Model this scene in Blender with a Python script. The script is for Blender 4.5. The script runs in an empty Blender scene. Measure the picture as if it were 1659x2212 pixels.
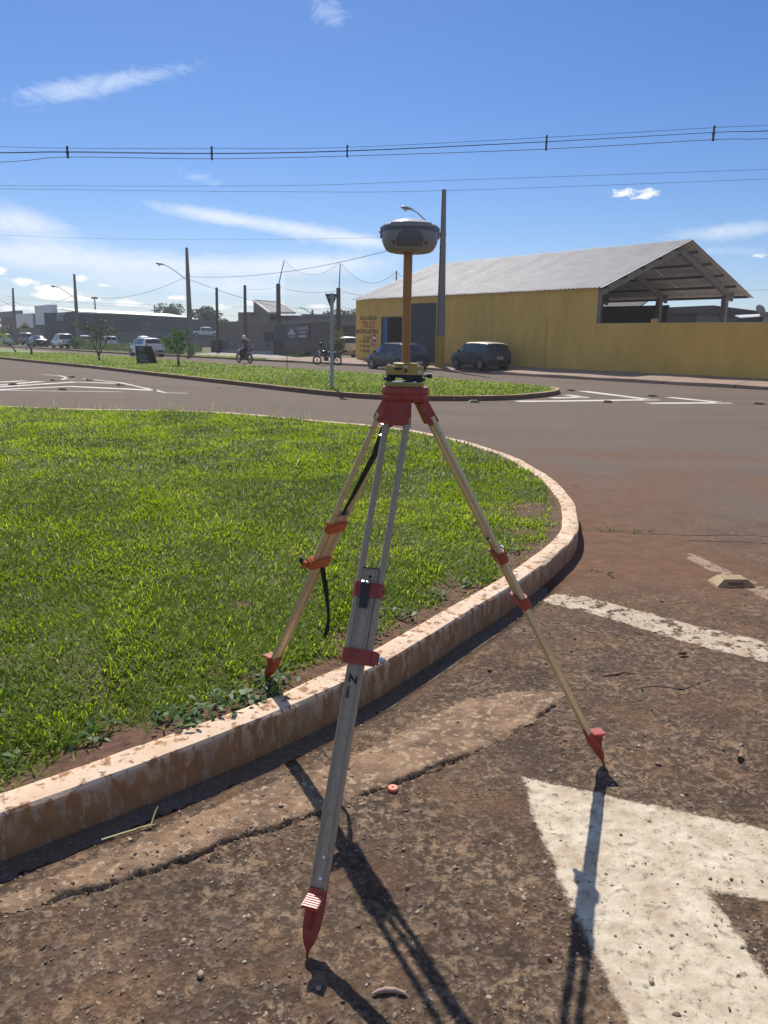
import bpy, math, random
import numpy as np
from mathutils import Vector, Matrix
from mathutils.geometry import tessellate_polygon
random.seed(7); rng = np.random.default_rng(11)
scene = bpy.context.scene
COL = scene.collection
rad = math.radians

# ---------------------------------------------------------------- camera
cam_d = bpy.data.cameras.new('camera'); cam = bpy.data.objects.new('camera', cam_d); COL.objects.link(cam)
cam_d.sensor_fit = 'VERTICAL'; cam_d.sensor_height = 24.0
cam_d.lens = 24.0 * 1598.0 / 2212.0
cam_d.clip_start = 0.05; cam_d.clip_end = 6000
cam.matrix_world = Matrix.Translation((0, 0, 1.6)) @ Matrix.Rotation(rad(90 - 13.06), 4, 'X') @ Matrix.Rotation(rad(1.0), 4, 'Z')
scene.camera = cam

# ---------------------------------------------------------------- light
SUN_AZ, SUN_EL = -12.5, 48.5
sdir = Vector((math.sin(rad(SUN_AZ)) * math.cos(rad(SUN_EL)), math.cos(rad(SUN_AZ)) * math.cos(rad(SUN_EL)), math.sin(rad(SUN_EL))))
sun_d = bpy.data.lights.new('sun', 'SUN'); sun_d.energy = 4.8; sun_d.angle = rad(0.53); sun_d.color = (1.0, 0.94, 0.84)
sun = bpy.data.objects.new('sun', sun_d); COL.objects.link(sun)
sun.rotation_euler = sdir.to_track_quat('Z', 'Y').to_euler(); sun.location = (-10, 30, 50)
scene.view_settings.view_transform = 'Standard'; scene.view_settings.look = 'None'
scene.view_settings.exposure = 0.12; scene.view_settings.gamma = 1.0; scene.view_settings.use_curve_mapping = False

world = bpy.data.worlds.new('World'); scene.world = world; world.use_nodes = True
wn = world.node_tree; wn.nodes.clear()
def WN(t, **kw):
    n = wn.nodes.new(t)
    for k, v in kw.items(): setattr(n, k, v)
    return n
def wmath(op, a, b=None, clamp=False):
    n = WN('ShaderNodeMath', operation=op, use_clamp=clamp)
    for i, v in enumerate((a, b)):
        if v is None: continue
        if isinstance(v, (int, float)): n.inputs[i].default_value = v
        else: wn.links.new(v, n.inputs[i])
    return n.outputs[0]
sky = WN('ShaderNodeTexSky', sky_type='NISHITA'); sky.sun_disc = False
sky.sun_elevation = rad(SUN_EL); sky.sun_rotation = rad(SUN_AZ)
sky.altitude = 300; sky.air_density = 1.0; sky.dust_density = 0.25; sky.ozone_density = 3.0
tc = WN('ShaderNodeTexCoord'); sx = WN('ShaderNodeSeparateXYZ'); wn.links.new(tc.outputs['Generated'], sx.inputs[0])
AZ = wmath('MULTIPLY', wmath('ARCTAN2', sx.outputs[0], sx.outputs[1]), 57.29578)   # degrees, + is east of north
EL = wmath('MULTIPLY', wmath('ARCSINE', sx.outputs[2]), 57.29578)
cmb = WN('ShaderNodeCombineXYZ'); wn.links.new(AZ, cmb.inputs[0]); wn.links.new(wmath('MULTIPLY', EL, 2.2), cmb.inputs[1])
def wnoise(scale, detail, rough, dist=0.0, off=0.0):
    n = WN('ShaderNodeTexNoise'); n.inputs['Scale'].default_value = scale; n.inputs['Detail'].default_value = detail
    n.inputs['Roughness'].default_value = rough; n.inputs['Distortion'].default_value = dist
    m = WN('ShaderNodeVectorMath', operation='ADD'); m.inputs[1].default_value = (off, off * .7, off * .3)
    wn.links.new(cmb.outputs[0], m.inputs[0]); wn.links.new(m.outputs[0], n.inputs['Vector'])
    return n.outputs['Fac']
n_fine = wnoise(0.85, 8, 0.62, 0.5); n_big = wnoise(0.10, 6, 0.62, 0.8, 31); n_str = wnoise(0.30, 8, 0.68, 2.2, 77)
def blob(az, el, ra, re, tilt=0.0):
    da = wmath('SUBTRACT', AZ, az); de = wmath('SUBTRACT', EL, el)
    ct, st = math.cos(rad(tilt)), math.sin(rad(tilt))
    u = wmath('DIVIDE', wmath('ADD', wmath('MULTIPLY', da, ct), wmath('MULTIPLY', de, st)), ra)
    v = wmath('DIVIDE', wmath('SUBTRACT', wmath('MULTIPLY', de, ct), wmath('MULTIPLY', da, st)), re)
    r2 = wmath('ADD', wmath('MULTIPLY', u, u), wmath('MULTIPLY', v, v))
    return wmath('POWER', 2.718, wmath('MULTIPLY', r2, -1.0))
def wsum(L):
    s = L[0]
    for x in L[1:]: s = wmath('ADD', s, x)
    return s
def cover(shape, noise, lo, gain, amp):
    """shape*gain pushed about by noise, then soft threshold"""
    x = wmath('ADD', shape, wmath('MULTIPLY', wmath('SUBTRACT', noise, 0.5), amp))
    return wmath('MULTIPLY', wmath('SUBTRACT', x, lo), gain, clamp=True)
#CLOUDS
cirrus_shape = wsum([wmath('MULTIPLY', blob(-21.5, 15.2, 4.2, .75, 14), .95), wmath('MULTIPLY', blob(-16.5, 16.6, 4.5, .55, 14), .62), wmath('MULTIPLY', blob(-4.4, 20.9, 1.8, 1.1, -15), .75),
                     wmath('MULTIPLY', blob(6.8, 21.6, 1.5, .4, 0), .45), wmath('MULTIPLY', blob(-13.3, 10.7, 2.4, .45, -14), .6)])
cirrus = wmath('MULTIPLY', cover(cirrus_shape, n_str, .37, .95, 1.8), .60, clamp=True)
mid_shape = wsum([wmath('MULTIPLY', blob(-25.5, 7.2, 4.2, 1.15, -8), 1.05), wmath('MULTIPLY', blob(-13.0, 8.35, 4.0, .50, -7), .95), wmath('MULTIPLY', blob(-6.0, 7.6, 5.2, .62, -8), 1.0), wmath('MULTIPLY', blob(-1.5, 7.0, 2.5, .35, -6), .6),
                  wmath('MULTIPLY', blob(-16.0, 4.8, 10, 1.05, 1), 1.0), wmath('MULTIPLY', blob(-5, 5.3, 5.5, .8, 3), .9), wmath('MULTIPLY', blob(-25, 5.2, 5, .8, 0), .8), wmath('MULTIPLY', blob(-10, 3.5, 12, .6, 0), .7), wmath('MULTIPLY', blob(24, 7.5, 5.5, .62, 3), .85),
                  wmath('MULTIPLY', blob(22.5, 6.2, 4.5, .4, 0), .5), wmath('MULTIPLY', blob(60, 9, 16, 3, 0), .8), wmath('MULTIPLY', blob(-70, 12, 20, 4, 5), .8),
                  wmath('MULTIPLY', blob(130, 14, 30, 5, 0), .8), wmath('MULTIPLY', blob(-140, 12, 30, 4, 0), .8), wmath('MULTIPLY', blob(170, 38, 40, 9, 0), .8), wmath('MULTIPLY', blob(80, 42, 30, 9, 0), .7)])
midc = wmath('MULTIPLY', cover(mid_shape, wmath('ADD', wmath('MULTIPLY', n_big, .5), wmath('MULTIPLY', n_str, .5)), .33, 1.25, 1.6), .86, clamp=True)
puff_shape = wsum([blob(16.1, 10.1, .8, .42, 6), blob(18.1, 10.05, 1.1, .5, 14), blob(-26.6, 4.1, .5, .4), blob(-25.4, 3.45, 1.1, .28), blob(-23.4, 3.0, 1.7, .42), blob(-21.7, 3.75, .7, .4), wmath('MULTIPLY', blob(-20.2, 3.4, .6, .16), .9),
                   blob(-22.5, 2.5, 2.4, .34), blob(-15.3, 2.75, 1.1, .26), blob(-18.5, 2.2, 1.6, .28), blob(-9.5, 2.6, 1.2, .28), blob(-12, 2.2, 1.2, .25), blob(-5.1, 2.35, 1.4, .3), wmath('MULTIPLY', blob(25.4, 5.9, .8, .3), .85), wmath('MULTIPLY', blob(23.4, 3.6, .9, .22), .8),
                   wmath('MULTIPLY', blob(-25, 1.6, 3, .4), .9), wmath('MULTIPLY', blob(-2, 1.4, 3, .35), .7)])
puff = cover(puff_shape, n_fine, .55, 3.2, 1.9)
g_n = WN('ShaderNodeTexNoise'); g_n.inputs['Scale'].default_value = 2.6; g_n.inputs['Detail'].default_value = 7; g_n.inputs['Roughness'].default_value = .62; g_n.inputs['Distortion'].default_value = .5; wn.links.new(tc.outputs['Generated'], g_n.inputs['Vector'])
away = wmath('MAXIMUM', wmath('MULTIPLY', wmath('SUBTRACT', EL, 25), .06, clamp=True), wmath('MULTIPLY', wmath('SUBTRACT', wmath('ABSOLUTE', AZ), 36), .04, clamp=True), clamp=True)
fill_clouds = wmath('MULTIPLY', wmath('MULTIPLY', wmath('MULTIPLY', wmath('SUBTRACT', g_n.outputs['Fac'], .42), 5.0, clamp=True), .34), wmath('MULTIPLY', away, wmath('MULTIPLY', EL, .2, clamp=True)), clamp=True)  # unseen cloud cover outside the view, added to whiten the shadow fill
horizon = wmath('MULTIPLY', wmath('POWER', 2.718, wmath('DIVIDE', wmath('MULTIPLY', EL, -1.0), 4.0)), .42, clamp=True)
def wmix(f, a, b):
    n = WN('ShaderNodeMix', data_type='RGBA')
    wn.links.new(f, n.inputs[0])
    for i, v in ((6, a), (7, b)):
        if isinstance(v, tuple): n.inputs[i].default_value = v
        else: wn.links.new(v, n.inputs[i])
    return n.outputs[2]
SKY_STR = 0.088
hsv = WN('ShaderNodeHueSaturation'); hsv.inputs['Saturation'].default_value = 1.25; hsv.inputs['Value'].default_value = 1.0
wn.links.new(sky.outputs[0], hsv.inputs['Color'])
tintn = WN('ShaderNodeMix', data_type='RGBA', blend_type='MULTIPLY'); tintn.inputs[0].default_value = 1.0; tintn.inputs[7].default_value = (.88, .90, 1.08, 1); wn.links.new(hsv.outputs[0], tintn.inputs[6])
col = tintn.outputs[2]
col = wmix(horizon, col, (5.6, 7.0, 9.3, 1))
col = wmix(fill_clouds, col, (9.0, 9.5, 10.3, 1))
col = wmix(cirrus, col, (9.4, 10.4, 11.8, 1))
col = wmix(midc, col, (8.8, 9.6, 10.8, 1))
col = wmix(puff, col, (10.8, 11.1, 11.4, 1))
bg = WN('ShaderNodeBackground'); bg.inputs['Strength'].default_value = SKY_STR; wn.links.new(col, bg.inputs['Color'])
wo = WN('ShaderNodeOutputWorld'); wn.links.new(bg.outputs[0], wo.inputs['Surface'])

# ---------------------------------------------------------------- materials
MATS = {}
def _set(n, k, v): n.inputs[k].default_value = v
def mat(name, col, rough=.6, metal=0.0, col2=None, nscale=8.0, ndetail=5, lo=.35, hi=.65, bump=0.0, bscale=40.0, bdist=.01, spec=.5, coord='Object', stretch=(1, 1, 1), col3=None, n3=1.0, lo3=.5, hi3=.6, trans=None, alpha=None, emit=None):
    if name in MATS: return MATS[name]
    m = bpy.data.materials.new(name); m.use_nodes = True; nt = m.node_tree
    b = nt.nodes['Principled BSDF']; _set(b, 'Base Color', (*col, 1)); _set(b, 'Roughness', rough); _set(b, 'Metallic', metal); _set(b, 'Specular IOR Level', spec)
    tcn = nt.nodes.new('ShaderNodeTexCoord'); mp = nt.nodes.new('ShaderNodeMapping'); mp.inputs['Scale'].default_value = stretch
    if coord == 'World':
        g = nt.nodes.new('ShaderNodeNewGeometry'); nt.links.new(g.outputs['Position'], mp.inputs[0])
    else: nt.links.new(tcn.outputs[coord], mp.inputs[0])
    def noise(sc, d):
        n = nt.nodes.new('ShaderNodeTexNoise'); _set(n, 'Scale', sc); _set(n, 'Detail', d); _set(n, 'Roughness', .6); nt.links.new(mp.outputs[0], n.inputs['Vector']); return n.outputs['Fac']
    def ramp(f, a, c):
        r = nt.nodes.new('ShaderNodeMapRange'); _set(r, 'From Min', a); _set(r, 'From Max', c); nt.links.new(f, r.inputs[0]); return r.outputs[0]
    def mix(f, a, c):
        x = nt.nodes.new('ShaderNodeMix'); x.data_type = 'RGBA'; nt.links.new(f, x.inputs[0])
        for i, v in ((6, a), (7, c)):
            if isinstance(v, tuple): x.inputs[i].default_value = (*v, 1)
            else: nt.links.new(v, x.inputs[i])
        return x.outputs[2]
    cur = None
    if col2: cur = mix(ramp(noise(nscale, ndetail), lo, hi), col, col2)
    if col3: cur = mix(ramp(noise(n3, 6), lo3, hi3), cur if cur else col, col3)
    if cur: nt.links.new(cur, b.inputs['Base Color'])
    if bump:
        bn = nt.nodes.new('ShaderNodeBump'); _set(bn, 'Strength', bump); _set(bn, 'Distance', bdist); nt.links.new(noise(bscale, 6), bn.inputs['Height']); nt.links.new(bn.outputs[0], b.inputs['Normal'])
    if trans: _set(b, 'Transmission Weight', trans)
    MATS[name] = m; return m

red = mat('red_cast', (.27, .030, .019), .48, col2=(.35, .056, .030), col3=(.42, .20, .13), n3=55, lo3=.64, hi3=.72, nscale=30, bump=.15, bscale=300, bdist=.001)
red_ridge = mat('red_ridge', (.55, .06, .05), .35); ridge_top = mat('ridge_glint', (.62, .22, .18), .35)  # second red: glint on the pedal ridges painted as a paler colour
orange_cast = mat('orange_cast', (.42, .085, .02), .5, col2=(.5, .12, .04), nscale=40)
alu_shaded = mat('aluminium', (.42, .33, .235), .5, .3, col2=(.33, .26, .18), nscale=14, stretch=(8, 8, .6), col3=(.30, .24, .17), n3=3.0, lo3=.62, hi3=.8, bump=.06, bscale=200, bdist=.0006)
alu_lit = mat('aluminium_lit', (.68, .57, .37), .45, .6, col2=(.56, .46, .30), nscale=14, stretch=(8, 8, .6), col3=(.34, .25, .14), n3=3.0, lo3=.64, hi3=.82)  # same aluminium as the front leg, sunlit tone put into the colour
steel = mat('steel', (.6, .6, .6), .25, 1.0)
blackp = mat('black_plastic', (.012, .013, .013), .4)
webbing = mat('webbing', (.012, .018, .012), .85, bump=.3, bscale=400, bdist=.001)
tri_yellow = mat('tribrach_yellow', (.36, .27, .06), .45, col2=(.42, .32, .09), nscale=20, bump=.08, bscale=400, bdist=.0006)
rod_orange = mat('rod_orange', (.39, .175, .045), .38, col2=(.33, .14, .035), nscale=9, stretch=(6, 6, 1), col3=(.30, .13, .06), n3=14, lo3=.66, hi3=.8)
rec_grey = mat('receiver_grey', (.27, .268, .285), .4, col2=(.225, .223, .235), nscale=12)
rec_white = mat('receiver_white', (.74, .70, .66), .22)
rec_band = mat('receiver_band', (.135, .132, .135), .45)
rec_display = mat('receiver_display', (.125, .13, .145), .35)
white_print = mat('white_print', (.75, .75, .73), .6)
black_print = mat('black_print', (.016, .015, .02), .6)
red_print = mat('red_print', (.24, .07, .075), .6)

# ---------------------------------------------------------------- mesh helpers
def link(o, parent=None):
    COL.objects.link(o)
    if parent is not None: o.parent = parent
    return o
def tag(o, label=None, cat=None, group=None, kind=None):
    if label: o['label'] = label
    if cat: o['category'] = cat
    if group: o['group'] = group
    if kind: o['kind'] = kind
    return o
def empty(name, loc=(0, 0, 0), rz=0.0, label=None, cat=None, group=None):
    o = bpy.data.objects.new(name, None); o.empty_display_size = .1; COL.objects.link(o)
    o.location = loc; o.rotation_euler = (0, 0, rz)
    return tag(o, label, cat, group)
def frame(o, z):
    """matrix with local z along z through o"""
    q = Vector(z).to_track_quat('Z', 'Y'); return Matrix.Translation(o) @ q.to_matrix().to_4x4()
class MB:
    def __init__(s): s.v = []; s.f = []; s.m = []
    def add(s, vs, fs, mi=0, M=None):
        o = len(s.v)
        s.v += [tuple(M @ Vector(p)) for p in vs] if M is not None else [tuple(p) for p in vs]
        s.f += [tuple(i + o for i in f) for f in fs]; s.m += [mi] * len(fs); return s
    def box(s, c, d, M=None, mi=0, taper=1.0, ty=None):
        x, y, z = (d[0] / 2, d[1] / 2, d[2] / 2); ty = taper if ty is None else ty; cx, cy, cz = c
        vs = [(cx - x, cy - y, cz - z), (cx + x, cy - y, cz - z), (cx + x, cy + y, cz - z), (cx - x, cy + y, cz - z),
              (cx - x * taper, cy - y * ty, cz + z), (cx + x * taper, cy - y * ty, cz + z), (cx + x * taper, cy + y * ty, cz + z), (cx - x * taper, cy + y * ty, cz + z)]
        return s.add(vs, [(3, 2, 1, 0), (4, 5, 6, 7), (0, 1, 5, 4), (1, 2, 6, 5), (2, 3, 7, 6), (3, 0, 4, 7)], mi, M)
    def bbox(s, c, d, b, M=None, mi=0):
        """box with all edges along local z chamfered"""
        x, y = d[0] / 2, d[1] / 2
        P = [(-x + b, -y), (x - b, -y), (x, -y + b), (x, y - b), (x - b, y), (-x + b, y), (-x, y - b), (-x, -y + b)]
        return s.prism([(c[0] + a, c[1] + q) for a, q in P], c[2] - d[2] / 2, c[2] + d[2] / 2, M, mi)
    def prism(s, P, z0, z1, M=None, mi=0, inset=None):
        n = len(P); vs = [(x, y, z0) for x, y in P] + [(x, y, z1) for x, y in P]
        return s.add(vs, [tuple(range(n - 1, -1, -1)), tuple(range(n, 2 * n))] + [(i, (i + 1) % n, n + (i + 1) % n, n + i) for i in range(n)], mi, M)
    def lathe(s, prof, n=24, M=None, mi=0, cap=True):
        vs = []; fs = []
        for r, z in prof:
            for k in range(n): a = 2 * math.pi * k / n; vs.append((r * math.cos(a), r * math.sin(a), z))
        for i in range(len(prof) - 1):
            for k in range(n): k2 = (k + 1) % n; fs.append((i * n + k, i * n + k2, (i + 1) * n + k2, (i + 1) * n + k))
        if cap: fs += [tuple(range(n - 1, -1, -1)), tuple(range((len(prof) - 1) * n, len(prof) * n))]
        return s.add(vs, fs, mi, M)
    def cyl(s, a, b, r, n=12, mi=0, r2=None):
        a = Vector(a); b = Vector(b); return s.lathe([(r, 0), (r if r2 is None else r2, (b - a).length)], n, frame(a, b - a), mi)
    def tube(s, P, r, n=8, mi=0, caps=True):
        P = [Vector(p) for p in P]; R = r if isinstance(r, (list, tuple)) else [r] * len(P); vs = []; fs = []; up = Vector((0, 0, 1))
        t0 = (P[1] - P[0]).normalized(); x = t0.orthogonal().normalized()
        for i, p in enumerate(P):
            t = (P[min(i + 1, len(P) - 1)] - P[max(i - 1, 0)]).normalized(); x = (x - t * x.dot(t)); x = x.normalized() if x.length > 1e-6 else t.orthogonal().normalized(); y = t.cross(x)
            for k in range(n): a = 2 * math.pi * k / n; vs.append(p + (x * math.cos(a) + y * math.sin(a)) * R[i])
        for i in range(len(P) - 1):
            for k in range(n): k2 = (k + 1) % n; fs.append((i * n + k, i * n + k2, (i + 1) * n + k2, (i + 1) * n + k))
        if caps: fs += [tuple(range(n - 1, -1, -1)), tuple(range((len(P) - 1) * n, len(P) * n))]
        return s.add(vs, fs, mi)
    def build(s, name, mats, parent=None, smooth=None, loc=None):
        me = bpy.data.meshes.new(name); me.from_pydata(s.v, [], s.f)
        for m in (mats if isinstance(mats, (list, tuple)) else [mats]): me.materials.append(m)
        if len(me.materials) > 1: me.polygons.foreach_set('material_index', s.m)
        if smooth is not None:
            me.polygons.foreach_set('use_smooth', [True] * len(me.polygons)); me.set_sharp_from_angle(angle=rad(smooth))
        me.update(); o = bpy.data.objects.new(name, me)
        if loc is not None: o.location = loc
        return link(o, parent)
def npmesh(name, V, F, mats, parent=None, attrs=None, smooth=False):
    """V (n,3), F (m,k) uniform face size"""
    me = bpy.data.meshes.new(name); V = np.asarray(V, np.float32); F = np.asarray(F, np.int32); m, k = F.shape
    me.vertices.add(len(V)); me.vertices.foreach_set('co', V.ravel())
    me.loops.add(m * k); me.loops.foreach_set('vertex_index', F.ravel())
    me.polygons.add(m); me.polygons.foreach_set('loop_start', np.arange(0, m * k, k, dtype=np.int32)); me.polygons.foreach_set('loop_total', np.full(m, k, np.int32))
    if smooth: me.polygons.foreach_set('use_smooth', np.ones(m, bool))
    for a, val in (attrs or {}).items():
        at = me.attributes.new(a, 'FLOAT', 'POINT'); at.data.foreach_set('value', np.asarray(val, np.float32))
    for mm in (mats if isinstance(mats, (list, tuple)) else [mats]): me.materials.append(mm)
    me.update(calc_edges=True); me.validate()
    return link(bpy.data.objects.new(name, me), parent)
def mirror_copy(o, parent, loc=None, rz=None):
    c = o.copy(); COL.objects.link(c); c.parent = parent
    if loc is not None: c.location = loc
    if rz is not None: c.rotation_euler.z = rz
    return c
def text(s, name, size, M, m, parent=None, ext=.002, shear=0.0, align='LEFT', sx=1.0, bold=0.0):
    cu = bpy.data.curves.new(name, 'FONT'); cu.body = s; cu.size = size; cu.extrude = ext; cu.shear = shear; cu.align_x = align; cu.offset = bold; cu.resolution_u = 3
    cu.materials.append(m); o = bpy.data.objects.new(name, cu); link(o, parent)
    bpy.context.view_layer.update(); me = bpy.data.meshes.new_from_object(o.evaluated_get(bpy.context.evaluated_depsgraph_get())); bpy.data.objects.remove(o); bpy.data.curves.remove(cu)
    me.name = name; o = link(bpy.data.objects.new(name, me), parent); o.matrix_local = M @ Matrix.Diagonal((sx, 1, 1, 1)); return o
# value noise
def hsh(ix, iy, sd):
    h = (ix.astype(np.int64) * 374761393 + iy.astype(np.int64) * 668265263 + sd * 974711) & 0x7fffffff
    h = ((h ^ (h >> 13)) * 1274126177) & 0x7fffffff
    return ((h ^ (h >> 16)) & 0xffff) / 65535.0
def vn(x, y, sc, sd=0):
    x = np.asarray(x) * sc; y = np.asarray(y) * sc; ix = np.floor(x); iy = np.floor(y); fx = x - ix; fy = y - iy
    fx = fx * fx * (3 - 2 * fx); fy = fy * fy * (3 - 2 * fy)
    a = hsh(ix, iy, sd); b = hsh(ix + 1, iy, sd); c = hsh(ix, iy + 1, sd); d = hsh(ix + 1, iy + 1, sd)
    return (a * (1 - fx) + b * fx) * (1 - fy) + (c * (1 - fx) + d * fx) * fy
def fbm(x, y, sc, oct=4, sd=0):
    s = 0; a = .5
    for i in range(oct): s = s + a * vn(x, y, sc * 2 ** i, sd + i * 17); a *= .5
    return s / (1 - .5 ** oct)
def inpoly(x, y, P):
    P = np.asarray(P); r = np.zeros(np.shape(x), bool); j = len(P) - 1
    for i in range(len(P)):
        xi, yi = P[i]; xj, yj = P[j]
        if yi != yj: r ^= ((yi > y) != (yj > y)) & (x < (xj - xi) * (y - yi) / (yj - yi) + xi)
        j = i
    return r
def dpoly(x, y, P, closed=True):
    P = np.asarray(P, float); d = np.full(np.shape(x), 1e9); n = len(P)
    for i in range(n if closed else n - 1):
        a = P[i]; b = P[(i + 1) % n]; e = b - a; L = e @ e
        t = np.clip(((x - a[0]) * e[0] + (y - a[1]) * e[1]) / L, 0, 1); d = np.minimum(d, np.hypot(x - a[0] - t * e[0], y - a[1] - t * e[1]))
    return d
def sdpoly(x, y, P): return np.where(inpoly(x, y, P), 1, -1) * dpoly(x, y, P)
def sst(a, b, x): t = np.clip((x - a) / (b - a), 0, 1); return t * t * (3 - 2 * t)
def spline(P, step):
    P = [Vector((*p, 0)) for p in P]; P = [P[0] * 2 - P[1]] + P + [P[-1] * 2 - P[-2]]; out = []
    for i in range(1, len(P) - 2):
        n = max(1, int((P[i + 1] - P[i]).length / step))
        for k in range(n):
            t = k / n; a, b, c, d = P[i - 1:i + 3]
            out.append(.5 * ((2 * b) + (c - a) * t + (2 * a - 5 * b + 4 * c - d) * t * t + (3 * b - a - 3 * c + d) * t ** 3))
    out.append(P[-2]); return [(p.x, p.y) for p in out]
def offset(P, d):
    out = []
    for i, p in enumerate(P):
        a = P[max(i - 1, 0)]; b = P[min(i + 1, len(P) - 1)]; tx, ty = b[0] - a[0], b[1] - a[1]; L = math.hypot(tx, ty) or 1
        out.append((p[0] - ty / L * d, p[1] + tx / L * d))
    return out
def sheet(name, P, z, m, kind='structure', parent=None):
    tri = tessellate_polygon([[Vector((x, y, 0)) for x, y in P]])
    mb = MB(); fs = []
    for t in tri:
        a, b, c = (P[i] for i in t)
        fs.append(tuple(t) if (b[0] - a[0]) * (c[1] - a[1]) - (b[1] - a[1]) * (c[0] - a[0]) > 0 else tuple(reversed(t)))
    mb.add([(x, y, z) for x, y in P], fs); o = mb.build(name, m, parent)
    if kind: o['kind'] = kind
    return o
# ================================================================ GROUND
KERB_H = .15
isl = [(-6.0, -1.6), (-4.2, -.55), (-3.0, .42), (-2.1, 1.22), (-1.6, 1.65), (-1.18, 2.005), (-.72, 2.40), (-.30, 2.80), (.06, 3.24), (.47, 3.84), (.85, 4.40), (1.18, 4.95), (1.42, 5.40), (1.575, 5.80),
       (1.71, 6.38), (1.80, 6.9), (1.86, 7.95), (1.80, 8.7), (1.73, 9.4), (1.60, 9.93), (1.37, 10.65), (1.1, 11.28), (.5, 12.3), (-.28, 13.05), (-.95, 13.45), (-2.58, 14.52), (-3.73, 14.98), (-5.0, 15.05), (-6.4, 15.05), (-8, 15.4), (-12, 16.2), (-22, 16.8)]
ISL = spline(isl, .055)
ISL_IN = offset(ISL, .135)
ISL_POLY = ISL[::4] + [(-22, -1.6)]
INN_POLY = ISL_IN[::4] + [(-22, -1.6)]
GUT = [(-1.109, 1.759), (-1.066, 1.777), (-.842, 1.873), (-.74, 1.938), (-.603, 2.005), (-.506, 2.095), (-.425, 2.141), (-.338, 2.174), (-.206, 2.265), (-.097, 2.34), (.053, 2.438), (.177, 2.523), (.328, 2.624), (.539, 2.799), (.736, 3.003), (.872, 3.185)]
GUT_UP = [(.886, 3.242), (.609, 3.231), (.38, 3.143), (.244, 3.02), (.10, 2.86), (-.10, 2.66), (-.31, 2.52), (-.48, 2.40), (-.80, 2.13), (-.98, 1.965), (-1.13, 1.84), (-1.55, 1.45), (-2.05, 1.0), (-2.95, .18)]
GUT_POLY = [(-2.85, -.05), (-1.95, .80), (-1.45, 1.30)] + GUT + GUT_UP
def hroad(x, y):
    near = 1 - sst(4.5, 9, np.hypot(x, y))
    h = (fbm(x, y, 1.3, 3, 1) - .5) * .016 + near * ((fbm(x, y, 14, 3, 5) - .5) * .007 + np.maximum(0, vn(x, y, 46, 9) - .62) * .014 + np.maximum(0, vn(x, y, 85, 19) - .6) * .006)
    crk = dpoly(x, y, GUT, False) + (vn(x, y, 30, 3) - .5) * .016 + (vn(x, y, 9, 4) - .5) * .03
    w = .003 + .005 * vn(x, y, 3, 8)
    dk = dpoly(x, y, ISL[::6], False)
    return h - .022 * (1 - sst(w * .6, w * 1.5, np.abs(crk))) - .022 * (1 - sst(.05, .16, dk)) * (1 - sst(4.4, 5.4, y))
GX0, GX1, GY0, GY1 = -3.2, 2.9, .6, 3.45
def grid(x0, x1, y0, y1, st):
    xs = np.arange(x0, x1 + st * .5, st); ys = np.arange(y0, y1 + st * .5, st); X, Y = np.meshgrid(xs, ys); return X, Y
def cells(keep):
    """faces of a grid whose four corners are kept; returns compact index map"""
    ny, nx = keep.shape; k = keep[:-1, :-1] & keep[1:, :-1] & keep[:-1, 1:] & keep[1:, 1:]
    j, i = np.nonzero(k); a = j * nx + i; F = np.stack([a, a + 1, a + nx + 1, a + nx], 1)
    u, inv = np.unique(F, return_inverse=True); return u, inv.reshape(F.shape)
def kerb_shade_attr(x, y):  # mask for painted shade along the kerb foot, widening the kerb's shadow
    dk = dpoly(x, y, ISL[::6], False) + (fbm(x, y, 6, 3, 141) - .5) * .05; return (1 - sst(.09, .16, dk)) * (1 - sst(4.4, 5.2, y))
def near_attr(x, y): return 1 - sst(4.6, 9.5, np.hypot(x * .8, y) + (fbm(x, y, .7, 3, 21) - .5) * 3)
def dust_attr(x, y):
    dk = dpoly(x, y, ISL[::6], False); n = fbm(x, y, 1.1, 5, 33); nf = fbm(x, y, 5, 4, 35)
    a = np.exp(-(dk / (.55 + .3 * n)) ** 2) * sst(4.0, 5.0, y) * (1 - sst(9.5, 12.5, y)) * 1.1
    b = np.exp(-(((x - 1.9) / .85) ** 2 + ((y - 5.7) / 1.2) ** 2)) * 1.7
    c = np.exp(-(((x - 2.1 - (y - 7) * .65) / .8) ** 2)) * sst(5.6, 7, y) * (1 - sst(8.5, 10.8, y)) * .75
    e = np.exp(-(dk / .10) ** 2) * .8 + .45 * sst(.4, .62, n) * sst(4.6, 6.5, y) * sst(1.6, 2.6, x)
    d = np.clip(np.maximum.reduce([a, b, c, e]) * (.55 + .9 * n) + (nf - .5) * .35 * (a + b > .08), 0, 1); return d
def road_patch(x0, x1, y0, y1, st):
    X, Y = grid(x0, x1, y0, y1, st); s = sdpoly(X, Y, ISL_POLY); u, F = cells(s < .07)
    x = X.ravel()[u]; y = Y.ravel()[u]
    edge = np.minimum.reduce([x - GX0, y - GY0, 5.6 - x, 11.6 - y]); return x, y, hroad(x, y) - .010 * (1 - sst(0, .5, edge)), F
x1_, y1_, z1_, F1 = road_patch(GX0, GX1, GY0, GY1, .0095)
x2_, y2_, z2_, F2 = road_patch(-.4, 5.6, GY1 - .004, 11.6, .03)
xa_, ya_, za_, F3 = road_patch(GX1 - .004, 5.6, GY0, GY1, .05)
X_ = np.concatenate([x1_, x2_, xa_]); Y_ = np.concatenate([y1_, y2_, ya_]); Z_ = np.concatenate([z1_, z2_, za_])
F_ = np.concatenate([F1, F2 + len(x1_), F3 + len(x1_) + len(x2_)])

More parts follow.
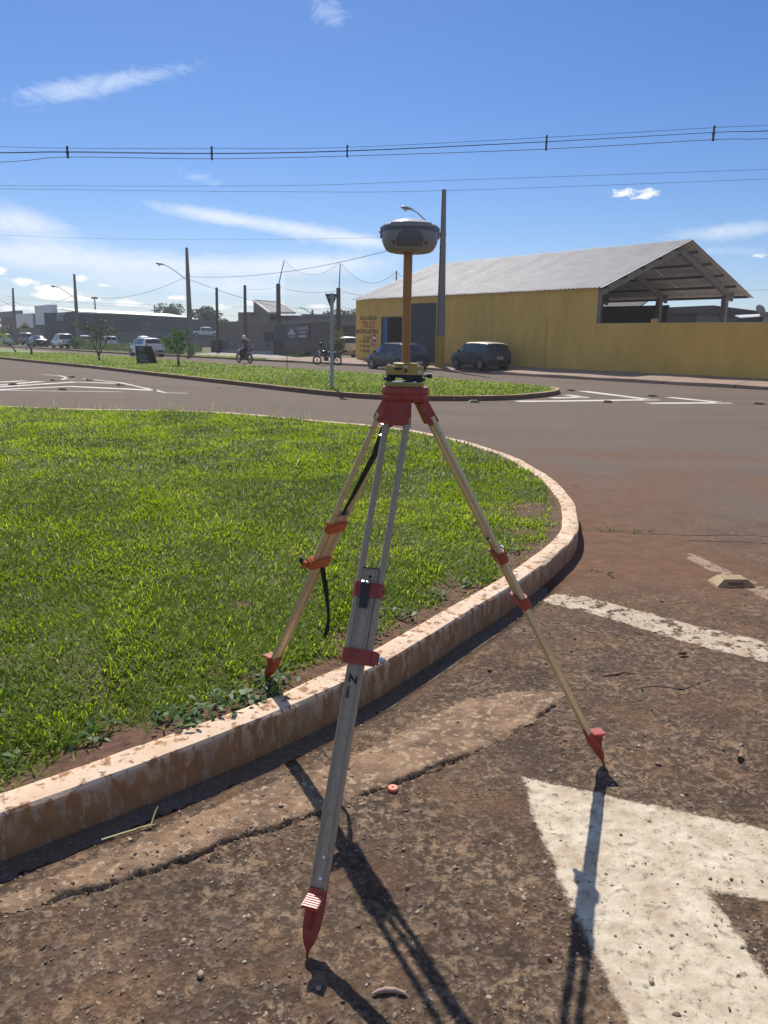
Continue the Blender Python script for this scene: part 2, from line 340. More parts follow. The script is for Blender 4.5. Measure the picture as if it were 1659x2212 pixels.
def road_mat():
    m = bpy.data.materials.new('asphalt'); m.use_nodes = True; nt = m.node_tree; L = nt.links; b = nt.nodes['Principled BSDF']
    g = nt.nodes.new('ShaderNodeNewGeometry'); P = g.outputs['Position']
    def N(sc, d=6, r=.6, st=None, dist=0):
        n = nt.nodes.new('ShaderNodeTexNoise'); _set(n, 'Scale', sc); _set(n, 'Detail', d); _set(n, 'Roughness', r); _set(n, 'Distortion', dist)
        if st:
            mp = nt.nodes.new('ShaderNodeMapping'); mp.inputs['Scale'].default_value = st; mp.inputs['Rotation'].default_value = (0, 0, rad(-12)); L.new(P, mp.inputs[0]); L.new(mp.outputs[0], n.inputs['Vector'])
        else: L.new(P, n.inputs['Vector'])
        return n.outputs['Fac']
    def R(f, a, c, lo=0., hi=1.):
        r = nt.nodes.new('ShaderNodeMapRange'); _set(r, 'From Min', a); _set(r, 'From Max', c); _set(r, 'To Min', lo); _set(r, 'To Max', hi); L.new(f, r.inputs[0]); return r.outputs[0]
    def X(f, a, c, mode='MIX'):
        x = nt.nodes.new('ShaderNodeMix'); x.data_type = 'RGBA'; x.blend_type = mode
        if isinstance(f, float): x.inputs[0].default_value = f
        else: L.new(f, x.inputs[0])
        for i, v in ((6, a), (7, c)):
            if isinstance(v, tuple): x.inputs[i].default_value = (*v, 1)
            else: L.new(v, x.inputs[i])
        return x.outputs[2]
    def A(n):
        a = nt.nodes.new('ShaderNodeAttribute'); a.attribute_name = n; return a.outputs['Fac']
    def mul(a, c):
        x = nt.nodes.new('ShaderNodeMath'); x.operation = 'MULTIPLY'; L.new(a, x.inputs[0])
        if isinstance(c, float): x.inputs[1].default_value = c
        else: L.new(c, x.inputs[1])
        return x.outputs[0]
    vo = nt.nodes.new('ShaderNodeTexVoronoi'); _set(vo, 'Scale', 75.); L.new(P, vo.inputs['Vector'])
    sp = nt.nodes.new('ShaderNodeSeparateColor'); L.new(vo.outputs['Color'], sp.inputs[0])
    # near: worn, mud-crusted asphalt
    nb = X(R(N(2.2, 7), .35, .68), (.068, .045, .031), (.118, .078, .052))
    nb = X(mul(R(sp.outputs[0], .72, .95), .55), nb, (.21, .165, .125))
    nb = X(mul(R(sp.outputs[1], .7, .95), .5), nb, (.035, .028, .024))
    crust = mul(R(N(27, 12, .74, dist=.5), .50, .555), R(N(2.8, 8, .72), .40, .56))
    nb = X(mul(crust, .62), nb, (.36, .25, .155))
    nb = X(mul(R(N(2.4, 9, .7), .50, .66), .6), nb, (.19, .105, .058))
    # far: greyer with tyre-polished streaks
    fb = X(R(N(.35, 6, .65, (.35, 1.6, 1)), .3, .7), (.132, .100, .079), (.182, .140, .112))
    fb = X(R(N(1.2, 8, .7, (.3, 1.8, 1)), .47, .68), fb, (.185, .118, .076))
    fb = X(mul(R(N(60, 3, .7), .4, .75), .45), fb, (.06, .055, .052))
    fb = X(mul(R(sp.outputs[2], .75, .97), .4), fb, (.25, .215, .185))
    c = X(A('near'), fb, nb)
    c = X(mul(A('dust'), .9), c, X(R(N(7, 8, .65), .3, .7), (.135, .070, .042), (.210, .118, .076)))
    c = X(mul(A('kerb_shade'), .95), c, (.040, .023, .014))  # kerb shadow darkened in the road colour
    L.new(c, b.inputs['Base Color']); _set(b, 'Roughness', .88); _set(b, 'Specular IOR Level', .12)
    h = nt.nodes.new('ShaderNodeMath'); h.operation = 'ADD'; L.new(mul(N(45, 8, .7), 1.0), h.inputs[0]); L.new(mul(vo.outputs['Distance'], .9), h.inputs[1])
    bn = nt.nodes.new('ShaderNodeBump'); _set(bn, 'Strength', .7); _set(bn, 'Distance', .006); L.new(h.outputs[0], bn.inputs['Height']); L.new(bn.outputs[0], b.inputs['Normal'])
    return m
asphalt = road_mat()
o = npmesh('worn_road', np.stack([X_, Y_, Z_], 1), F_, asphalt, attrs={'near': near_attr(X_, Y_), 'dust': dust_attr(X_, Y_), 'kerb_shade': kerb_shade_attr(X_, Y_)}, smooth=True); o['kind'] = 'structure'

FE = [(-75, 127), (-62, 112), (-50.4, 98.6), (-27, 71.7), (-20, 64.6), (-15.6, 61), (-12.2, 57.6), (-6.5, 52.2), (-2.9, 48.8), (2.2, 43.5), (5.2, 39.5), (8.2, 35.8), (11.25, 32.4), (14.7, 28.8), (22, 20.6), (32, 9)]
sheet('road', FE + [(32, -8), (-30, -8), (-95, 110)], -.012, asphalt)
ground_m = mat('ground_earth', (.10, .075, .04), .95, col2=(.06, .075, .025), nscale=.05, coord='World')
sheet('ground', [(-2500, -1500), (2500, -1500), (2500, 3500), (-2500, 3500)], -.06, ground_m)

def hgut(x, y, s):
    din = dpoly(x, y, GUT_UP, False); return hroad(x, y) + .001 + (.007 * sst(.0, .025, s) + .022 * (1 - sst(.0, .02, s)) * sst(-.004, .002, s) * 0) * sst(.0, .12, din) - .004 * (1 - sst(0, .05, din)) + (fbm(x, y, 16, 4, 61) - .5) * .009 + np.maximum(0, vn(x, y, 60, 67) - .6) * .010
# concrete gutter mortar strip beside the kerb
conc_gut = mat('gutter_concrete', (.155, .092, .053), .9, col2=(.30, .185, .108), nscale=6, ndetail=10, lo=.40, hi=.60, bump=1.0, bscale=50, bdist=.010, coord='World', col3=(.40, .29, .19), n3=34, lo3=.54, hi3=.62)
X, Y = grid(-3.0, 1.0, .1, 3.35, .0095); sd = sdpoly(X, Y, GUT_POLY) + (vn(X, Y, 30, 3) - .5) * .016 + (vn(X, Y, 9, 4) - .5) * .03
u, F = cells(sd > -.004); x = X.ravel()[u]; y = Y.ravel()[u]; s = sd.ravel()[u]
zz = hgut(x, y, s)
o = npmesh('gutter', np.stack([x, y, zz], 1), F, conc_gut, smooth=True); o['kind'] = 'structure'

# ---------------------------------------------------------------- kerbs
def kerb_mat(name, paint, soil, thr):
    m = bpy.data.materials.new(name); m.use_nodes = True; nt = m.node_tree; L = nt.links; b = nt.nodes['Principled BSDF']
    g = nt.nodes.new('ShaderNodeNewGeometry')
    def N(sc, d, r, st=(1, 1, 1)):
        n = nt.nodes.new('ShaderNodeTexNoise'); _set(n, 'Scale', sc); _set(n, 'Detail', d); _set(n, 'Roughness', r); mp = nt.nodes.new('ShaderNodeMapping'); mp.inputs['Scale'].default_value = st; L.new(g.outputs['Position'], mp.inputs[0]); L.new(mp.outputs[0], n.inputs['Vector']); return n.outputs['Fac']
    def R(f, a, c):
        r = nt.nodes.new('ShaderNodeMapRange'); _set(r, 'From Min', a); _set(r, 'From Max', c); L.new(f, r.inputs[0]); return r.outputs[0]
    def X(f, a, c):
        x = nt.nodes.new('ShaderNodeMix'); x.data_type = 'RGBA'; L.new(f, x.inputs[0])
        for i, v in ((6, a), (7, c)):
            if isinstance(v, tuple): x.inputs[i].default_value = (*v, 1)
            else: L.new(v, x.inputs[i])
        return x.outputs[2]
    at = nt.nodes.new('ShaderNodeAttribute'); at.attribute_name = 'paint'
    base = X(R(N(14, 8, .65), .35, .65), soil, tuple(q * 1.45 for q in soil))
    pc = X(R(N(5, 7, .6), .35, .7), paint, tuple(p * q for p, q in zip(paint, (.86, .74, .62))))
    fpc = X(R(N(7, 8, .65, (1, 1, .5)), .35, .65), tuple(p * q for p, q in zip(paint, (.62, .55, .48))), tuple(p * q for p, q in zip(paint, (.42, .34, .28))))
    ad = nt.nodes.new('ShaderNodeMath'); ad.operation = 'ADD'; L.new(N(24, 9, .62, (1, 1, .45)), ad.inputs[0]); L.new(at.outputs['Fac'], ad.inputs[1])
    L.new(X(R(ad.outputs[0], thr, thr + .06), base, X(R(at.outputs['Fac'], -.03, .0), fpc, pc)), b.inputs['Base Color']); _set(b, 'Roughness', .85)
    bn = nt.nodes.new('ShaderNodeBump'); _set(bn, 'Strength', .6); _set(bn, 'Distance', .006); L.new(N(38, 8, .65), bn.inputs['Height']); L.new(bn.outputs[0], b.inputs['Normal'])
    return m
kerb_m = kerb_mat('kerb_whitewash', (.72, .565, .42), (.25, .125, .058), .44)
kerb2_m = kerb_mat('kerb_dusty', (.42, .27, .15), (.11, .065, .04), .46)
def kerb(name, P, w, h, m, jit=.004, top=.035, face=-.05):
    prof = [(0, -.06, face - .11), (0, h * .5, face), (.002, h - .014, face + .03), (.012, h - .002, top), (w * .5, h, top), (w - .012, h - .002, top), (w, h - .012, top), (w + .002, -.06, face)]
    P = np.array(P); T = np.gradient(P, axis=0); T /= np.linalg.norm(T, axis=1)[:, None]; Nn = np.stack([-T[:, 1], T[:, 0]], 1); V = []; A = []
    for i, (d, z, a) in enumerate(prof):
        j = (fbm(P[:, 0] + i * 3.1, P[:, 1], 6, 3, 40 + i) - .5) * jit * 2; jz = (fbm(P[:, 0], P[:, 1] + i * .7, 5, 3, 70 + i) - .5) * jit * 2.2
        V.append(np.column_stack([P + Nn * (d + j)[:, None], z + jz])); A.append(np.full(len(P), a))
    k = len(prof); n = len(P); V = np.stack(V, 1).reshape(-1, 3); A = np.stack(A, 1).ravel(); i = np.arange(n - 1)[:, None] * k + np.arange(k - 1)[None]; i = i.ravel()
    F = np.stack([i, i + k, i + k + 1, i + 1], 1)[:, ::-1]
    o = npmesh(name, V, F, m, attrs={'paint': A}, smooth=True); o.data.set_sharp_from_angle(angle=rad(40)); o['kind'] = 'structure'; return o
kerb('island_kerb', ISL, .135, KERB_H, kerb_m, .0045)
med = [(-58, 93), (-51, 82), (-40, 67.5), (-25.3, 49.3), (-14.9, 37.7), (-9.3, 30.9), (-5.5, 26.4), (-2.7, 23), (-1.4, 21.6), (-.27, 20.86), (1.26, 20.66), (2.5, 20.95), (3.65, 21.56), (5.07, 23.26), (5.78, 24.9), (5.75, 26.0), (4.7, 27.9), (1.87, 31.5), (-1.4, 35.1), (-8.4, 42.7), (-12, 47), (-15.9, 51.3), (-22.4, 58.6), (-30, 67.1), (-40, 78.5), (-50, 89.8), (-55, 96)]
MED = spline(med, .35); MED_IN = offset(MED, .15)
kerb('median_kerb', MED, .15, .13, kerb2_m, .006, top=.16, face=-.10)
kerb('roadside_kerb', spline(FE[:8], .5), .14, .12, kerb2_m, .006, top=.02, face=-.10)

# ---------------------------------------------------------------- lawn soil and grass
def bare(x, y):
    d = dpoly(x, y, ISL_IN[::6], False); n = fbm(x, y, 4.5, 4, 51); w = .13 * (1 - sst(5.0, 8.5, y)) + .015
    b = 1 - sst(w * .35, w * 1.5, d + (n - .5) * .36)
    for px, py, r in ((1.32, 6.5, .27), (1.1, 5.7, .13), (-1.157, 5.42, .05), (-.80, 3.9, .05), (-.62, 3.05, .09), (-.1, 3.5, .11), (.42, 4.35, .14), (.85, 5.0, .12)):
        b = np.maximum(b, 1 - sst(r * .2, r * 1.7, np.hypot(x - px, (y - py) * .75) + (fbm(x, y, 9, 3, 53) - .5) * .34))
    return b
def hlawn(x, y): return KERB_H - .018 + (fbm(x, y, 1.6, 3, 91) - .5) * .035 + .02 * sst(.1, .9, dpoly(x, y, ISL_IN[::8], False))
soil_m = bpy.data.materials.new('lawn_soil'); soil_m.use_nodes = True
def _soil():
    nt = soil_m.node_tree; L = nt.links; b = nt.nodes['Principled BSDF']; g = nt.nodes.new('ShaderNodeNewGeometry')
    n = nt.nodes.new('ShaderNodeTexNoise'); _set(n, 'Scale', 22.); _set(n, 'Detail', 8.); _set(n, 'Roughness', .65); L.new(g.outputs['Position'], n.inputs['Vector'])
    r = nt.nodes.new('ShaderNodeValToRGB'); e = r.color_ramp.elements; e[0].position = .3; e[0].color = (.055, .026, .014, 1); e[1].position = .7; e[1].color = (.20, .10, .058, 1); L.new(n.outputs['Fac'], r.inputs[0])
    x = nt.nodes.new('ShaderNodeMix'); x.data_type = 'RGBA'; a = nt.nodes.new('ShaderNodeAttribute'); a.attribute_name = 'bare'; L.new(a.outputs['Fac'], x.inputs[0]); x.inputs[6].default_value = (.085, .085, .028, 1); L.new(r.outputs[0], x.inputs[7]); L.new(x.outputs[2], b.inputs['Base Color']); _set(b, 'Roughness', .95)
    bn = nt.nodes.new('ShaderNodeBump'); _set(bn, 'Strength', .8); _set(bn, 'Distance', .015); L.new(n.outputs['Fac'], bn.inputs['Height']); L.new(bn.outputs[0], b.inputs['Normal'])
_soil()
X, Y = grid(-11, 2.0, .2, 16.6, .05); sd = sdpoly(X, Y, INN_POLY); u, F = cells(sd > -.06); x = X.ravel()[u]; y = Y.ravel()[u]
o = npmesh('lawn_soil', np.stack([x, y, hlawn(x, y) + (fbm(x, y, 12, 3, 13) - .5) * .018], 1), F, soil_m, attrs={'bare': bare(x, y)}, smooth=True); o['kind'] = 'structure'

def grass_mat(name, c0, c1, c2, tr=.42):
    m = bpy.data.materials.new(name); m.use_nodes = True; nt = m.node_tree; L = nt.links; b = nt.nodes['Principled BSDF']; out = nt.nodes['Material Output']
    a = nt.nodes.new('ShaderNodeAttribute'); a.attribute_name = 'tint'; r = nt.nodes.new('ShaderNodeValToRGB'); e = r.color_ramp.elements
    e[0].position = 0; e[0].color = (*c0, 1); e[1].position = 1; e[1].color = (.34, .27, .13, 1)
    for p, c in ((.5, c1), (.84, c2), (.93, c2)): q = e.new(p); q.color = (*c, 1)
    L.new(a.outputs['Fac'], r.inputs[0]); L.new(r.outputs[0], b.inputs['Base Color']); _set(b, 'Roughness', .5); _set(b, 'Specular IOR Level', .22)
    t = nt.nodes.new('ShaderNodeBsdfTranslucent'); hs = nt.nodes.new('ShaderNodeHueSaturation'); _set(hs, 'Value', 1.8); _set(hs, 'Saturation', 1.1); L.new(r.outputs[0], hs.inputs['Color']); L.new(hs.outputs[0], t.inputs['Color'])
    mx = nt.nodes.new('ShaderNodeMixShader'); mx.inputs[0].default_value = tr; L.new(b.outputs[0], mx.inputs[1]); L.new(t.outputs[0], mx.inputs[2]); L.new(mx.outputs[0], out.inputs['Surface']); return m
grass_m = grass_mat('grass_blade', (.105, .160, .014), (.215, .285, .030), (.32, .37, .065), .55)
def blades(x, y, z, L, W, lean, az, tint, bend=.5):
    n = len(x); dx, dy = np.cos(az), np.sin(az); px, py = -dy, dx; sl, cl = np.sin(lean), np.cos(lean); l2 = np.minimum(lean + bend, 1.75); s2, c2 = np.sin(l2), np.cos(l2)
    m = .55 * L; e = .45 * L; mx, my, mz = x + dx * sl * m, y + dy * sl * m, z + cl * m; tx, ty, tz = mx + dx * s2 * e, my + dy * s2 * e, mz + c2 * e
    w0 = W * .32; w1 = W * .5
    V = np.stack([np.stack([x - px * w0, y - py * w0, z], 1), np.stack([x + px * w0, y + py * w0, z], 1), np.stack([mx + px * w1, my + py * w1, mz], 1), np.stack([mx - px * w1, my - py * w1, mz], 1), np.stack([tx, ty, tz], 1)], 1).reshape(-1, 3)
    i = np.arange(n) * 5; F = np.concatenate([np.stack([i, i + 1, i + 2], 1), np.stack([i, i + 2, i + 3], 1), np.stack([i + 3, i + 2, i + 4], 1)])
    return V, F, np.repeat(tint, 5)
def sample(n, y0, y1, dens):
    out = []
    y = rng.uniform(y0, y1, n); lo = -.56 * y - 1.3; hi = np.full(n, 2.0); x = lo + rng.random(n) * (hi - lo); area_keep = (hi - lo) / (hi - lo).max()
    k = rng.random(n) < area_keep; x, y = x[k], y[k]; k = (sdpoly(x, y, INN_POLY) > .004); x, y = x[k], y[k]
    k = rng.random(len(x)) < dens(x, y); return x[k], y[k]
GV, GF, GT = [], [], []; off = 0
for n, y0, y1, Lm, Wm in ((135000, 1.9, 4.2, .047, .0062), (215000, 4.2, 8.0, .048, .0072), (200000, 8.0, 15.3, .058, .0115)):
    x, y = sample(n, y0, y1, lambda a, b: (1 - .97 * bare(a, b)) * (.55 + .45 * sst(.25, .6, fbm(a, b, 2.5, 3, 77))))
    k = len(x); pt = fbm(x, y, .8, 4, 81); pf = fbm(x, y, 6, 3, 83)
    L = Lm * rng.lognormal(0, .3, k) * (.65 + .7 * pf); W = Wm * rng.uniform(.7, 1.3, k)
    flow = fbm(x, y, 1.1, 2, 87) * 12.0; az = np.where(rng.random(k) < .45, flow + rng.normal(0, .7, k), rng.uniform(0, 6.283, k))
    tint = np.clip(.1 + .95 * (pt - .25) * .9 + .35 * (pf - .5) + rng.normal(0, .16, k), 0, .84); dry = rng.random(k) < (.04 + .12 * sst(.58, .72, fbm(x, y, 1.9, 3, 89)) + .12 * sst(.35, .1, dpoly(x, y, ISL_IN[::10], False))); tint = np.where(dry, rng.uniform(.92, 1, k), tint)
    V, F, T = blades(x, y, hlawn(x, y) - .004, L, W, rng.uniform(.35, 1.25, k), az, tint, .45); GV.append(V); GF.append(F + off); GT.append(T); off += len(V)
# sparse runners and tufts on the bare strip, and tall seed stalks along the far kerb
x, y = sample(26000, 1.9, 7.5, lambda a, b: bare(a, b) * sst(.50, .66, fbm(a, b, 7, 3, 97)))
k = len(x); V, F, T = blades(x, y, hlawn(x, y), rng.uniform(.03, .085, k), rng.uniform(.004, .009, k), rng.uniform(.8, 1.45, k), rng.uniform(0, 6.28, k), np.where(rng.random(k) < .25, .97, rng.uniform(.2, .8, k)), .25); GV.append(V); GF.append(F + off); GT.append(T); off += len(V)
ii = rng.integers(int(len(ISL_IN) * .45), int(len(ISL_IN) * .88), 240); px = np.array(ISL_IN)[ii] + rng.normal(0, .05, (240, 2)); k = 240
V, F, T = blades(px[:, 0], px[:, 1], np.full(k, KERB_H), rng.uniform(.12, .30, k), np.full(k, .005), rng.uniform(.1, .7, k), rng.uniform(0, 6.28, k), rng.uniform(.3, .95, k), .5); GV.append(V); GF.append(F + off); GT.append(T); off += len(V)
o = npmesh('lawn_grass', np.concatenate(GV), np.concatenate(GF), grass_m, attrs={'tint': np.concatenate(GT)})
tag(o, 'dense short green lawn grass inside the curved whitewashed kerb', 'grass', kind='stuff')

# broad-leaf weeds at the kerb edge
weed_m = grass_mat('weed_leaf', (.035, .085, .025), (.07, .14, .03), (.12, .20, .05), .3)
WV, WF, WT = [], [], []; off = 0
for cx, cy, n, r in ((-.62, 2.74, 70, .17), (-.45, 2.88, 45, .12), (-.78, 2.62, 40, .1), (-.5, 3.0, 30, .1), (.12, 3.82, 26, .1), (-.05, 3.55, 30, .12), (.5, 4.35, 30, .12), (-1.05, 2.5, 24, .1), (-1.35, 2.3, 24, .1), (.95, 5.15, 26, .1), (.3, 4.1, 22, .08)):
    x = cx + rng.normal(0, r * .55, n); y = cy + rng.normal(0, r * .5, n); k = sdpoly(x, y, INN_POLY) > -.05; x, y = x[k], y[k]; n = len(x)
    V, F, T = blades(x, y, hlawn(x, y) + rng.uniform(0, .035, n), rng.uniform(.025, .055, n), rng.uniform(.014, .024, n), rng.uniform(.7, 1.5, n), rng.uniform(0, 6.28, n), rng.uniform(.05, .8, n), .35); WV.append(V); WF.append(F + off); WT.append(T); off += len(V)
o = npmesh('kerbside_weeds', np.concatenate(WV), np.concatenate(WF), weed_m, attrs={'tint': np.concatenate(WT)})
tag(o, 'low broad-leaf weeds sprawling over the bare soil at the kerb', 'weeds', kind='stuff')

RV, RF, RT = [], [], []; off = 0
for cx, cy, n, r in ((1.95, 6.32, 26, .10), (2.2, 6.3, 22, .09), (1.55, 5.12, 16, .06), (2.05, 6.34, 12, .2)):
    x = cx + rng.normal(0, r, n); y = cy + rng.normal(0, r * .3, n)
    V, F, T = blades(x, y, hroad(x, y), rng.uniform(.02, .05, n), rng.uniform(.004, .009, n), rng.uniform(.4, 1.4, n), rng.uniform(0, 6.28, n), rng.uniform(0, .4, n), .35); RV.append(V); RF.append(F + off); RT.append(T); off += len(V)
o = npmesh('road_weeds', np.concatenate(RV), np.concatenate(RF), weed_m, attrs={'tint': np.concatenate(RT)}); tag(o, 'small dark weeds growing from cracks in the dusty road', 'weeds', kind='stuff')
crack_m = mat('road_crack_tar', (.075, .055, .042), .9)
def hz0(x, y): return float(hroad(np.array([x]), np.array([y]))[0])
def crack(P, w):
    P = spline(P, .03); mb = MB(); vs = []
    for i, (x, y) in enumerate(P):
        k = w * (.35 + 1.3 * float(vn(np.array([x]), np.array([y]), 14, 151)[0])); j = .035 * (float(fbm(np.array([x]), np.array([y]), 9, 3, 153)[0]) - .5)
        for q in (-k, k): vs.append((x, y + j + q, hz0(x, y + j + q) + .003))
    mb.add(vs, [(i * 2, i * 2 + 2, i * 2 + 3, i * 2 + 1) for i in range(len(P) - 1)]); o = mb.build('road_crack', crack_m); o['kind'] = 'structure'
crack([(1.9, 6.30), (2.3, 6.22), (2.75, 6.22), (3.2, 6.25), (3.9, 6.05)], .006); crack([(2.55, 6.02), (3.0, 6.02), (3.5, 5.92), (4.2, 5.8)], .008); crack([(1.12, 3.2), (1.3, 3.28), (1.45, 3.27), (1.62, 3.36)], .004)
# median lawn
med_grass = mat('median_turf', (.085, .150, .018), .8, col2=(.14, .20, .03), nscale=.9, ndetail=8, coord='World', bump=.8, bscale=14, bdist=.06, col3=(.20, .17, .07), n3=.45, lo3=.60, hi3=.78)
sheet('median_turf', MED_IN[::3], .118, med_grass)
mp_ = np.array(MED_IN[::3]); n = 120000; y = 20.6 + (rng.random(n) ** 1.6) * 42; x = rng.uniform(-.56, .22, n) * y; k = inpoly(x, y, mp_); x, y = x[k], y[k]; k = len(x); pt = fbm(x, y, .35, 4, 101)
V, F, T = blades(x, y, np.full(k, .115), rng.uniform(.05, .11, k), .018 + .0006 * y, rng.uniform(.2, 1.1, k), rng.uniform(0, 6.28, k), np.clip(.15 + .9 * (pt - .2) + rng.normal(0, .14, k), 0, .9) + (rng.random(k) < .02) * .1, .4)
o = npmesh('median_grass', V, F, grass_mat('median_blade', (.10, .140, .02), (.175, .225, .036), (.25, .28, .06), .5), attrs={'tint': T}); tag(o, 'mown green grass on the long median beyond the near road', 'grass', kind='stuff')

# ---------------------------------------------------------------- road paint
def paint_mat(name, col, dirt, amp, wear, ws):
    m = bpy.data.materials.new(name); m.use_nodes = True; nt = m.node_tree; L = nt.links; b = nt.nodes['Principled BSDF']; g = nt.nodes.new('ShaderNodeNewGeometry')
    def N(sc, d, r):
        n = nt.nodes.new('ShaderNodeTexNoise'); _set(n, 'Scale', sc); _set(n, 'Detail', d); _set(n, 'Roughness', r); L.new(g.outputs['Position'], n.inputs['Vector']); return n.outputs['Fac']
    def R(f, a, c, lo=0., hi=1.):
        r = nt.nodes.new('ShaderNodeMapRange'); _set(r, 'From Min', a); _set(r, 'From Max', c); _set(r, 'To Min', lo); _set(r, 'To Max', hi); L.new(f, r.inputs[0]); return r.outputs[0]
    def Ma(op, a, c):
        x = nt.nodes.new('ShaderNodeMath'); x.operation = op
        for i, v in ((0, a), (1, c)):
            if isinstance(v, float): x.inputs[i].default_value = v
            else: L.new(v, x.inputs[i])
        return x.outputs[0]
    mx = nt.nodes.new('ShaderNodeMix'); mx.data_type = 'RGBA'; L.new(R(N(9, 10, .72), .36, .62), mx.inputs[0]); mx.inputs[6].default_value = (*col, 1); mx.inputs[7].default_value = (*dirt, 1)
    m2 = nt.nodes.new('ShaderNodeMix'); m2.data_type = 'RGBA'; L.new(R(N(30, 9, .72), .53, .64, 0, .9), m2.inputs[0]); L.new(mx.outputs[2], m2.inputs[6]); m2.inputs[7].default_value = (.25, .18, .125, 1)
    L.new(m2.outputs[2], b.inputs['Base Color']); _set(b, 'Roughness', .8)
    at = nt.nodes.new('ShaderNodeAttribute'); at.attribute_name = 'inset'
    e = R(Ma('ADD', at.outputs['Fac'], Ma('ADD', Ma('MULTIPLY', Ma('SUBTRACT', N(55, 8, .7), .5), .05), Ma('MULTIPLY', Ma('SUBTRACT', N(14, 5, .6), .5), amp))), -.004, .012)
    L.new(Ma('MULTIPLY', e, R(N(ws, 10, .75), wear - .03, wear + .03)), b.inputs['Alpha'])
    bn = nt.nodes.new('ShaderNodeBump'); _set(bn, 'Strength', .7); _set(bn, 'Distance', .006); L.new(N(45, 8, .7), bn.inputs['Height']); L.new(bn.outputs[0], b.inputs['Normal']); return m
def paint(name, P, st, m):
    xs = [p[0] for p in P]; ys = [p[1] for p in P]; X, Y = grid(min(xs) - .03, max(xs) + .03, min(ys) - .03, max(ys) + .03, st); sd = sdpoly(X, Y, P); u, F = cells(sd > -.03); x = X.ravel()[u]; y = Y.ravel()[u]
    o = npmesh(name, np.stack([x, y, hroad(x, y) + .002], 1), F, m, attrs={'inset': sd.ravel()[u]}, smooth=True); o['kind'] = 'structure'; return o
paint_fresh = paint_mat('road_paint_white', (.67, .59, .445), (.46, .36, .245), .05, .37, 22)
paint_worn = paint_mat('road_paint_worn', (.60, .51, .39), (.42, .30, .19), .08, .46, 12)
paint_faint = paint_mat('road_paint_faint', (.36, .24, .16), (.28, .17, .11), .08, .46, 6)
paint('arrow_marking', [(.538, 2.5), (.601, 2.481), (.813, 2.4), (1.014, 2.322), (1.254, 2.242), (1.324, 2.209), (2.1, 1.95), (2.1, 1.62), (1.155, 1.874), (.99, 1.91), (1.017, 1.736), (1.021, 1.607), (1.04, 1.3), (1.06, .95), (.64, .95), (.617, 1.34), (.609, 1.465), (.604, 1.524), (.589, 1.668), (.566, 1.794), (.553, 1.998), (.532, 2.273)], .0095, paint_fresh)
paint('edge_line_marking', [(.996, 4.451), (1.103, 4.606), (1.302, 4.553), (1.627, 4.277), (1.878, 4.063), (2.157, 3.871), (3.0, 3.3), (2.75, 3.0), (2.011, 3.579), (1.771, 3.746), (1.531, 3.998), (1.254, 4.259)], .015, paint_worn)
paint('faint_line_marking', [(2.442, 5.682), (2.337, 5.508), (2.486, 4.526), (2.8, 3.3), (2.95, 3.3), (2.618, 4.789)], .02, paint_faint)
far_paint = mat('far_road_paint', (.62, .56, .50), .8, col2=(.44, .36, .29), nscale=1.3, ndetail=9, lo=.5, hi=.75, coord='World')
def stripe(name, P, w, m=None):
    mb = MB(); P = [Vector((*p, 0)) for p in P]; L = []; Rr = []
    for i, p in enumerate(P):
        a = P[max(0, i - 1)]; b = P[min(len(P) - 1, i + 1)]; t = (b - a).normalized(); q = Vector((-t.y, t.x, 0)) * w / 2; L.append(p + q); Rr.append(p - q)
    for i in range(len(P) - 1): mb.add([(v.x, v.y, -.0075) for v in (L[i], Rr[i], Rr[i + 1], L[i + 1])], [(0, 1, 2, 3)])
    o = mb.build(name, m or far_paint); o['kind'] = 'structure'
for P, w in (([(-14.5, 20.4), (-11.996, 23.221), (-10.949, 26.306), (-9.353, 25.934)], .42), ([(-13.5, 19.2), (-11.396, 22.043), (-10.148, 23.996), (-6.952, 22.809)], .42), ([(-14, 21.65), (-11.255, 21.767), (-7.737, 21.977)], .14), ([(-14.5, 21.6), (-12.432, 24.077), (-12.1, 26.3)], .38), ([(-15.5, 22.9), (-13.3, 25.1), (-12.8, 26.5)], .36),
             ([(-14.165, 30.92), (-13.191, 30.254), (-12.337, 29.023), (-12.0, 27.75)], .14), ([(-12.0, 27.6), (-11.488, 28.424), (-9.37, 26.393), (-7.646, 23.744), (-6.502, 21.993), (-5.816, 21.871)], .14)): stripe('left_chevron_marking', P, w)
for P, w in (([(6.85, 26.2), (8.016, 22.57)], .42), ([(8.2, 22.62), (4.954, 21.404), (3.674, 21.0)], .42), ([(9.0, 23.8), (9.886, 21.807)], .42), ([(10.05, 21.85), (7.425, 21.138)], .42), ([(5.821, 24.051), (6.105, 23.022)], .4), ([(6.2, 23.05), (4.981, 22.572)], .4)): stripe('right_chevron_marking', P, w)

# ---------------------------------------------------------------- loose stones on the near road
def ico():
    t = (1 + 5 ** .5) / 2; v = np.array([(-1, t, 0), (1, t, 0), (-1, -t, 0), (1, -t, 0), (0, -1, t), (0, 1, t), (0, -1, -t), (0, 1, -t), (t, 0, -1), (t, 0, 1), (-t, 0, -1), (-t, 0, 1)], float); v /= np.linalg.norm(v[0])
    f = np.array([(0, 11, 5), (0, 5, 1), (0, 1, 7), (0, 7, 10), (0, 10, 11), (1, 5, 9), (5, 11, 4), (11, 10, 2), (10, 7, 6), (7, 1, 8), (3, 9, 4), (3, 4, 2), (3, 2, 6), (3, 6, 8), (3, 8, 9), (4, 9, 5), (2, 4, 11), (6, 2, 10), (8, 6, 7), (9, 8, 1)]); return v, f
iv, if_ = ico()
def hsurf(x, y):
    s = sdpoly(x, y, GUT_POLY); return np.where(s > .01, hgut(x, y, s), hroad(x, y))
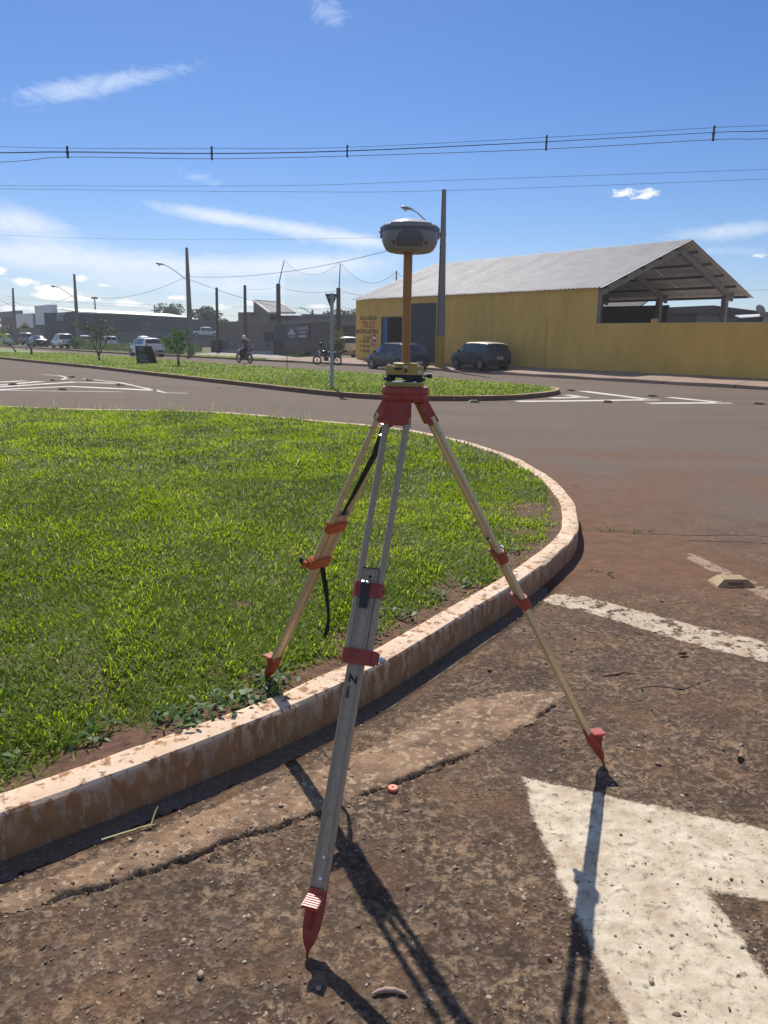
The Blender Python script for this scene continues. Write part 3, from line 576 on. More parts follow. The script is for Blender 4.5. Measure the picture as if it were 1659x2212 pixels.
def stones(name, x, y, r, flat, m, sink, label):
    n = len(x); A = rng.uniform(0, 6.28, n); S = np.stack([r * rng.uniform(.8, 1.5, n), r * rng.uniform(.7, 1.1, n), r * flat * rng.uniform(.6, 1.2, n)], 1)
    v = iv[None] * (1 + rng.normal(0, .2, (n, 12, 1))) * S[:, None]; c, s = np.cos(A)[:, None], np.sin(A)[:, None]; tl = rng.normal(0, .25, (n, 1))
    vx = v[..., 0] * c - v[..., 1] * s; vy = v[..., 0] * s + v[..., 1] * c; vz = v[..., 2] + vx * tl
    V = np.stack([vx + x[:, None], vy + y[:, None], vz + (hsurf(x, y) + r * flat * sink)[:, None]], 2).reshape(-1, 3); F = (np.arange(n)[:, None, None] * 12 + if_[None]).reshape(-1, 3)
    o = npmesh(name, V, F, m, attrs={'tint': np.repeat(rng.random(n), 12)}); tag(o, label, 'gravel', kind='stuff'); return o
stone_m = bpy.data.materials.new('stone_chips'); stone_m.use_nodes = True
def _st():
    nt = stone_m.node_tree; a = nt.nodes.new('ShaderNodeAttribute'); a.attribute_name = 'tint'; r = nt.nodes.new('ShaderNodeValToRGB'); e = r.color_ramp.elements; e[0].color = (.075, .052, .04, 1); e[1].color = (.42, .32, .23, 1)
    for p, c in ((.4, (.15, .10, .072)), (.8, (.28, .195, .135))): q = e.new(p); q.color = (*c, 1)
    nt.links.new(a.outputs['Fac'], r.inputs[0]); nt.links.new(r.outputs[0], nt.nodes['Principled BSDF'].inputs['Base Color']); _set(nt.nodes['Principled BSDF'], 'Roughness', .8)
_st()
n = 15000; y = .9 + 4.2 * rng.random(n) ** 1.4; x = rng.uniform(-.6, .62, n) * y * 1.05; k = (sdpoly(x, y, ISL_POLY) < -.02) & (rng.random(n) < .25 + .75 * sst(.42, .62, fbm(x, y, 2.2, 3, 121))); x, y = x[k], y[k]
stones('stone_chips', x, y, (.0030 + .0002 * y) * rng.lognormal(0, .5, len(x)).clip(.4, 2.6), .32, stone_m, .1, 'brown stone chips and flakes set in the worn asphalt')
n = 70; y = .95 + 3.6 * rng.random(n) ** 1.3; x = rng.uniform(-.6, .62, n) * y; k = sdpoly(x, y, ISL_POLY) < -.05; x, y = x[k], y[k]
stones('loose_pebbles', x, y, .0065 * rng.lognormal(0, .35, len(x)).clip(.5, 2), .8, stone_m, .55, 'loose dark pebbles lying on the worn asphalt')
# ================================================================ SURVEY TRIPOD
TC = Vector((.062, 2.42, 0))
tripod = empty('survey_tripod', TC, label='aluminium and red survey tripod standing over the kerb with one foot in the grass', cat='tripod')
mb = MB()
mb.lathe([(.058, 1.408), (.070, 1.411), (.0755, 1.418), (.0765, 1.428), (.0755, 1.431), (.0742, 1.4325), (.0755, 1.434), (.0765, 1.438), (.0765, 1.452), (.074, 1.456)], 40)
head = mb.build('tripod_head', red, tripod, smooth=35)
feet = {'front': Vector((-.184, 1.646, 0)), 'right': Vector((.877, 2.602, 0)), 'left': Vector((-.501, 2.976, .145))}
def leg(key):
    ft = feet[key] - TC; o = Vector((ft.x, ft.y, 0)).normalized(); s = Vector((-o.y, o.x, 0)); h = o * .060 + Vector((0, 0, 1.402)); d = (ft - h); Lt = d.length; d.normalize(); nr = d.cross(s)
    def T(t, a=0, b=0):   # t = 0 at the foot, 1 at the hinge; a sideways, b outwards
        return h + d * (Lt * (1 - t)) + s * a + nr * b
    def F(t, a=0, b=0):   # local x = s, y = -nr (inwards), z = up the leg
        M = Matrix((s, nr * -1, d * -1)).transposed().to_4x4(); M.translation = T(t, a, b); return M
    tubem = alu_shaded if key == 'front' else alu_lit  # one aluminium: shaded tone for the front leg, lit tone for the others
    bar = MB(); L0, L1 = .090, .664; ln = Lt * (L1 - L0); Fm = F((L0 + L1) / 2)
    bar.box((0, 0, 0), (.040, .0125, ln), Fm)
    for sg in (-1, 1):
        bar.bbox((sg * .0215, 0, 0), (.0050, .0185, ln), .0012, Fm)
        bar.bbox((sg * .0125, -.0068, 0), (.0016, .0022, ln), .0003, Fm); bar.bbox((sg * .0125, .0068, 0), (.0016, .0022, ln), .0003, Fm)
    lg = bar.build('leg', tubem, tripod, smooth=30)
    cap = MB(); cap.box((0, 0, Lt * .0 + .0015), (.050, .021, .003), F(L1)); cap.build('plate_cap', blackp, lg)
    for sg in (-1, 1):
        m = MB(); a = T(.972, sg * .0335); b = T(.487, sg * .0335); m.cyl(a, b, .0104, 16); m.build('tube', tubem, lg, smooth=40)
        for t in (.955, .932):
            p = T(t, sg * .0335); m = MB(); m.cyl(p + s * sg * .0095, p + s * sg * .0145, .0046, 8); m.build('bolt', steel, lg, smooth=40)
    m = MB(); Fm = F(.985)     # hinge casting
    m.prism([(-.033, .034), (.033, .034), (.0425, -.040), (.0390, -.046), (.020, -.046), (.016, -.040), (-.016, -.040), (-.020, -.046), (-.0390, -.046), (-.0425, -.040)], -.019, .013, Fm @ Matrix.Rotation(rad(90), 4, 'X'))
    m.cyl(T(1.012, -.045), T(1.012, .045), .011, 12); m.build('hinge', red, lg, smooth=30)
    # upper clamp with lever
    cm = orange_cast if key == 'left' else red
    m = MB(); m.bbox((0, 0, 0), (.092, .034, .042), .009, F(.6235)); m.cyl(T(.6235, .046), T(.6235, .052), .006, 8); m.build('upper_clamp', cm, lg, smooth=30)
    tilt = Matrix.Rotation(rad(10 if key != 'right' else 24), 4, 'X')
    m = MB(); Fl = F(.6235 + .010, -.006, .021) @ tilt; m.bbox((0, -.002, -.034), (.026, .008, .074), .003, Fl); m.build('lever', blackp, lg, smooth=30)
    for q in (-.018, -.003): m = MB(); m.cyl(T(.636, q, .023), T(.636, q + .009, .023), .0052, 8); m.build('lever_pin', steel, lg, smooth=30)
    # lower clamp with screw
    m = MB(); m.bbox((.004, 0, 0), (.100, .035, .043), .008, F(.5)); m.prism([(.050, -.017), (.064, -.010), (.064, .010), (.050, .017)], -.016, .018, F(.5)); m.build('lower_clamp', cm, lg, smooth=30)
    m = MB(); m.cyl(T(.5, .064), T(.5, .070), .004, 8)
    if key == 'left':
        m.bbox((.080, 0, 0), (.018, .012, .034), .004, F(.5)); m.build('clamp_knob', orange_cast, lg, smooth=30)
    else:
        m.cyl(T(.5, .070), T(.5, .084), .0105, 6, r2=.0085); m.build('clamp_knob', steel, lg, smooth=20)
    # shoe and step
    m = MB(); vs = []; prof = [(.108, .0255, .0125), (.098, .0262, .0140), (.080, .0268, .0160), (.062, .0262, .0165), (.046, .0235, .0155), (.032, .0185, .0130), (.021, .0125, .0095), (.0155, .0065, .0060), (.008, .0042, .0042), (-.006, .0016, .0016)]
    n = 12; fs = []
    for i, (t, a, b) in enumerate(prof):
        p = T(t); p = p + (Vector((ft.x, ft.y, p.z)) - p) * (.45 if t < .06 else .0) * (1 - t / .06)
        for k in range(n):
            q = 2 * math.pi * k / n; cx = abs(math.cos(q)) ** .6 * math.copysign(1, math.cos(q)); sy = abs(math.sin(q)) ** .6 * math.copysign(1, math.sin(q)); vs.append(p + s * a * cx + nr * b * sy)
    for i in range(len(prof) - 1):
        for k in range(n): fs.append((i * n + k, i * n + (k + 1) % n, (i + 1) * n + (k + 1) % n, (i + 1) * n + k))
    fs += [tuple(range(n))[::-1], tuple(range((len(prof) - 1) * n, len(prof) * n))]
    m.add(vs, fs)
    top = T(.093, 0, .012); q0 = top + Vector((0, 0, .006)) + o * .044
    m.add([T(.100, -.004, .010), T(.100, .004, .010), q0 + s * .004, q0 - s * .004, T(.036, .004, .011), T(.036, -.004, .011)], [(0, 1, 2, 3), (1, 4, 2), (0, 3, 5), (3, 2, 4, 5), (0, 5, 4, 1)])
    sh = m.build('foot_shoe', red, lg, smooth=35)
    m = MB(); Mp = Matrix((s, o, Vector((0, 0, 1)))).transposed().to_4x4(); Mp.translation = top + Vector((0, 0, .004)) + o * .022
    m.box((0, 0, 0), (.046, .048, .006), Mp)
    for k in range(6): m.box((0, -.020 + k * .008, .0045), (.044, .0042, .003), Mp, 1)
    st = m.build('step_pedal', [red_ridge, ridge_top], lg)
    for t in (.124, .158): m = MB(); m.cyl(T(t, .003, .0062), T(t, .003, .0085), .0042, 10); m.build('rivet', steel, lg, smooth=30)
    if key == 'front':
        M = Matrix((d, s, nr)).transposed().to_4x4(); M.translation = T(.468, -.011, .0082); text('Z', 'lettering', .034, M, black_print, lg, .0003, shear=.25, bold=.0012)
        M = M.copy(); M.translation = T(.447, -.0125, .0082); text('ZAMIR', 'lettering', .0125, M, black_print, lg, .0003, bold=.0002)
        m = MB(); m.lathe([(.005, 0), (.005, .0003)], 14, frame(T(.649, 0, .0064), nr)); m.box((0, -.0066, -.010), (.014, .0004, .002), F(.649)); m.build('stamped_mark', black_print, lg)
    return lg, T, s, nr, o
LG = {k: leg(k) for k in feet}
def ribbon(P, W, dirs, name, m, parent, th=.0022):
    mb = MB(); vs = []; n = len(P)
    for i in range(n):
        t = (P[min(i + 1, n - 1)] - P[max(i - 1, 0)]).normalized(); w = dirs[i] - t * dirs[i].dot(t); w.normalize(); q = t.cross(w) * th / 2; w = w * W[i] / 2
        vs += [P[i] - w - q, P[i] + w - q, P[i] + w + q, P[i] - w + q]
    fs = []
    for i in range(n - 1):
        for k in range(4): fs.append((i * 4 + k, i * 4 + (k + 1) % 4, i * 4 + 4 + (k + 1) % 4, i * 4 + 4 + k))
    fs += [(3, 2, 1, 0), tuple(range(4 * n - 4, 4 * n))]
    mb.add(vs, fs); return mb.build(name, m, parent, smooth=40)
lg, T, s, nr, o_ = LG['left']
ribbon([T(.965, -.010, -.004), T(.93, -.012, -.008), T(.89, -.014, -.014), T(.862, -.018, -.018), T(.85, -.012, -.016), T(.80, -.008, -.014), T(.74, -.004, -.012), T(.69, .002, -.010), T(.666, .004, -.012)], [.026, .034, .040, .044, .030, .028, .023, .014, .020], [s] * 9, 'carrying_strap', webbing, lg)
b0 = T(.476, -.012, -.02); ribbon([b0 + Vector((0, 0, .02)), b0, b0 + Vector((.012, -.005, -.07)), b0 + Vector((.022, -.01, -.15)), b0 + Vector((.024, -.012, -.20)), b0 + Vector((.018, -.018, -.24)), b0 + Vector((.008, -.02, -.27))], [.012, .020, .020, .013, .011, .018, .012], [Vector((1, -.3, 0))] * 7, 'strap_tail', webbing, lg)
ribbon([T(.476, .058, .0), T(.49, .075, .006), T(.502, .088, .012), T(.508, .080, .02), T(.50, .060, .02)], [.022] * 5, [nr] * 5, 'strap_loop', webbing, lg)

# ================================================================ TRIBRACH, ROD, RECEIVER
def rtri(R, r, a0, n=6):
    P = []
    for k in range(3):
        a = rad(a0 + 120 * k); cx, cy = R * math.cos(a), R * math.sin(a)
        for i in range(n + 1):
            b = a + rad(-60 + 120 * i / n); P.append((cx + r * math.cos(b), cy + r * math.sin(b)))
    return P
TBZ = 1.4575; A0 = -40
trib = empty('tribrach', (TC.x, TC.y, TBZ), label='yellow levelling base with black foot screws clamped on the tripod head', cat='tribrach')
m = MB(); m.prism(rtri(.050, .0195, A0), 0, .0125); m.build('base_plate', tri_yellow, trib, smooth=30)
m = MB(); m.prism(rtri(.048, .017, A0), .0125, .0145); m.build('spring_plate', mat('spring_plate', (.55, .60, .52), .2, .8), trib, smooth=30)
for k in range(3):
    a = rad(A0 + 120 * k); x, y = .0555 * math.cos(a), .0555 * math.sin(a); M = Matrix.Translation((x, y, 0)); m = MB()
    big = k == 0
    m.lathe([(.008, .0135), (.009, .0145), (.009, .017), (.0185, .0175), (.0190, .019), (.0185, .0205), (.0190, .022), (.0185, .0235), (.0190, .025), (.0185, .0265), (.0185, .0285), (.0105, .029), (.0095, .037)], 20, M)
    fs = m.build('foot_screw', blackp, trib, smooth=25)
    m = MB(); m.lathe([(.0075, .0645), (.0085, .0655), (.0085, .0675), (.0055, .0685)], 14, M); m.build('screw_cap', blackp, fs, smooth=30)
m = MB(); m.prism(rtri(.049, .0185, A0), .0375, .0635)
tp = m.build('top_plate', tri_yellow, trib, smooth=30)
m = MB(); m.lathe([(.041, .0635), (.0415, .070), (.041, .0725), (.039, .0735), (.012, .0735)], 36); m.build('rotating_disc', tri_yellow, trib, smooth=30)
m = MB(); fy = -.0475
m.box((-.026, fy, .0560), (.024, .004, .006)); m.cyl((-.001, -.0485, .050), (-.001, -.0445, .050), .005, 12); m.build('access_slot', blackp, trib)
m = MB(); m.box((-.001, -.0476, .0632), (.013, .004, .0035)); m.build('index_mark', white_print, trib)
m = MB(); m.box((.037, -.0560, .0500), (.0105, .002, .011), Matrix.Rotation(rad(6), 4, 'Y')); m.build('sticker', mat('sticker', (.62, .52, .47), .6), trib)
m = MB(); m.prism(rtri(.030, .014, A0), .0265, .0375); m.box((-.008, -.036, .0325), (.056, .012, .009)); m.box((.022, -.030, .027), (.036, .026, .020)); m.build('clamp_body', blackp, trib, smooth=30)
m = MB(); m.cyl((.055, -.030, .035), (.066, -.031, .035), .004, 10); m.cyl((.066, -.031, .035), (.069, -.031, .035), .006, 12); m.cyl((.069, -.031, .035), (.083, -.032, .035), .0075, 14); m.build('clamp_knob', blackp, trib, smooth=30)

rod = empty('extension_rod', (TC.x - .001, TC.y, TBZ + .0735), label='worn orange extension pole between the levelling base and the receiver', cat='pole')
m = MB(); m.lathe([(.0150, .0), (.0150, .004), (.0136, .006), (.0137, .16), (.0140, .328), (.0146, .329), (.0146, .335)], 28); m.build('rod_tube', rod_orange, rod, smooth=30)
m = MB(); m.lathe([(.0152, .0005), (.0158, .0012), (.0158, .0025), (.0152, .0032)], 24); m.build('rod_collar', tri_yellow, rod, smooth=40)

RZ = TBZ + .0735 + .335
rec = empty('gnss_receiver', (TC.x + .003, TC.y, RZ), label='grey domed satellite receiver with dark display on top of the orange pole', cat='receiver')
m = MB(); m.lathe([(.018, .0), (.056, .0), (.066, .0022), (.074, .0075), (.0805, .019), (.0855, .031), (.0872, .046), (.0880, .058)], 56); m.build('lower_housing', rec_grey, rec, smooth=30)
m = MB(); m.lathe([(.0880, .058), (.0892, .0595), (.0892, .0640), (.0884, .0655), (.0880, .0735)], 56, cap=False); m.build('seam_band', rec_band, rec, smooth=30)
m = MB(); m.lathe([(.0880, .0735), (.0868, .0775), (.0800, .0815), (.0700, .0842), (.0655, .0852)], 56, cap=False); m.build('upper_rim', rec_white, rec, smooth=40)
m = MB(); m.lathe([(.0655, .0852), (.0630, .0868), (.0560, .0905), (.0440, .0945), (.0280, .0972), (.0120, .0984), (.001, .0986)], 48, cap=False); m.build('dome', rec_white, rec, smooth=50)
def on_shell(deg, z):
    zs = [(.0, .056), (.0022, .066), (.0075, .074), (.019, .0805), (.031, .0855), (.046, .0872), (.058, .0880), (.0735, .0880)]
    for (z0, r0), (z1, r1) in zip(zs, zs[1:]):
        if z0 <= z <= z1: r = r0 + (r1 - r0) * (z - z0) / (z1 - z0); break
    a = rad(-90 + deg); return Vector((r * math.cos(a), r * math.sin(a), z)), Vector((math.cos(a), math.sin(a), 0))
def shell_patch(outline, lift, name, m, parent):
    """outline: function u in 0..1 -> (deg, zlow, zhigh) columns wrapped over the housing"""
    mb = MB(); vs = []; n = 20; kz = 6
    for i in range(n + 1):
        dg, z0, z1 = outline(i / n)
        for k in range(kz + 1):
            p, q = on_shell(dg, z0 + (z1 - z0) * k / kz); vs.append(p + q * lift)
    fs = [(i * (kz + 1) + k, (i + 1) * (kz + 1) + k, (i + 1) * (kz + 1) + k + 1, i * (kz + 1) + k + 1) for i in range(n) for k in range(kz)]
    mb.add(vs, fs); return mb.build(name, m, parent, smooth=60)
shell_patch(lambda u: (-30 + 57 * u, .0115, .030 + .031 * math.sin(math.pi * u) ** .55), .0016, 'display_surround', rec_band, rec)
shell_patch(lambda u: (-27 + 51 * u, .0140, .027 + .0305 * math.sin(math.pi * u) ** .6), .0030, 'display', rec_display, rec)
for sg, a in ((-1, 33), (1, 31)):
    shell_patch(lambda u: (sg * (a + 7 * u), .018, .028), .0009, 'red_badge', red_print, rec)
for a in (-88, 90, -200):
    p, q = on_shell(a, .060); m = MB(); Mx = Matrix.Translation(p) @ q.to_track_quat('X', 'Z').to_matrix().to_4x4()
    m.prism([(-.003, -.014), (.0035, -.009), (.0035, .009), (-.003, .014)], -.018, .013, Mx); m.box((.0060, 0, -.001), (.003, .008, .005), Mx); m.build('side_clip', rec_band, rec)
for a, w in ((-33, 9), (0, 26), (34, 10)):
    m = MB(); vs = []
    for i in range(7):
        p, q = on_shell(a - w + 2 * w * i / 6, .0735); vs += [p + q * .0022 + Vector((0, 0, -.007)), p + q * .0022 + Vector((0, 0, .006)), p - q * .006 + Vector((0, 0, .0075))]
    m.add(vs, [f for i in range(6) for f in ((i * 3, i * 3 + 3, i * 3 + 4, i * 3 + 1), (i * 3 + 1, i * 3 + 4, i * 3 + 5, i * 3 + 2))]); m.build('rim_tab', rec_grey, rec, smooth=40)

# ================================================================ SMALL THINGS ON THE ROAD
def hz(x, y): return float(hroad(np.array([x]), np.array([y]))[0])
cap = MB(); cap.lathe([(.0165, 0), (.0185, .002), (.0185, .011), (.0170, .013), (.0045, .013), (.0040, .009), (.0010, .009)], 28)
tag(cap.build('plastic_cap', mat('cap_orange', (.72, .16, .09), .45), smooth=35, loc=(.05, 2.4, hz(.05, 2.4) + .001)), 'small round orange plastic cap lying on the asphalt near the crack', 'cap')
pod_m = mat('dry_pod', (.30, .19, .15), .7, col2=(.42, .29, .23), nscale=60); leaf_m = mat('dry_leaf', (.36, .22, .15), .75, col2=(.24, .13, .08), nscale=50); straw_m = mat('straw', (.50, .46, .22), .7)
P = [Vector((-.045, 0, .006)), Vector((-.03, .006, .007)), Vector((-.01, .010, .008)), Vector((.012, .010, .008)), Vector((.032, .005, .007)), Vector((.048, -.003, .004))]
m = MB(); m.tube(P, [.002, .0058, .0072, .0070, .0050, .0012], 8); tag(m.build('seed_pod', pod_m, smooth=60, loc=(.035, 1.53, hz(.035, 1.53))), 'long pale dry seed pod on the asphalt near the front foot', 'seed pod')
def dryleaf(x, y, L, W, rz, curl, label, mt=leaf_m, cat='leaf', name='dry_leaf'):
    mb = MB(); vs = []; n = 8
    for i in range(n + 1):
        u = i / n; w = W * math.sin(math.pi * min(1, u * .96 + .04)) ** .8 * .5; zc = curl * (2 * u - 1) ** 2 * L
        for k in (-1, 0, 1): vs.append(((u - .5) * L, k * w * .8, .004 + zc + abs(k) * w * .75))
    n2 = len(vs); vs += [(a, b, c + .0012) for a, b, c in vs]; fs = []
    for i in range(n):
        for k in range(2): a = i * 3 + k; fs += [(a, a + 3, a + 4, a + 1)[::-1], (n2 + a, n2 + a + 3, n2 + a + 4, n2 + a + 1)]
    mb.add(vs, fs); o = mb.build(name, mt, smooth=60, loc=(x, y, hz(x, y))); o.rotation_euler.z = rz; return tag(o, label, cat)
dryleaf(1.43, 2.66, .062, .034, 1.0, .25, 'curled pinkish dry leaf on the asphalt right of the tripod')
dryleaf(1.60, 3.66, .06, .028, .2, .2, 'dark curled leaf just below the worn white line', mat('dark_leaf', (.09, .06, .04), .8))
dryleaf(.98, 1.3, .06, .016, .9, .1, 'thin brown dry leaf lying on the white arrow')
def twig(P, r, label, mt, name='twig'):
    m = MB(); x, y = P[0][:2]; m.tube([(a - x, b - y, c) for a, b, c in P], [r] * (len(P) - 1) + [r * .5], 6); tag(m.build(name, mt, smooth=60, loc=(x, y, hz(x, y))), label, 'twig')
twig([(1.10, 3.39, .004), (1.16, 3.40, .008), (1.21, 3.43, .006), (1.27, 3.42, .004)], .0045, 'short pale twig on the asphalt beyond the right foot', leaf_m)
twig([(-.90, 2.10, .012), (-.84, 2.13, .016), (-.76, 2.17, .020), (-.755, 2.21, .045), (-.75, 2.22, .055)], .003, 'bent yellow straw stem in the gutter by the kerb', straw_m, 'straw_stem')
twig([(-.80, 2.15, .012), (-.745, 2.17, .014)], .0028, 'short yellow straw piece beside the bent stem', straw_m, 'straw_stem')
twig([(1.62, 4.95, .006), (1.60, 5.05, .012), (1.66, 5.1, .006)], .004, 'small dark twig on the red dust right of the kerb', mat('dark_leaf', (.09, .06, .04)))
twig([(-.40, 1.39, .005), (-.35, 1.375, .007), (-.31, 1.35, .005)], .003, 'thin pale stick on the asphalt left of the front foot', straw_m)

stud_y = mat('stud_yellow', (.40, .27, .12), .6, col2=(.30, .19, .09), nscale=9, bump=.3, bscale=90, bdist=.003)
stud_d = mat('stud_far', (.36, .27, .17), .7, col2=(.24, .17, .11), nscale=7)
stud_r = mat('stud_reflector', (.22, .05, .02), .35)
def stud(name='road_stud', m_=stud_y):
    e = empty(name, (0, 0, 0)); m = MB(); P = [(-.135, 0), (.135, 0), (.128, .010), (.080, .052), (-.080, .052), (-.128, .010)]
    vs = [(x, -.075 + z * .45, z) for x, z in P] + [(x, .075 - z * .45, z) for x, z in P]
    m.add(vs, [(0, 1, 2, 3, 4, 5), tuple(range(11, 5, -1))] + [(i, i + 6, (i + 1) % 6 + 6, (i + 1) % 6) for i in range(6)]); m.build('body', m_, e)
    for sg in (-1, 1):
        m = MB(); m.box((0, 0, 0), (.105, .003, .020), Matrix.Translation((0, sg * (.075 - .024 * .45 + .001), .024)) @ Matrix.Rotation(rad(sg * 24), 4, 'X')); m.build('reflector', stud_r, e)
    return e
s0 = stud(); s0.location = (2.40, 4.86, hz(2.4, 4.86)); s0.rotation_euler.z = rad(2); tag(s0, 'large dusty yellow road stud with red reflector near the right kerb bend', 'road stud')
s1 = stud('road_stud', stud_d)
SL = [(6.46, 26.13, -20, 'road stud at the grass tip of the median, nearest the median kerb'), (8.57, 24.0, -50, 'road stud right of the large white chevron tip'), (6.27, 21.13, -10, 'road stud just below the lower arm of the large chevron'), (10.73, 21.43, -40, 'rightmost road stud, beyond the last small white chevron'),
      (-12.23, 29.06, 60, 'road stud at the far apex of the left chevron outline'), (-11.87, 26.8, -30, 'road stud left of the left chevron apex'), (-10.87, 27.45, -40, 'road stud right of the left chevron apex'), (-8.84, 24.89, -40, 'road stud on the right outline of the left chevrons'), (-12.07, 24.19, 20, 'leftmost road stud, between the left chevron stripes'), (-9.63, 22.31, 0, 'road stud below the thick left chevron stripe'), (2.40, 20.35, 5, 'road stud in front of the median kerb behind the tripod')]
kids = list(s1.children)
for i, (x, y, a, lb) in enumerate(SL):
    e = s1
    if i:
        e = s1.copy(); COL.objects.link(e)
        for c in kids: q = c.copy(); COL.objects.link(q); q.parent = e
    e.location = (x, y, -.012); e.rotation_euler.z = rad(a); e.scale = (1.15, 1.15, 1.3); tag(e, lb, 'road stud', 'road studs by the painted chevrons')
# ================================================================ VEHICLES
glass_m = mat('car_glass', (.018, .022, .026), .06, spec=.6)
tyre_m = mat('tyre', (.012, .012, .012), .8); rim_m = mat('alloy_rim', (.42, .42, .43), .35, .8); dark_trim = mat('dark_trim', (.016, .016, .017), .55); under_m = mat('wheel_arch', (.006, .006, .006), .9)
tail_m = mat('tail_lamp', (.30, .015, .015), .2); lamp_m = mat('head_lamp', (.65, .68, .70), .12); plate_m = mat('number_plate', (.50, .50, .48), .5); plate_t = mat('plate_print', (.06, .06, .07), .6)
def cpaint(n, c, metal=.0, rough=.22): return mat(n, c, rough, metal, bump=.0, col2=tuple(x * .88 for x in c), nscale=2.5)
P_WHITE = cpaint('paint_white', (.66, .67, .68)); P_BLUEGREY = cpaint('paint_bluegrey', (.055, .065, .085), .3); P_OLD = cpaint('paint_old_graphite', (.045, .046, .050), .2, .38); P_SILVER = cpaint('paint_silver', (.50, .51, .53), .1, .45); P_BLACK = cpaint('paint_black', (.014, .016, .020)); P_GREY = cpaint('paint_grey', (.22, .23, .24), .5, .3)
P_ROOF = cpaint('paint_pale_roof', (.50, .45, .36), 0, .5)  # roof of the old hatchback, paler than its body
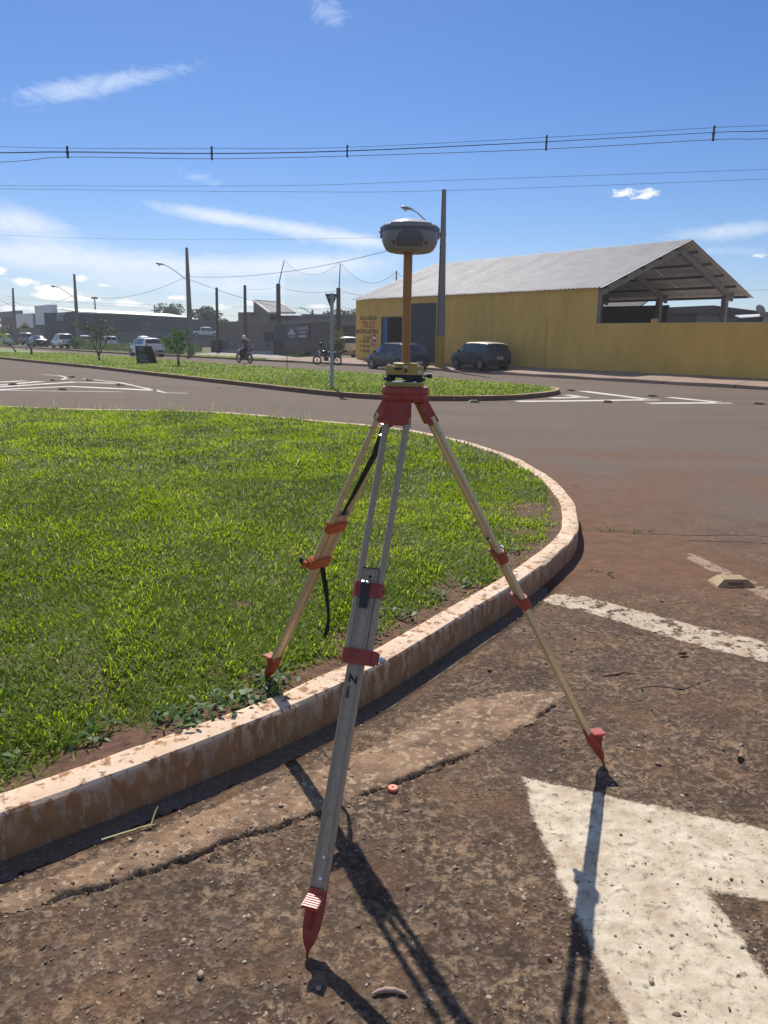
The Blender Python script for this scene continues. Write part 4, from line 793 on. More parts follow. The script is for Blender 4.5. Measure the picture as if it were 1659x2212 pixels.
KIND = {
 'hatch': dict(st=[(-2.03, .42, .78, .84, .66, .66, .60), (-2.0, .27, .90, .95, .76, .77, .70), (-1.92, .22, .97, 1.03, .82, .81, .68), (-1.56, .20, 1.0, 1.40, .85, .83, .58), (-1.42, .2, 1.0, 1.45, .86, .84, .59), (-1.02, .2, .99, 1.49, .87, .85, .60), (-.95, .2, .985, 1.49, .87, .85, .60), (-.12, .18, .96, 1.50, .88, .86, .61), (-.05, .18, .955, 1.5, .88, .86, .61), (.55, .18, .94, 1.46, .88, .86, .60), (.62, .18, .94, 1.44, .88, .86, .59), (1.2, .18, .91, .96, .87, .84, .68), (1.72, .2, .79, .83, .83, .78, .60), (1.98, .24, .64, .67, .76, .70, .52), (2.06, .32, .50, .52, .64, .58, .42)], side=[4, 6, 8, 10], ws=[10], rw=[2], wx=(-1.27, 1.30), wr=.31, tl=(-1.97, .66, .88, .10, .22, .16), pl=(-2.035, .60), hl=(1.93, .60, .70), doors=[-.95, -.08, .85]),
 'box': dict(st=[(-1.82, .40, .74, .80, .66, .66, .60), (-1.79, .26, .84, .90, .74, .73, .66), (-1.74, .22, .90, .96, .76, .75, .66), (-1.46, .2, .92, 1.34, .77, .76, .60), (-1.36, .2, .92, 1.39, .77, .76, .61), (-.62, .2, .91, 1.42, .78, .77, .62), (-.30, .2, .91, 1.42, .78, .77, .62), (-.20, .2, .91, 1.42, .78, .77, .62), (.50, .2, .90, 1.40, .78, .77, .61), (.56, .2, .90, 1.38, .78, .77, .60), (1.02, .2, .89, .93, .78, .76, .66), (1.6, .22, .80, .84, .76, .74, .62), (1.78, .26, .66, .70, .74, .70, .58), (1.82, .34, .5, .53, .70, .64, .5)], side=[4, 5, 7, 9], ws=[9], rw=[2], wx=(-1.17, 1.19), wr=.28, tl=(-1.775, .66, .72, .06, .16, .17), pl=(-1.825, .62), hl=(1.76, .56, .70), doors=[-.25, .82], roof2=True),
 'sedan': dict(st=[(-2.2, .42, .76, .82, .66, .64, .56), (-2.16, .27, .88, .94, .78, .75, .66), (-2.05, .22, .98, 1.02, .82, .79, .68), (-1.72, .2, 1.0, 1.05, .85, .82, .68), (-1.05, .2, .99, 1.38, .87, .84, .58), (-.95, .2, .985, 1.42, .87, .84, .58), (-.2, .18, .96, 1.46, .88, .86, .60), (-.12, .18, .955, 1.46, .88, .86, .60), (.55, .18, .94, 1.43, .88, .86, .60), (.62, .18, .94, 1.41, .88, .86, .59), (1.25, .18, .90, .95, .87, .84, .68), (1.85, .2, .78, .82, .83, .78, .60), (2.15, .24, .62, .65, .74, .7, .5), (2.22, .32, .5, .52, .62, .58, .42)], side=[5, 7, 9], ws=[9], rw=[3], wx=(-1.33, 1.36), wr=.32, tl=(-2.14, .64, .88, .1, .24, .13), pl=(-2.20, .66), hl=(2.08, .6, .70), doors=[-1.0, -.16, .85]),
 'suv': dict(st=[(-2.1, .45, .84, .90, .70, .70, .62), (-2.07, .32, .98, 1.04, .80, .79, .72), (-2.0, .28, 1.06, 1.12, .85, .84, .70), (-1.78, .26, 1.09, 1.56, .88, .86, .62), (-1.6, .26, 1.09, 1.62, .89, .87, .63), (-1.05, .26, 1.08, 1.66, .90, .88, .64), (-.97, .26, 1.08, 1.66, .9, .88, .64), (-.15, .25, 1.06, 1.67, .91, .89, .65), (-.07, .25, 1.06, 1.67, .91, .89, .65), (.55, .25, 1.04, 1.63, .91, .89, .64), (.62, .25, 1.04, 1.61, .91, .89, .63), (1.15, .25, 1.02, 1.08, .9, .87, .72), (1.75, .27, .92, .97, .87, .83, .66), (2.03, .32, .76, .80, .80, .75, .58), (2.1, .4, .58, .6, .68, .62, .46)], side=[4, 6, 8, 10], ws=[10], rw=[2], wx=(-1.3, 1.33), wr=.36, tl=(-2.04, .70, .98, .1, .2, .22), pl=(-2.105, .74), hl=(1.98, .64, .82), doors=[-.97, -.1, .85]),
 'pickup': dict(st=[(-2.62, .52, .98, 1.0, .80, .80, .74), (-2.60, .50, 1.08, 1.11, .88, .87, .84), (-1.6, .42, 1.10, 1.13, .91, .89, .86), (-1.02, .40, 1.10, 1.13, .92, .9, .86), (-.98, .40, 1.10, 1.16, .92, .9, .78), (-.86, .40, 1.10, 1.72, .92, .9, .66), (-.75, .4, 1.10, 1.77, .92, .9, .67), (.0, .38, 1.09, 1.80, .93, .91, .68), (.08, .38, 1.09, 1.8, .93, .91, .68), (.78, .38, 1.08, 1.76, .93, .91, .67), (.85, .38, 1.08, 1.74, .93, .91, .66), (1.4, .38, 1.06, 1.12, .92, .9, .76), (2.2, .4, .98, 1.03, .9, .87, .72), (2.52, .44, .80, .84, .84, .8, .66), (2.6, .5, .62, .64, .72, .68, .52)], side=[6, 8, 10], ws=[10], rw=[4], wx=(-1.62, 1.58), wr=.38, tl=(-2.60, .80, .92, .07, .10, .28), pl=(-2.63, .62), hl=(2.46, .7, .86), doors=[-.8, .04, 1.0], bed=(-2.5, -1.08, 1.12)),
}
def vehicle(kind, name, label, cat, x, y, z, hx, hy, pm, group=None, scale=1.0, plate=None):
    K = KIND[kind]; S = K['st']; e = empty(name, (x, y, z), math.atan2(hy, hx), label, cat, group); e.scale = (scale,) * 3
    R = []
    for (sx_, zb, zt, zr, wb, wt, wr_) in S:
        zm = zb + (zt - zb) * .62; wm = max(wb, wt) + .025; cab = zr - zt > .2
        R.append([(sx_, 0, zb), (sx_, wb * .84, zb), (sx_, wb, zb + .10), (sx_, wm, zm), (sx_, wt, zt), (sx_, wr_ + (.035 if cab else .03), zr - (.06 if cab else .015)), (sx_, wr_ * .8, zr), (sx_, 0, zr + .018)])
    body = MB(); win = []
    def q(i, j, sg): return [(a, b * sg, c) for a, b, c in (R[i][j], R[i + 1][j], R[i + 1][j + 1], R[i][j + 1])]
    gl = {}
    for i in range(len(S) - 1):
        for j in range(7):
            for sg in (1, -1):
                key = None
                if j == 4 and i in K['side']: key = ('side_window', i, sg)
                elif j in (5, 6) and i in K['ws']: key = ('windscreen', i, 0)
                elif j in (5, 6) and i in K['rw']: key = ('rear_window', i, 0)
                f = (0, 1, 2, 3) if sg < 0 else (3, 2, 1, 0)
                mi = 1 if (K.get('roof2') and j >= 5 and 3 <= i <= 8) else 0
                (gl.setdefault(key, MB()) if key else body).add(q(i, j, sg), [f], mi if not key else 0)
    for i in (0, len(S) - 1):
        P = [(a, -b, c) for a, b, c in R[i][::-1]] + R[i]; body.add(P, [tuple(range(len(P))) if i else tuple(range(len(P)))[::-1]])
    # weld
    def weld(mb):
        d = {}; idx = []; nv = []
        for p in mb.v:
            k = tuple(round(c, 4) for c in p)
            if k not in d: d[k] = len(nv); nv.append(p)
            idx.append(d[k])
        F = []; MI = []
        for f, mi in zip(mb.f, mb.m):
            g = []
            for a in f:
                a = idx[a]
                if not g or g[-1] != a: g.append(a)
            if len(g) > 1 and g[0] == g[-1]: g.pop()
            if len(set(g)) >= 3: F.append(tuple(g)); MI.append(mi)
        mb.v, mb.f, mb.m = nv, F, MI; return mb
    bo = weld(body).build('body', [pm, P_ROOF], e, smooth=32)
    for (nm, i, sg), mb in gl.items(): weld(mb).build(nm, glass_m, e, smooth=30)
    m = MB()
    for sg in (1, -1):
        for i in K['ws'] + K['rw']:
            for a in (i,): m.tube([(R[a][5][0], R[a][5][1] * sg, R[a][5][2]), (R[a + 1][5][0], R[a + 1][5][1] * sg, R[a + 1][5][2])], .028, 6)
    m.build('pillar', pm, e, smooth=50)
    def wat(xx, k):
        for s0_, s1_ in zip(S, S[1:]):
            if s0_[0] <= xx <= s1_[0]: t = (xx - s0_[0]) / (s1_[0] - s0_[0]); return max(s0_[4] + (s1_[4] - s0_[4]) * t, s0_[5] + (s1_[5] - s0_[5]) * t) + k
        return .8
    r = K['wr']
    for wx in K['wx']:
        for sg in (1, -1):
            yo = wat(wx, .030) * sg; M = Matrix.Translation((wx, yo, r)) @ Matrix.Rotation(rad(-90 * sg), 4, 'X')
            a = MB(); a.lathe([(r + .055, -.25), (r + .055, -.002), (r + .045, .001), (.0001, .001)], 22, M, cap=False); a.build('wheel_arch', under_m, e, smooth=30)
            w = MB(); w.lathe([(r * .66, -.18), (r - .02, -.18), (r, -.15), (r, -.01), (r - .025, .014), (r * .72, .018), (r * .68, .004)], 22, M, cap=False); wo_ = w.build('wheel', tyre_m, e, smooth=40)
            w = MB(); w.lathe([(r * .70, .010), (r * .64, .014), (r * .60, -.015), (.0001, -.02)], 20, M, 1, cap=False); w.lathe([(.07, -.02), (.06, .010), (.0001, .012)], 10, M, 0, cap=False)
            for k in range(5): w.box((r * .36, 0, -.002), (r * .55, r * .16, .018), M @ Matrix.Rotation(rad(72 * k + 15), 4, 'Z'), 0, .9)
            w.lathe([(r * .70, .008), (r * .70, .014), (r * .62, .014), (r * .60, .004)], 20, M, 0, cap=False); w.build('rim', [rim_m, under_m], wo_, smooth=40)
    tx, ty, tz, dx, dy, dz = K['tl']
    for sg in (1, -1):
        m = MB(); m.bbox((tx, sg * ty, tz), (dx, dy, dz), .02); m.build('tail_lamp', tail_m, e, smooth=30)
        m = MB(); m.bbox((K['hl'][0], sg * K['hl'][1], K['hl'][2]), (.14, .24, .10), .03); m.build('headlamp', lamp_m, e, smooth=30)
        mx = S[K['ws'][0]][0] + .28; m = MB(); m.bbox((mx, sg * (wat(mx, .10)), S[K['ws'][0]][2] + .04), (.10, .17, .12), .025); m.build('mirror', dark_trim if kind in ('box', 'pickup') else pm, e, smooth=30)
        m = MB()
        for dxx in K['doors']: m.box((dxx, sg * wat(dxx, .016), (S[5][1] + S[5][2]) / 2 + .12), (.012, .02, S[5][2] - S[5][1] - .30))
        m.build('door_seam', dark_trim, e)
        m = MB()
        for dxx in K['doors'][:-1]: m.box((dxx + .16 if kind != 'box' else dxx + .12, sg * wat(dxx, .028), S[5][2] - .10), (.14, .03, .03))
        m.build('door_handle', dark_trim if kind == 'box' else pm, e)
    for nm, xx, w, zz in (('rear_bumper', S[0][0] - .005, S[1][4] * 1.92, S[0][1] + .02), ('front_bumper', S[-1][0] - .02, S[-2][4] * 1.8, S[-1][1] + .02)):
        m = MB(); m.bbox((xx, 0, zz), (.12, w, .16), .04); m.build(nm, dark_trim if kind in ('box', 'pickup', 'suv') or nm[0] == 'r' and kind == 'hatch' else pm, e, smooth=30)
    px_, pz = K['pl']; m = MB(); m.box((px_ - .062 if kind not in ('sedan', 'box') else px_ - .02, 0, pz - (.14 if kind not in ('sedan', 'box') else 0)), (.012, .40, .13)); pl = m.build('number_plate', plate_m, e)
    pp = m.v[0][0] - .002
    M = Matrix(((0, 0, -1, pp), (-1, 0, 0, 0), (0, 1, 0, pz - (.175 if kind not in ('sedan', 'box') else .035)), (0, 0, 0, 1)))
    m = MB()
    for k in range(7): m.box((-.15 + k * .05, .035, 0), (.03, .06, .002), M)
    m.build('plate_print', plate_t, pl)
    if 'bed' in K:
        a, b, zz = K['bed']; m = MB(); m.box(((a + b) / 2, 0, zz + .012), (b - a, 1.56, .03)); m.build('bed_cover', dark_trim, e)
    return e
vehicle('hatch', 'hatchback', 'dark blue-grey hatchback parked by the yellow wall behind the orange pole', 'car', .60, 42.9, -.01, -.57, .82, P_BLUEGREY)
vehicle('box', 'old_hatchback', 'old boxy graphite three-door hatchback parked against the yellow wall', 'car', 5.1, 41.2, .18, -.457, .889, P_OLD)
vehicle('hatch', 'hatchback', 'white hatchback driving away along the far road behind the black board', 'car', -19.9, 62.6, -.01, -.60, .80, P_WHITE)
vehicle('pickup', 'pickup_truck', 'white double-cab pickup parked beside the lamp pole, dark bed cover', 'pickup', -36.9, 86.6, -.01, -.62, .785, P_WHITE, scale=.97)
vehicle('sedan', 'sedan', 'black sedan parked left of the white pickup, glare on its rear window', 'car', -44.1, 95.6, -.01, -.60, .80, P_BLACK)
vehicle('pickup', 'pickup_truck', 'silver-grey pickup half hidden behind the far-left warning sign', 'pickup', -51.2, 107.4, .0, -.62, .78, P_GREY)
vehicle('suv', 'white_suv', 'white sport utility car at the left edge behind the young plant', 'car', -52.4, 103.6, -.05, -.56, .83, P_WHITE)
vehicle('suv', 'white_suv', 'white sport utility car half hidden behind the lamp pole and bush', 'car', -37.1, 92.6, .0, -.50, .86, P_WHITE, scale=.95)
vehicle('suv', 'white_suv', 'white sport utility car behind the spreading sapling by the blue warehouse', 'car', -33.7, 92.0, -.03, -.45, .89, P_WHITE, scale=.95)
vehicle('pickup', 'pickup_truck', 'grey pickup in the weeds right behind the moving white hatchback', 'pickup', -30.9, 96.0, -.1, -.45, .89, P_GREY, scale=.95)
vehicle('pickup', 'pickup_truck', 'white pickup seen side-on on the raised yard behind the street pole', 'pickup', -28.6, 120.0, 1.55, .97, .22, P_WHITE, scale=.9)
vehicle('hatch', 'hatchback', 'silver hatchback parked in the driveway between grey and yellow walls', 'car', -3.15, 58.3, .30, -.20, .98, P_SILVER, scale=1.02)

# ---------------------------------------------------------------- motorcycles
def motorcycle(label, x, y, z, hx, hy, lean=4):
    e = empty('motorcycle', (x, y, z), math.atan2(hy, hx), label, 'motorcycle'); e.rotation_euler.x = rad(-lean)
    r = .30
    for wx in (-.65, .65):
        M = Matrix.Translation((wx, 0, r)) @ Matrix.Rotation(rad(90), 4, 'X'); m = MB(); n = 26; k = 8; vs = []; fs = []
        for i in range(n):
            a = 2 * math.pi * i / n
            for j in range(k): b = 2 * math.pi * j / k; q = r - .05 + .05 * math.cos(b); vs.append((q * math.cos(a), q * math.sin(a), .05 * math.sin(b)))
        for i in range(n):
            for j in range(k): fs.append((i * k + j, ((i + 1) % n) * k + j, ((i + 1) % n) * k + (j + 1) % k, i * k + (j + 1) % k))
        m.add(vs, fs, 0, M); w = m.build('wheel', tyre_m, e, smooth=60)
        m = MB(); m.lathe([(r - .085, -.018), (r - .085, .018), (r - .105, .018), (r - .105, -.018), (r - .085, -.018)], 24, M, cap=False); m.lathe([(.05, -.05), (.05, .05)], 10, M)
        for i in range(6): m.box(((r - .09) / 2, 0, 0), (r - .10, .022, .016), M @ Matrix.Rotation(rad(60 * i), 4, 'Z'))
        m.build('rim', rim_m, w, smooth=40)
    m = MB()
    for s in (-.075, .075): m.tube([(.65, s, r), (.52, s, .58), (.42, s, .82)], .022, 8)
    m.build('fork', steel, e, smooth=50)
    m = MB(); m.tube([(.42, -.36, .99), (.36, -.26, 1.02), (.42, -.10, .92), (.42, .10, .92), (.36, .26, 1.02), (.42, .36, .99)], .014, 8); m.build('handlebar', blackp, e, smooth=50)
    for s in (-.3, .3): m = MB(); m.tube([(.38, s, 1.0), (.40, s * 1.15, 1.14)], .007, 6); m.bbox((.40, s * 1.2, 1.16), (.03, .11, .07), .01); m.build('mirror', blackp, e, smooth=40)
    m = MB(); m.lathe([(.04, -.08), (.085, -.04), (.09, .02), (.07, .03)], 14, frame((.56, 0, .82), (1, 0, -.1))); m.build('headlamp', lamp_m, e, smooth=40)
    m = MB(); m.lathe([(.05, -.22), (.12, -.16), (.14, 0), (.13, .12), (.05, .20)], 12, Matrix.Translation((.16, 0, .80)) @ Matrix.Rotation(rad(82), 4, 'Y') @ Matrix.Diagonal((.85, 1.05, 1, 1))); m.build('fuel_tank', P_BLACK, e, smooth=60)
    m = MB(); m.prism([(-.10, -.11), (.0, -.08), (.0, .08), (-.10, .11), (-.62, .08), (-.62, -.08)], .76, .83); m.build('seat', dark_trim, e, smooth=30)
    m = MB(); m.prism([(-.62, .70), (-.95, .86), (-.98, .90), (-.60, .80), (-.1, .76), (-.1, .66)], -.075, .075, Matrix.Rotation(rad(90), 4, 'X')); m.build('tail_cowl', P_BLACK, e, smooth=30)
    m = MB(); m.bbox((-.95, 0, .84), (.07, .13, .07), .015); m.build('tail_lamp', tail_m, e, smooth=30)
    m = MB(); m.lathe([(.10, -.15), (.15, -.11), (.15, .11), (.10, .15)], 12, Matrix.Translation((.05, 0, .40)) @ Matrix.Rotation(rad(90), 4, 'X')); m.bbox((.12, 0, .56), (.16, .17, .22), .03); m.build('engine', dark_trim, e, smooth=40)
    m = MB(); m.tube([(.42, 0, .86), (.30, 0, .60), (.22, 0, .30), (-.2, 0, .28), (-.22, 0, .66), (.30, 0, .80)], .028, 8); m.tube([(-.65, .09, r), (-.15, .09, .36)], .022, 6); m.tube([(-.65, -.09, r), (-.15, -.09, .36)], .022, 6); m.tube([(-.55, .1, .40), (-.42, .1, .74)], .024, 8); m.build('frame_tube', blackp, e, smooth=50)
    m = MB(); m.tube([(.15, -.12, .45), (.2, -.15, .24), (-.2, -.16, .26), (-.72, -.18, .42)], [.02, .022, .03, .045], 10); m.build('exhaust', steel, e, smooth=50)
    for wx, a0, a1 in ((.65, 50, 150), (-.65, 40, 130)):
        m = MB(); vs = []; n = 10
        for i in range(n + 1):
            a = rad(a0 + (a1 - a0) * i / n)
            for yy in (-.06, .06): vs.append((wx + (r + .03) * math.cos(a), yy, r + (r + .03) * math.sin(a)))
            for yy in (.06, -.06): vs.append((wx + (r + .042) * math.cos(a), yy, r + (r + .042) * math.sin(a)))
        fs = [(i * 4 + k, i * 4 + (k + 1) % 4, i * 4 + 4 + (k + 1) % 4, i * 4 + 4 + k) for i in range(n) for k in range(4)] + [(3, 2, 1, 0), (4 * n, 4 * n + 1, 4 * n + 2, 4 * n + 3)]
        m.add(vs, fs); m.build('mudguard', P_BLACK, e, smooth=50)
    m = MB(); m.tube([(-.05, .12, .3), (-.15, .28, .02)], .012, 6); m.build('side_stand', steel, e)
    m = MB(); m.box((-1.0, 0, .62), (.01, .17, .14)); m.build('number_plate', plate_m, e)
    return e
b1 = motorcycle('dark motorcycle being ridden away past the grey mural wall', -9.45, 50.1, -.012, -.70, .71, 0)
b2 = motorcycle('black parked motorcycle on its stand before the car wash wall', -3.85, 48.9, -.012, -1.0, -.10, 6)
hel_m = mat('helmet_black', (.012, .02, .016), .12); hel_w = mat('helmet_white', (.70, .68, .68), .15)
def helmet(name, x, y, z, m_, rz, parent=None, label=None):
    m = MB(); m.lathe([(.085, -.12), (.115, -.10), (.132, -.02), (.130, .05), (.105, .105), (.06, .135), (.001, .145)], 18); o = m.build(name, m_, parent, smooth=60, loc=(x, y, z)); o.rotation_euler.z = rz
    v = MB(); vs = []
    for i in range(9):
        a = rad(-62 + 124 * i / 8)
        for zz in (-.045, .0, .045): vs.append((.1355 * math.cos(a), .1355 * math.sin(a), zz))
    v.add(vs, [(i * 3 + k, i * 3 + 3 + k, i * 3 + 4 + k, i * 3 + 1 + k) for i in range(8) for k in range(2)]); v.build('visor', glass_m, o, smooth=60)
    if label: tag(o, label, 'helmet')
    return o
helmet('helmet', -4.22, 48.52, 1.26, hel_m, rad(170), label='glossy black helmet hung on the parked motorcycle mirror')
# ---------------------------------------------------------------- rider
skin_m = mat('skin', (.32, .18, .12), .6); shirt_m = mat('purple_shirt', (.16, .055, .12), .85, col2=(.12, .04, .09), nscale=20); jeans_m = mat('dark_trousers', (.02, .022, .03), .85); hair_m = mat('blond_hair', (.46, .36, .22), .6); shoe_m = mat('shoe_dark', (.02, .02, .02), .7)
def skin_mesh(name, nodes, edges, mats, pick, parent):
    me = bpy.data.meshes.new(name); me.from_pydata([n[:3] for n in nodes], edges, []); o = bpy.data.objects.new(name, me); COL.objects.link(o)
    md = o.modifiers.new('s', 'SKIN'); md.branch_smoothing = .4; o.modifiers.new('u', 'SUBSURF').levels = 2
    sv = me.skin_vertices[0].data
    for i, n in enumerate(nodes): sv[i].radius = (n[3], n[4] if len(n) > 4 else n[3]); sv[i].use_root = i == 0
    dg = bpy.context.evaluated_depsgraph_get(); nm = bpy.data.meshes.new_from_object(o.evaluated_get(dg)); bpy.data.objects.remove(o)
    nm.name = name
    for m in mats: nm.materials.append(m)
    for p in nm.polygons: p.material_index = pick(p.center); p.use_smooth = True
    return link(bpy.data.objects.new(name, nm), parent)
rider = empty('person', b1.location, b1.rotation_euler.z, 'person in a purple top and helmet riding the dark motorcycle', 'person')
nd = [(-.22, 0, .92, .15, .12), (-.20, 0, 1.08, .14, .10), (-.14, 0, 1.28, .165, .105), (-.10, 0, 1.42, .12, .09), (-.07, 0, 1.50, .055), (-.05, 0, 1.60, .085, .095), (-.05, 0, 1.70, .08, .09),
      (-.11, .19, 1.38, .065), (.08, .30, 1.18, .048), (.32, .31, 1.04, .036), (.37, .30, 1.03, .040),
      (-.11, -.19, 1.38, .065), (.08, -.30, 1.18, .048), (.32, -.31, 1.04, .036), (.37, -.30, 1.03, .040),
      (-.16, .11, .88, .095), (.22, .19, .74, .075), (.02, .20, .36, .055), (-.02, .20, .22, .045), (.12, .21, .18, .04),
      (-.16, -.11, .88, .095), (.22, -.19, .74, .075), (.02, -.20, .36, .055), (-.02, -.20, .22, .045), (.12, -.21, .18, .04)]
ed = [(0, 1), (1, 2), (2, 3), (3, 4), (4, 5), (5, 6), (3, 7), (7, 8), (8, 9), (9, 10), (3, 11), (11, 12), (12, 13), (13, 14), (0, 15), (15, 16), (16, 17), (17, 18), (18, 19), (0, 20), (20, 21), (21, 22), (22, 23), (23, 24)]
def pk(c):
    if c.z > 1.49: return 0
    if abs(c.y) > .255 and c.z > .95: return 0
    if c.z < .27: return 3
    if c.z < .96: return 2
    return 1
skin_mesh('body', nd, ed, [skin_m, shirt_m, jeans_m, shoe_m], pk, rider)
helmet('helmet', -.04, 0, 1.66, hel_w, 0, rider)
m = MB(); m.tube([(-.14, -.02, 1.58), (-.26, -.10, 1.52), (-.36, -.20, 1.46), (-.42, -.24, 1.38)], [.05, .06, .05, .015], 8); m.build('hair', hair_m, rider, smooth=60)
# ================================================================ YELLOW WORKSHOP
W0 = Vector((15.7, 31, 0)); U = Vector((-.6292, .7772, 0)); NN = Vector((.7772, .6292, 0))
def WP(t, s, z): return W0 + U * t + NN * s + Vector((0, 0, z))
yel_m = mat('yellow_wall', (.72, .46, .11), .85, col2=(.58, .365, .085), stretch=(1, 1, .3), nscale=1.1, ndetail=9, lo=.36, hi=.66, bump=.25, bscale=14, bdist=.02, col3=(.48, .30, .085), n3=.35, lo3=.60, hi3=.85)
roof_m = mat('fibre_cement_roof', (.62, .58, .54), .5, col2=(.50, .465, .43), nscale=1.2, ndetail=8, stretch=(1, 1, 1), col3=(.22, .20, .19), n3=3, lo3=.66, hi3=.8)
beam_m = mat('concrete_beam', (.26, .22, .19), .9, col2=(.20, .17, .15), nscale=3, bump=.2, bscale=20)
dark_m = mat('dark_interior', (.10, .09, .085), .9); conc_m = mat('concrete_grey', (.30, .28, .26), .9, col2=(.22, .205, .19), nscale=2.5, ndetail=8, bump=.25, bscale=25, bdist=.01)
blue_m = mat('blue_door_paint', (.02, .10, .27), .5); gate_m = mat('gate_metal', (.055, .060, .080), .55, col2=(.08, .075, .08), nscale=3)
B0 = 8.26     # gable end
shop = empty('yellow_workshop', W0 + U * 18, label='yellow workshop with grey corrugated roof, open gable end and painted lettering', cat='building')
LO = Matrix.Translation(-(W0 + U * 18))
MW = LO @ Matrix(((U.x, NN.x, 0, W0.x), (U.y, NN.y, 0, W0.y), (0, 0, 1, 0), (0, 0, 0, 1)))    # local (t, s, z)
def wbox(mb, t0, t1, s0, s1, z0, z1, mi=0): mb.box(((t0 + t1) / 2, (s0 + s1) / 2, (z0 + z1) / 2), (t1 - t0, s1 - s0, z1 - z0), MW, mi)
m = MB()
wbox(m, 25.55, 28.43, 0, .16, -.2, 4.27); wbox(m, 23.35, 25.55, 0, .16, 3.11, 4.27); wbox(m, 22.55, 23.35, 0, .16, -.2, 4.27); wbox(m, 20.2, 22.55, 0, .16, 3.89, 4.27); wbox(m, 8.72, 20.2, 0, .16, -.2, 4.27)
m.build('front_wall', yel_m, shop)
m = MB(); wbox(m, 28.27, 28.43, .16, 15, -.2, 4.2); m.prism([(0.16, 4.2), (15, 4.2), (7.5, 7.0)], 28.29, 28.41, MW @ Matrix(((0, 0, 1, 0), (1, 0, 0, 0), (0, 1, 0, 0), (0, 0, 0, 1)))); m.build('end_wall', yel_m, shop)
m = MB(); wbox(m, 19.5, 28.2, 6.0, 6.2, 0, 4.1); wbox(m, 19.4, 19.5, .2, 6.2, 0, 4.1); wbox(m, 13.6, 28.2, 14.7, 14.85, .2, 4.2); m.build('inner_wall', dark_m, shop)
def sheet_roof(name, s0, z0, s1, z1, t0, t1, n, parent, amp=.052, ribs=4, m_=roof_m, flip=False):
    w = (t1 - t0) / n; pt = w / ribs
    for k in range(n):
        mb = MB(); vs = []; dz = random.uniform(-.004, .004) + .008 * (k % 2); cs = []
        for r_ in range(ribs):
            for u, h in ((0, 0), (.50, 0), (.58, 1), (.86, 1), (.96, 0)): cs.append((t0 + k * w + (r_ + u) * pt, h * amp))
        cs.append((t0 + (k + 1) * w + .02, 0)); cols = len(cs) - 1
        for tt, hz_ in cs:
            for j in range(4): u = j / 3; vs.append((tt, s0 + (s1 - s0) * u, z0 + (z1 - z0) * u + hz_ + dz + random.uniform(-.002, .002)))
        fs = [(i * 4 + j, i * 4 + 4 + j, i * 4 + 5 + j, i * 4 + 1 + j) for i in range(cols) for j in range(3)]
        if flip: fs = [f[::-1] for f in fs]
        mb.add(vs, fs, 0, MW); mb.build(name, m_, parent)
sheet_roof('roof_sheet', -.22, 4.27, 7.5, 7.17, B0, 28.6, 20, shop)
sheet_roof('roof_sheet', 15.25, 4.50, 7.5, 7.17, B0, 28.6, 20, shop, flip=True)
for k in range(10):
    u = (k + .5) / 10; a, b = (-.1, 4.2) if k < 5 else (15.1, 4.42); u = (k % 5 + .35) / 5
    m = MB(); s = a + (7.45 - a) * u; z = b + (7.02 - b) * u; wbox(m, B0 + .1, 28.2, s - .05, s + .05, z - .14, z); m.build('purlin', dark_m, shop)
for k, t in enumerate((8.95, 13.3, 17.8, 22.3, 26.8)):
    for s, zt in ((.42, 4.12), (13.1, 4.55)):
        m = MB(); wbox(m, t - .14, t + .14, s - .17, s + .17, -.2, zt); sg = 1 if s > 5 else -1
        m.prism([(s - sg * .2, zt - .1), (s + sg * (.75 if s > 5 else .2), zt - .02), (s + sg * (.75 if s > 5 else .2), zt + .22), (s + sg * .12, zt - .62 + .3), (s - sg * .2, zt - .5)], t - .139, t + .139, MW @ Matrix(((0, 0, 1, 0), (1, 0, 0, 0), (0, 1, 0, 0), (0, 0, 0, 1)))); m.build('post', beam_m, shop)
    for s0_, z0_ in ((.1, 4.14), (14.0, 4.62)):
        a = Vector((t, s0_, z0_)); b = Vector((t, 7.5, 6.96)); dv = b - a; m = MB(); Mx = MW @ Matrix.Translation((a + b) / 2) @ Matrix.Rotation(math.atan(dv.z / dv.y), 4, 'X'); m.box((0, 0, -.22), (.16, dv.length, .34), Mx); m.build('rafter', beam_m, shop)
m = MB(); wbox(m, 25.0, 25.5, .05, .10, .1, 3.08); m.build('blue_door', blue_m, shop)
m = MB(); wbox(m, 25.5, 25.56, -.03, .165, .1, 3.13); wbox(m, 23.34, 23.40, -.03, .165, .1, 3.13); wbox(m, 23.4, 25.5, -.03, .165, 3.06, 3.12); m.build('door_frame', gate_m, shop)
g = MB(); wbox(g, 20.25, 22.5, .06, .07, .32, 3.84); go = g.build('gate', gate_m, shop)
m = MB()
for k in range(22): a = 20.25 + k * .1023; m.prism([(a + .012, .055), (a + .05, .02), (a + .09, .055)], .34, 3.82, MW)
m.build('gate_rib', gate_m, go)
m = MB(); wbox(m, 20.2, 20.27, -.012, .165, .2, 3.9); wbox(m, 22.48, 22.56, -.012, .165, .2, 3.9); wbox(m, 20.27, 22.48, -.012, .165, 3.83, 3.9); m.build('gate_frame', gate_m, shop)
m = MB(); m.cyl(MW @ Vector((11.66, -.04, .3)), MW @ Vector((11.66, -.04, 2.9)), .035, 8); m.build('drain_pipe', yel_m, shop, smooth=50)
m = MB(); wbox(m, 10.6, 20.2, -.004, .0, 1.0, 1.02); 
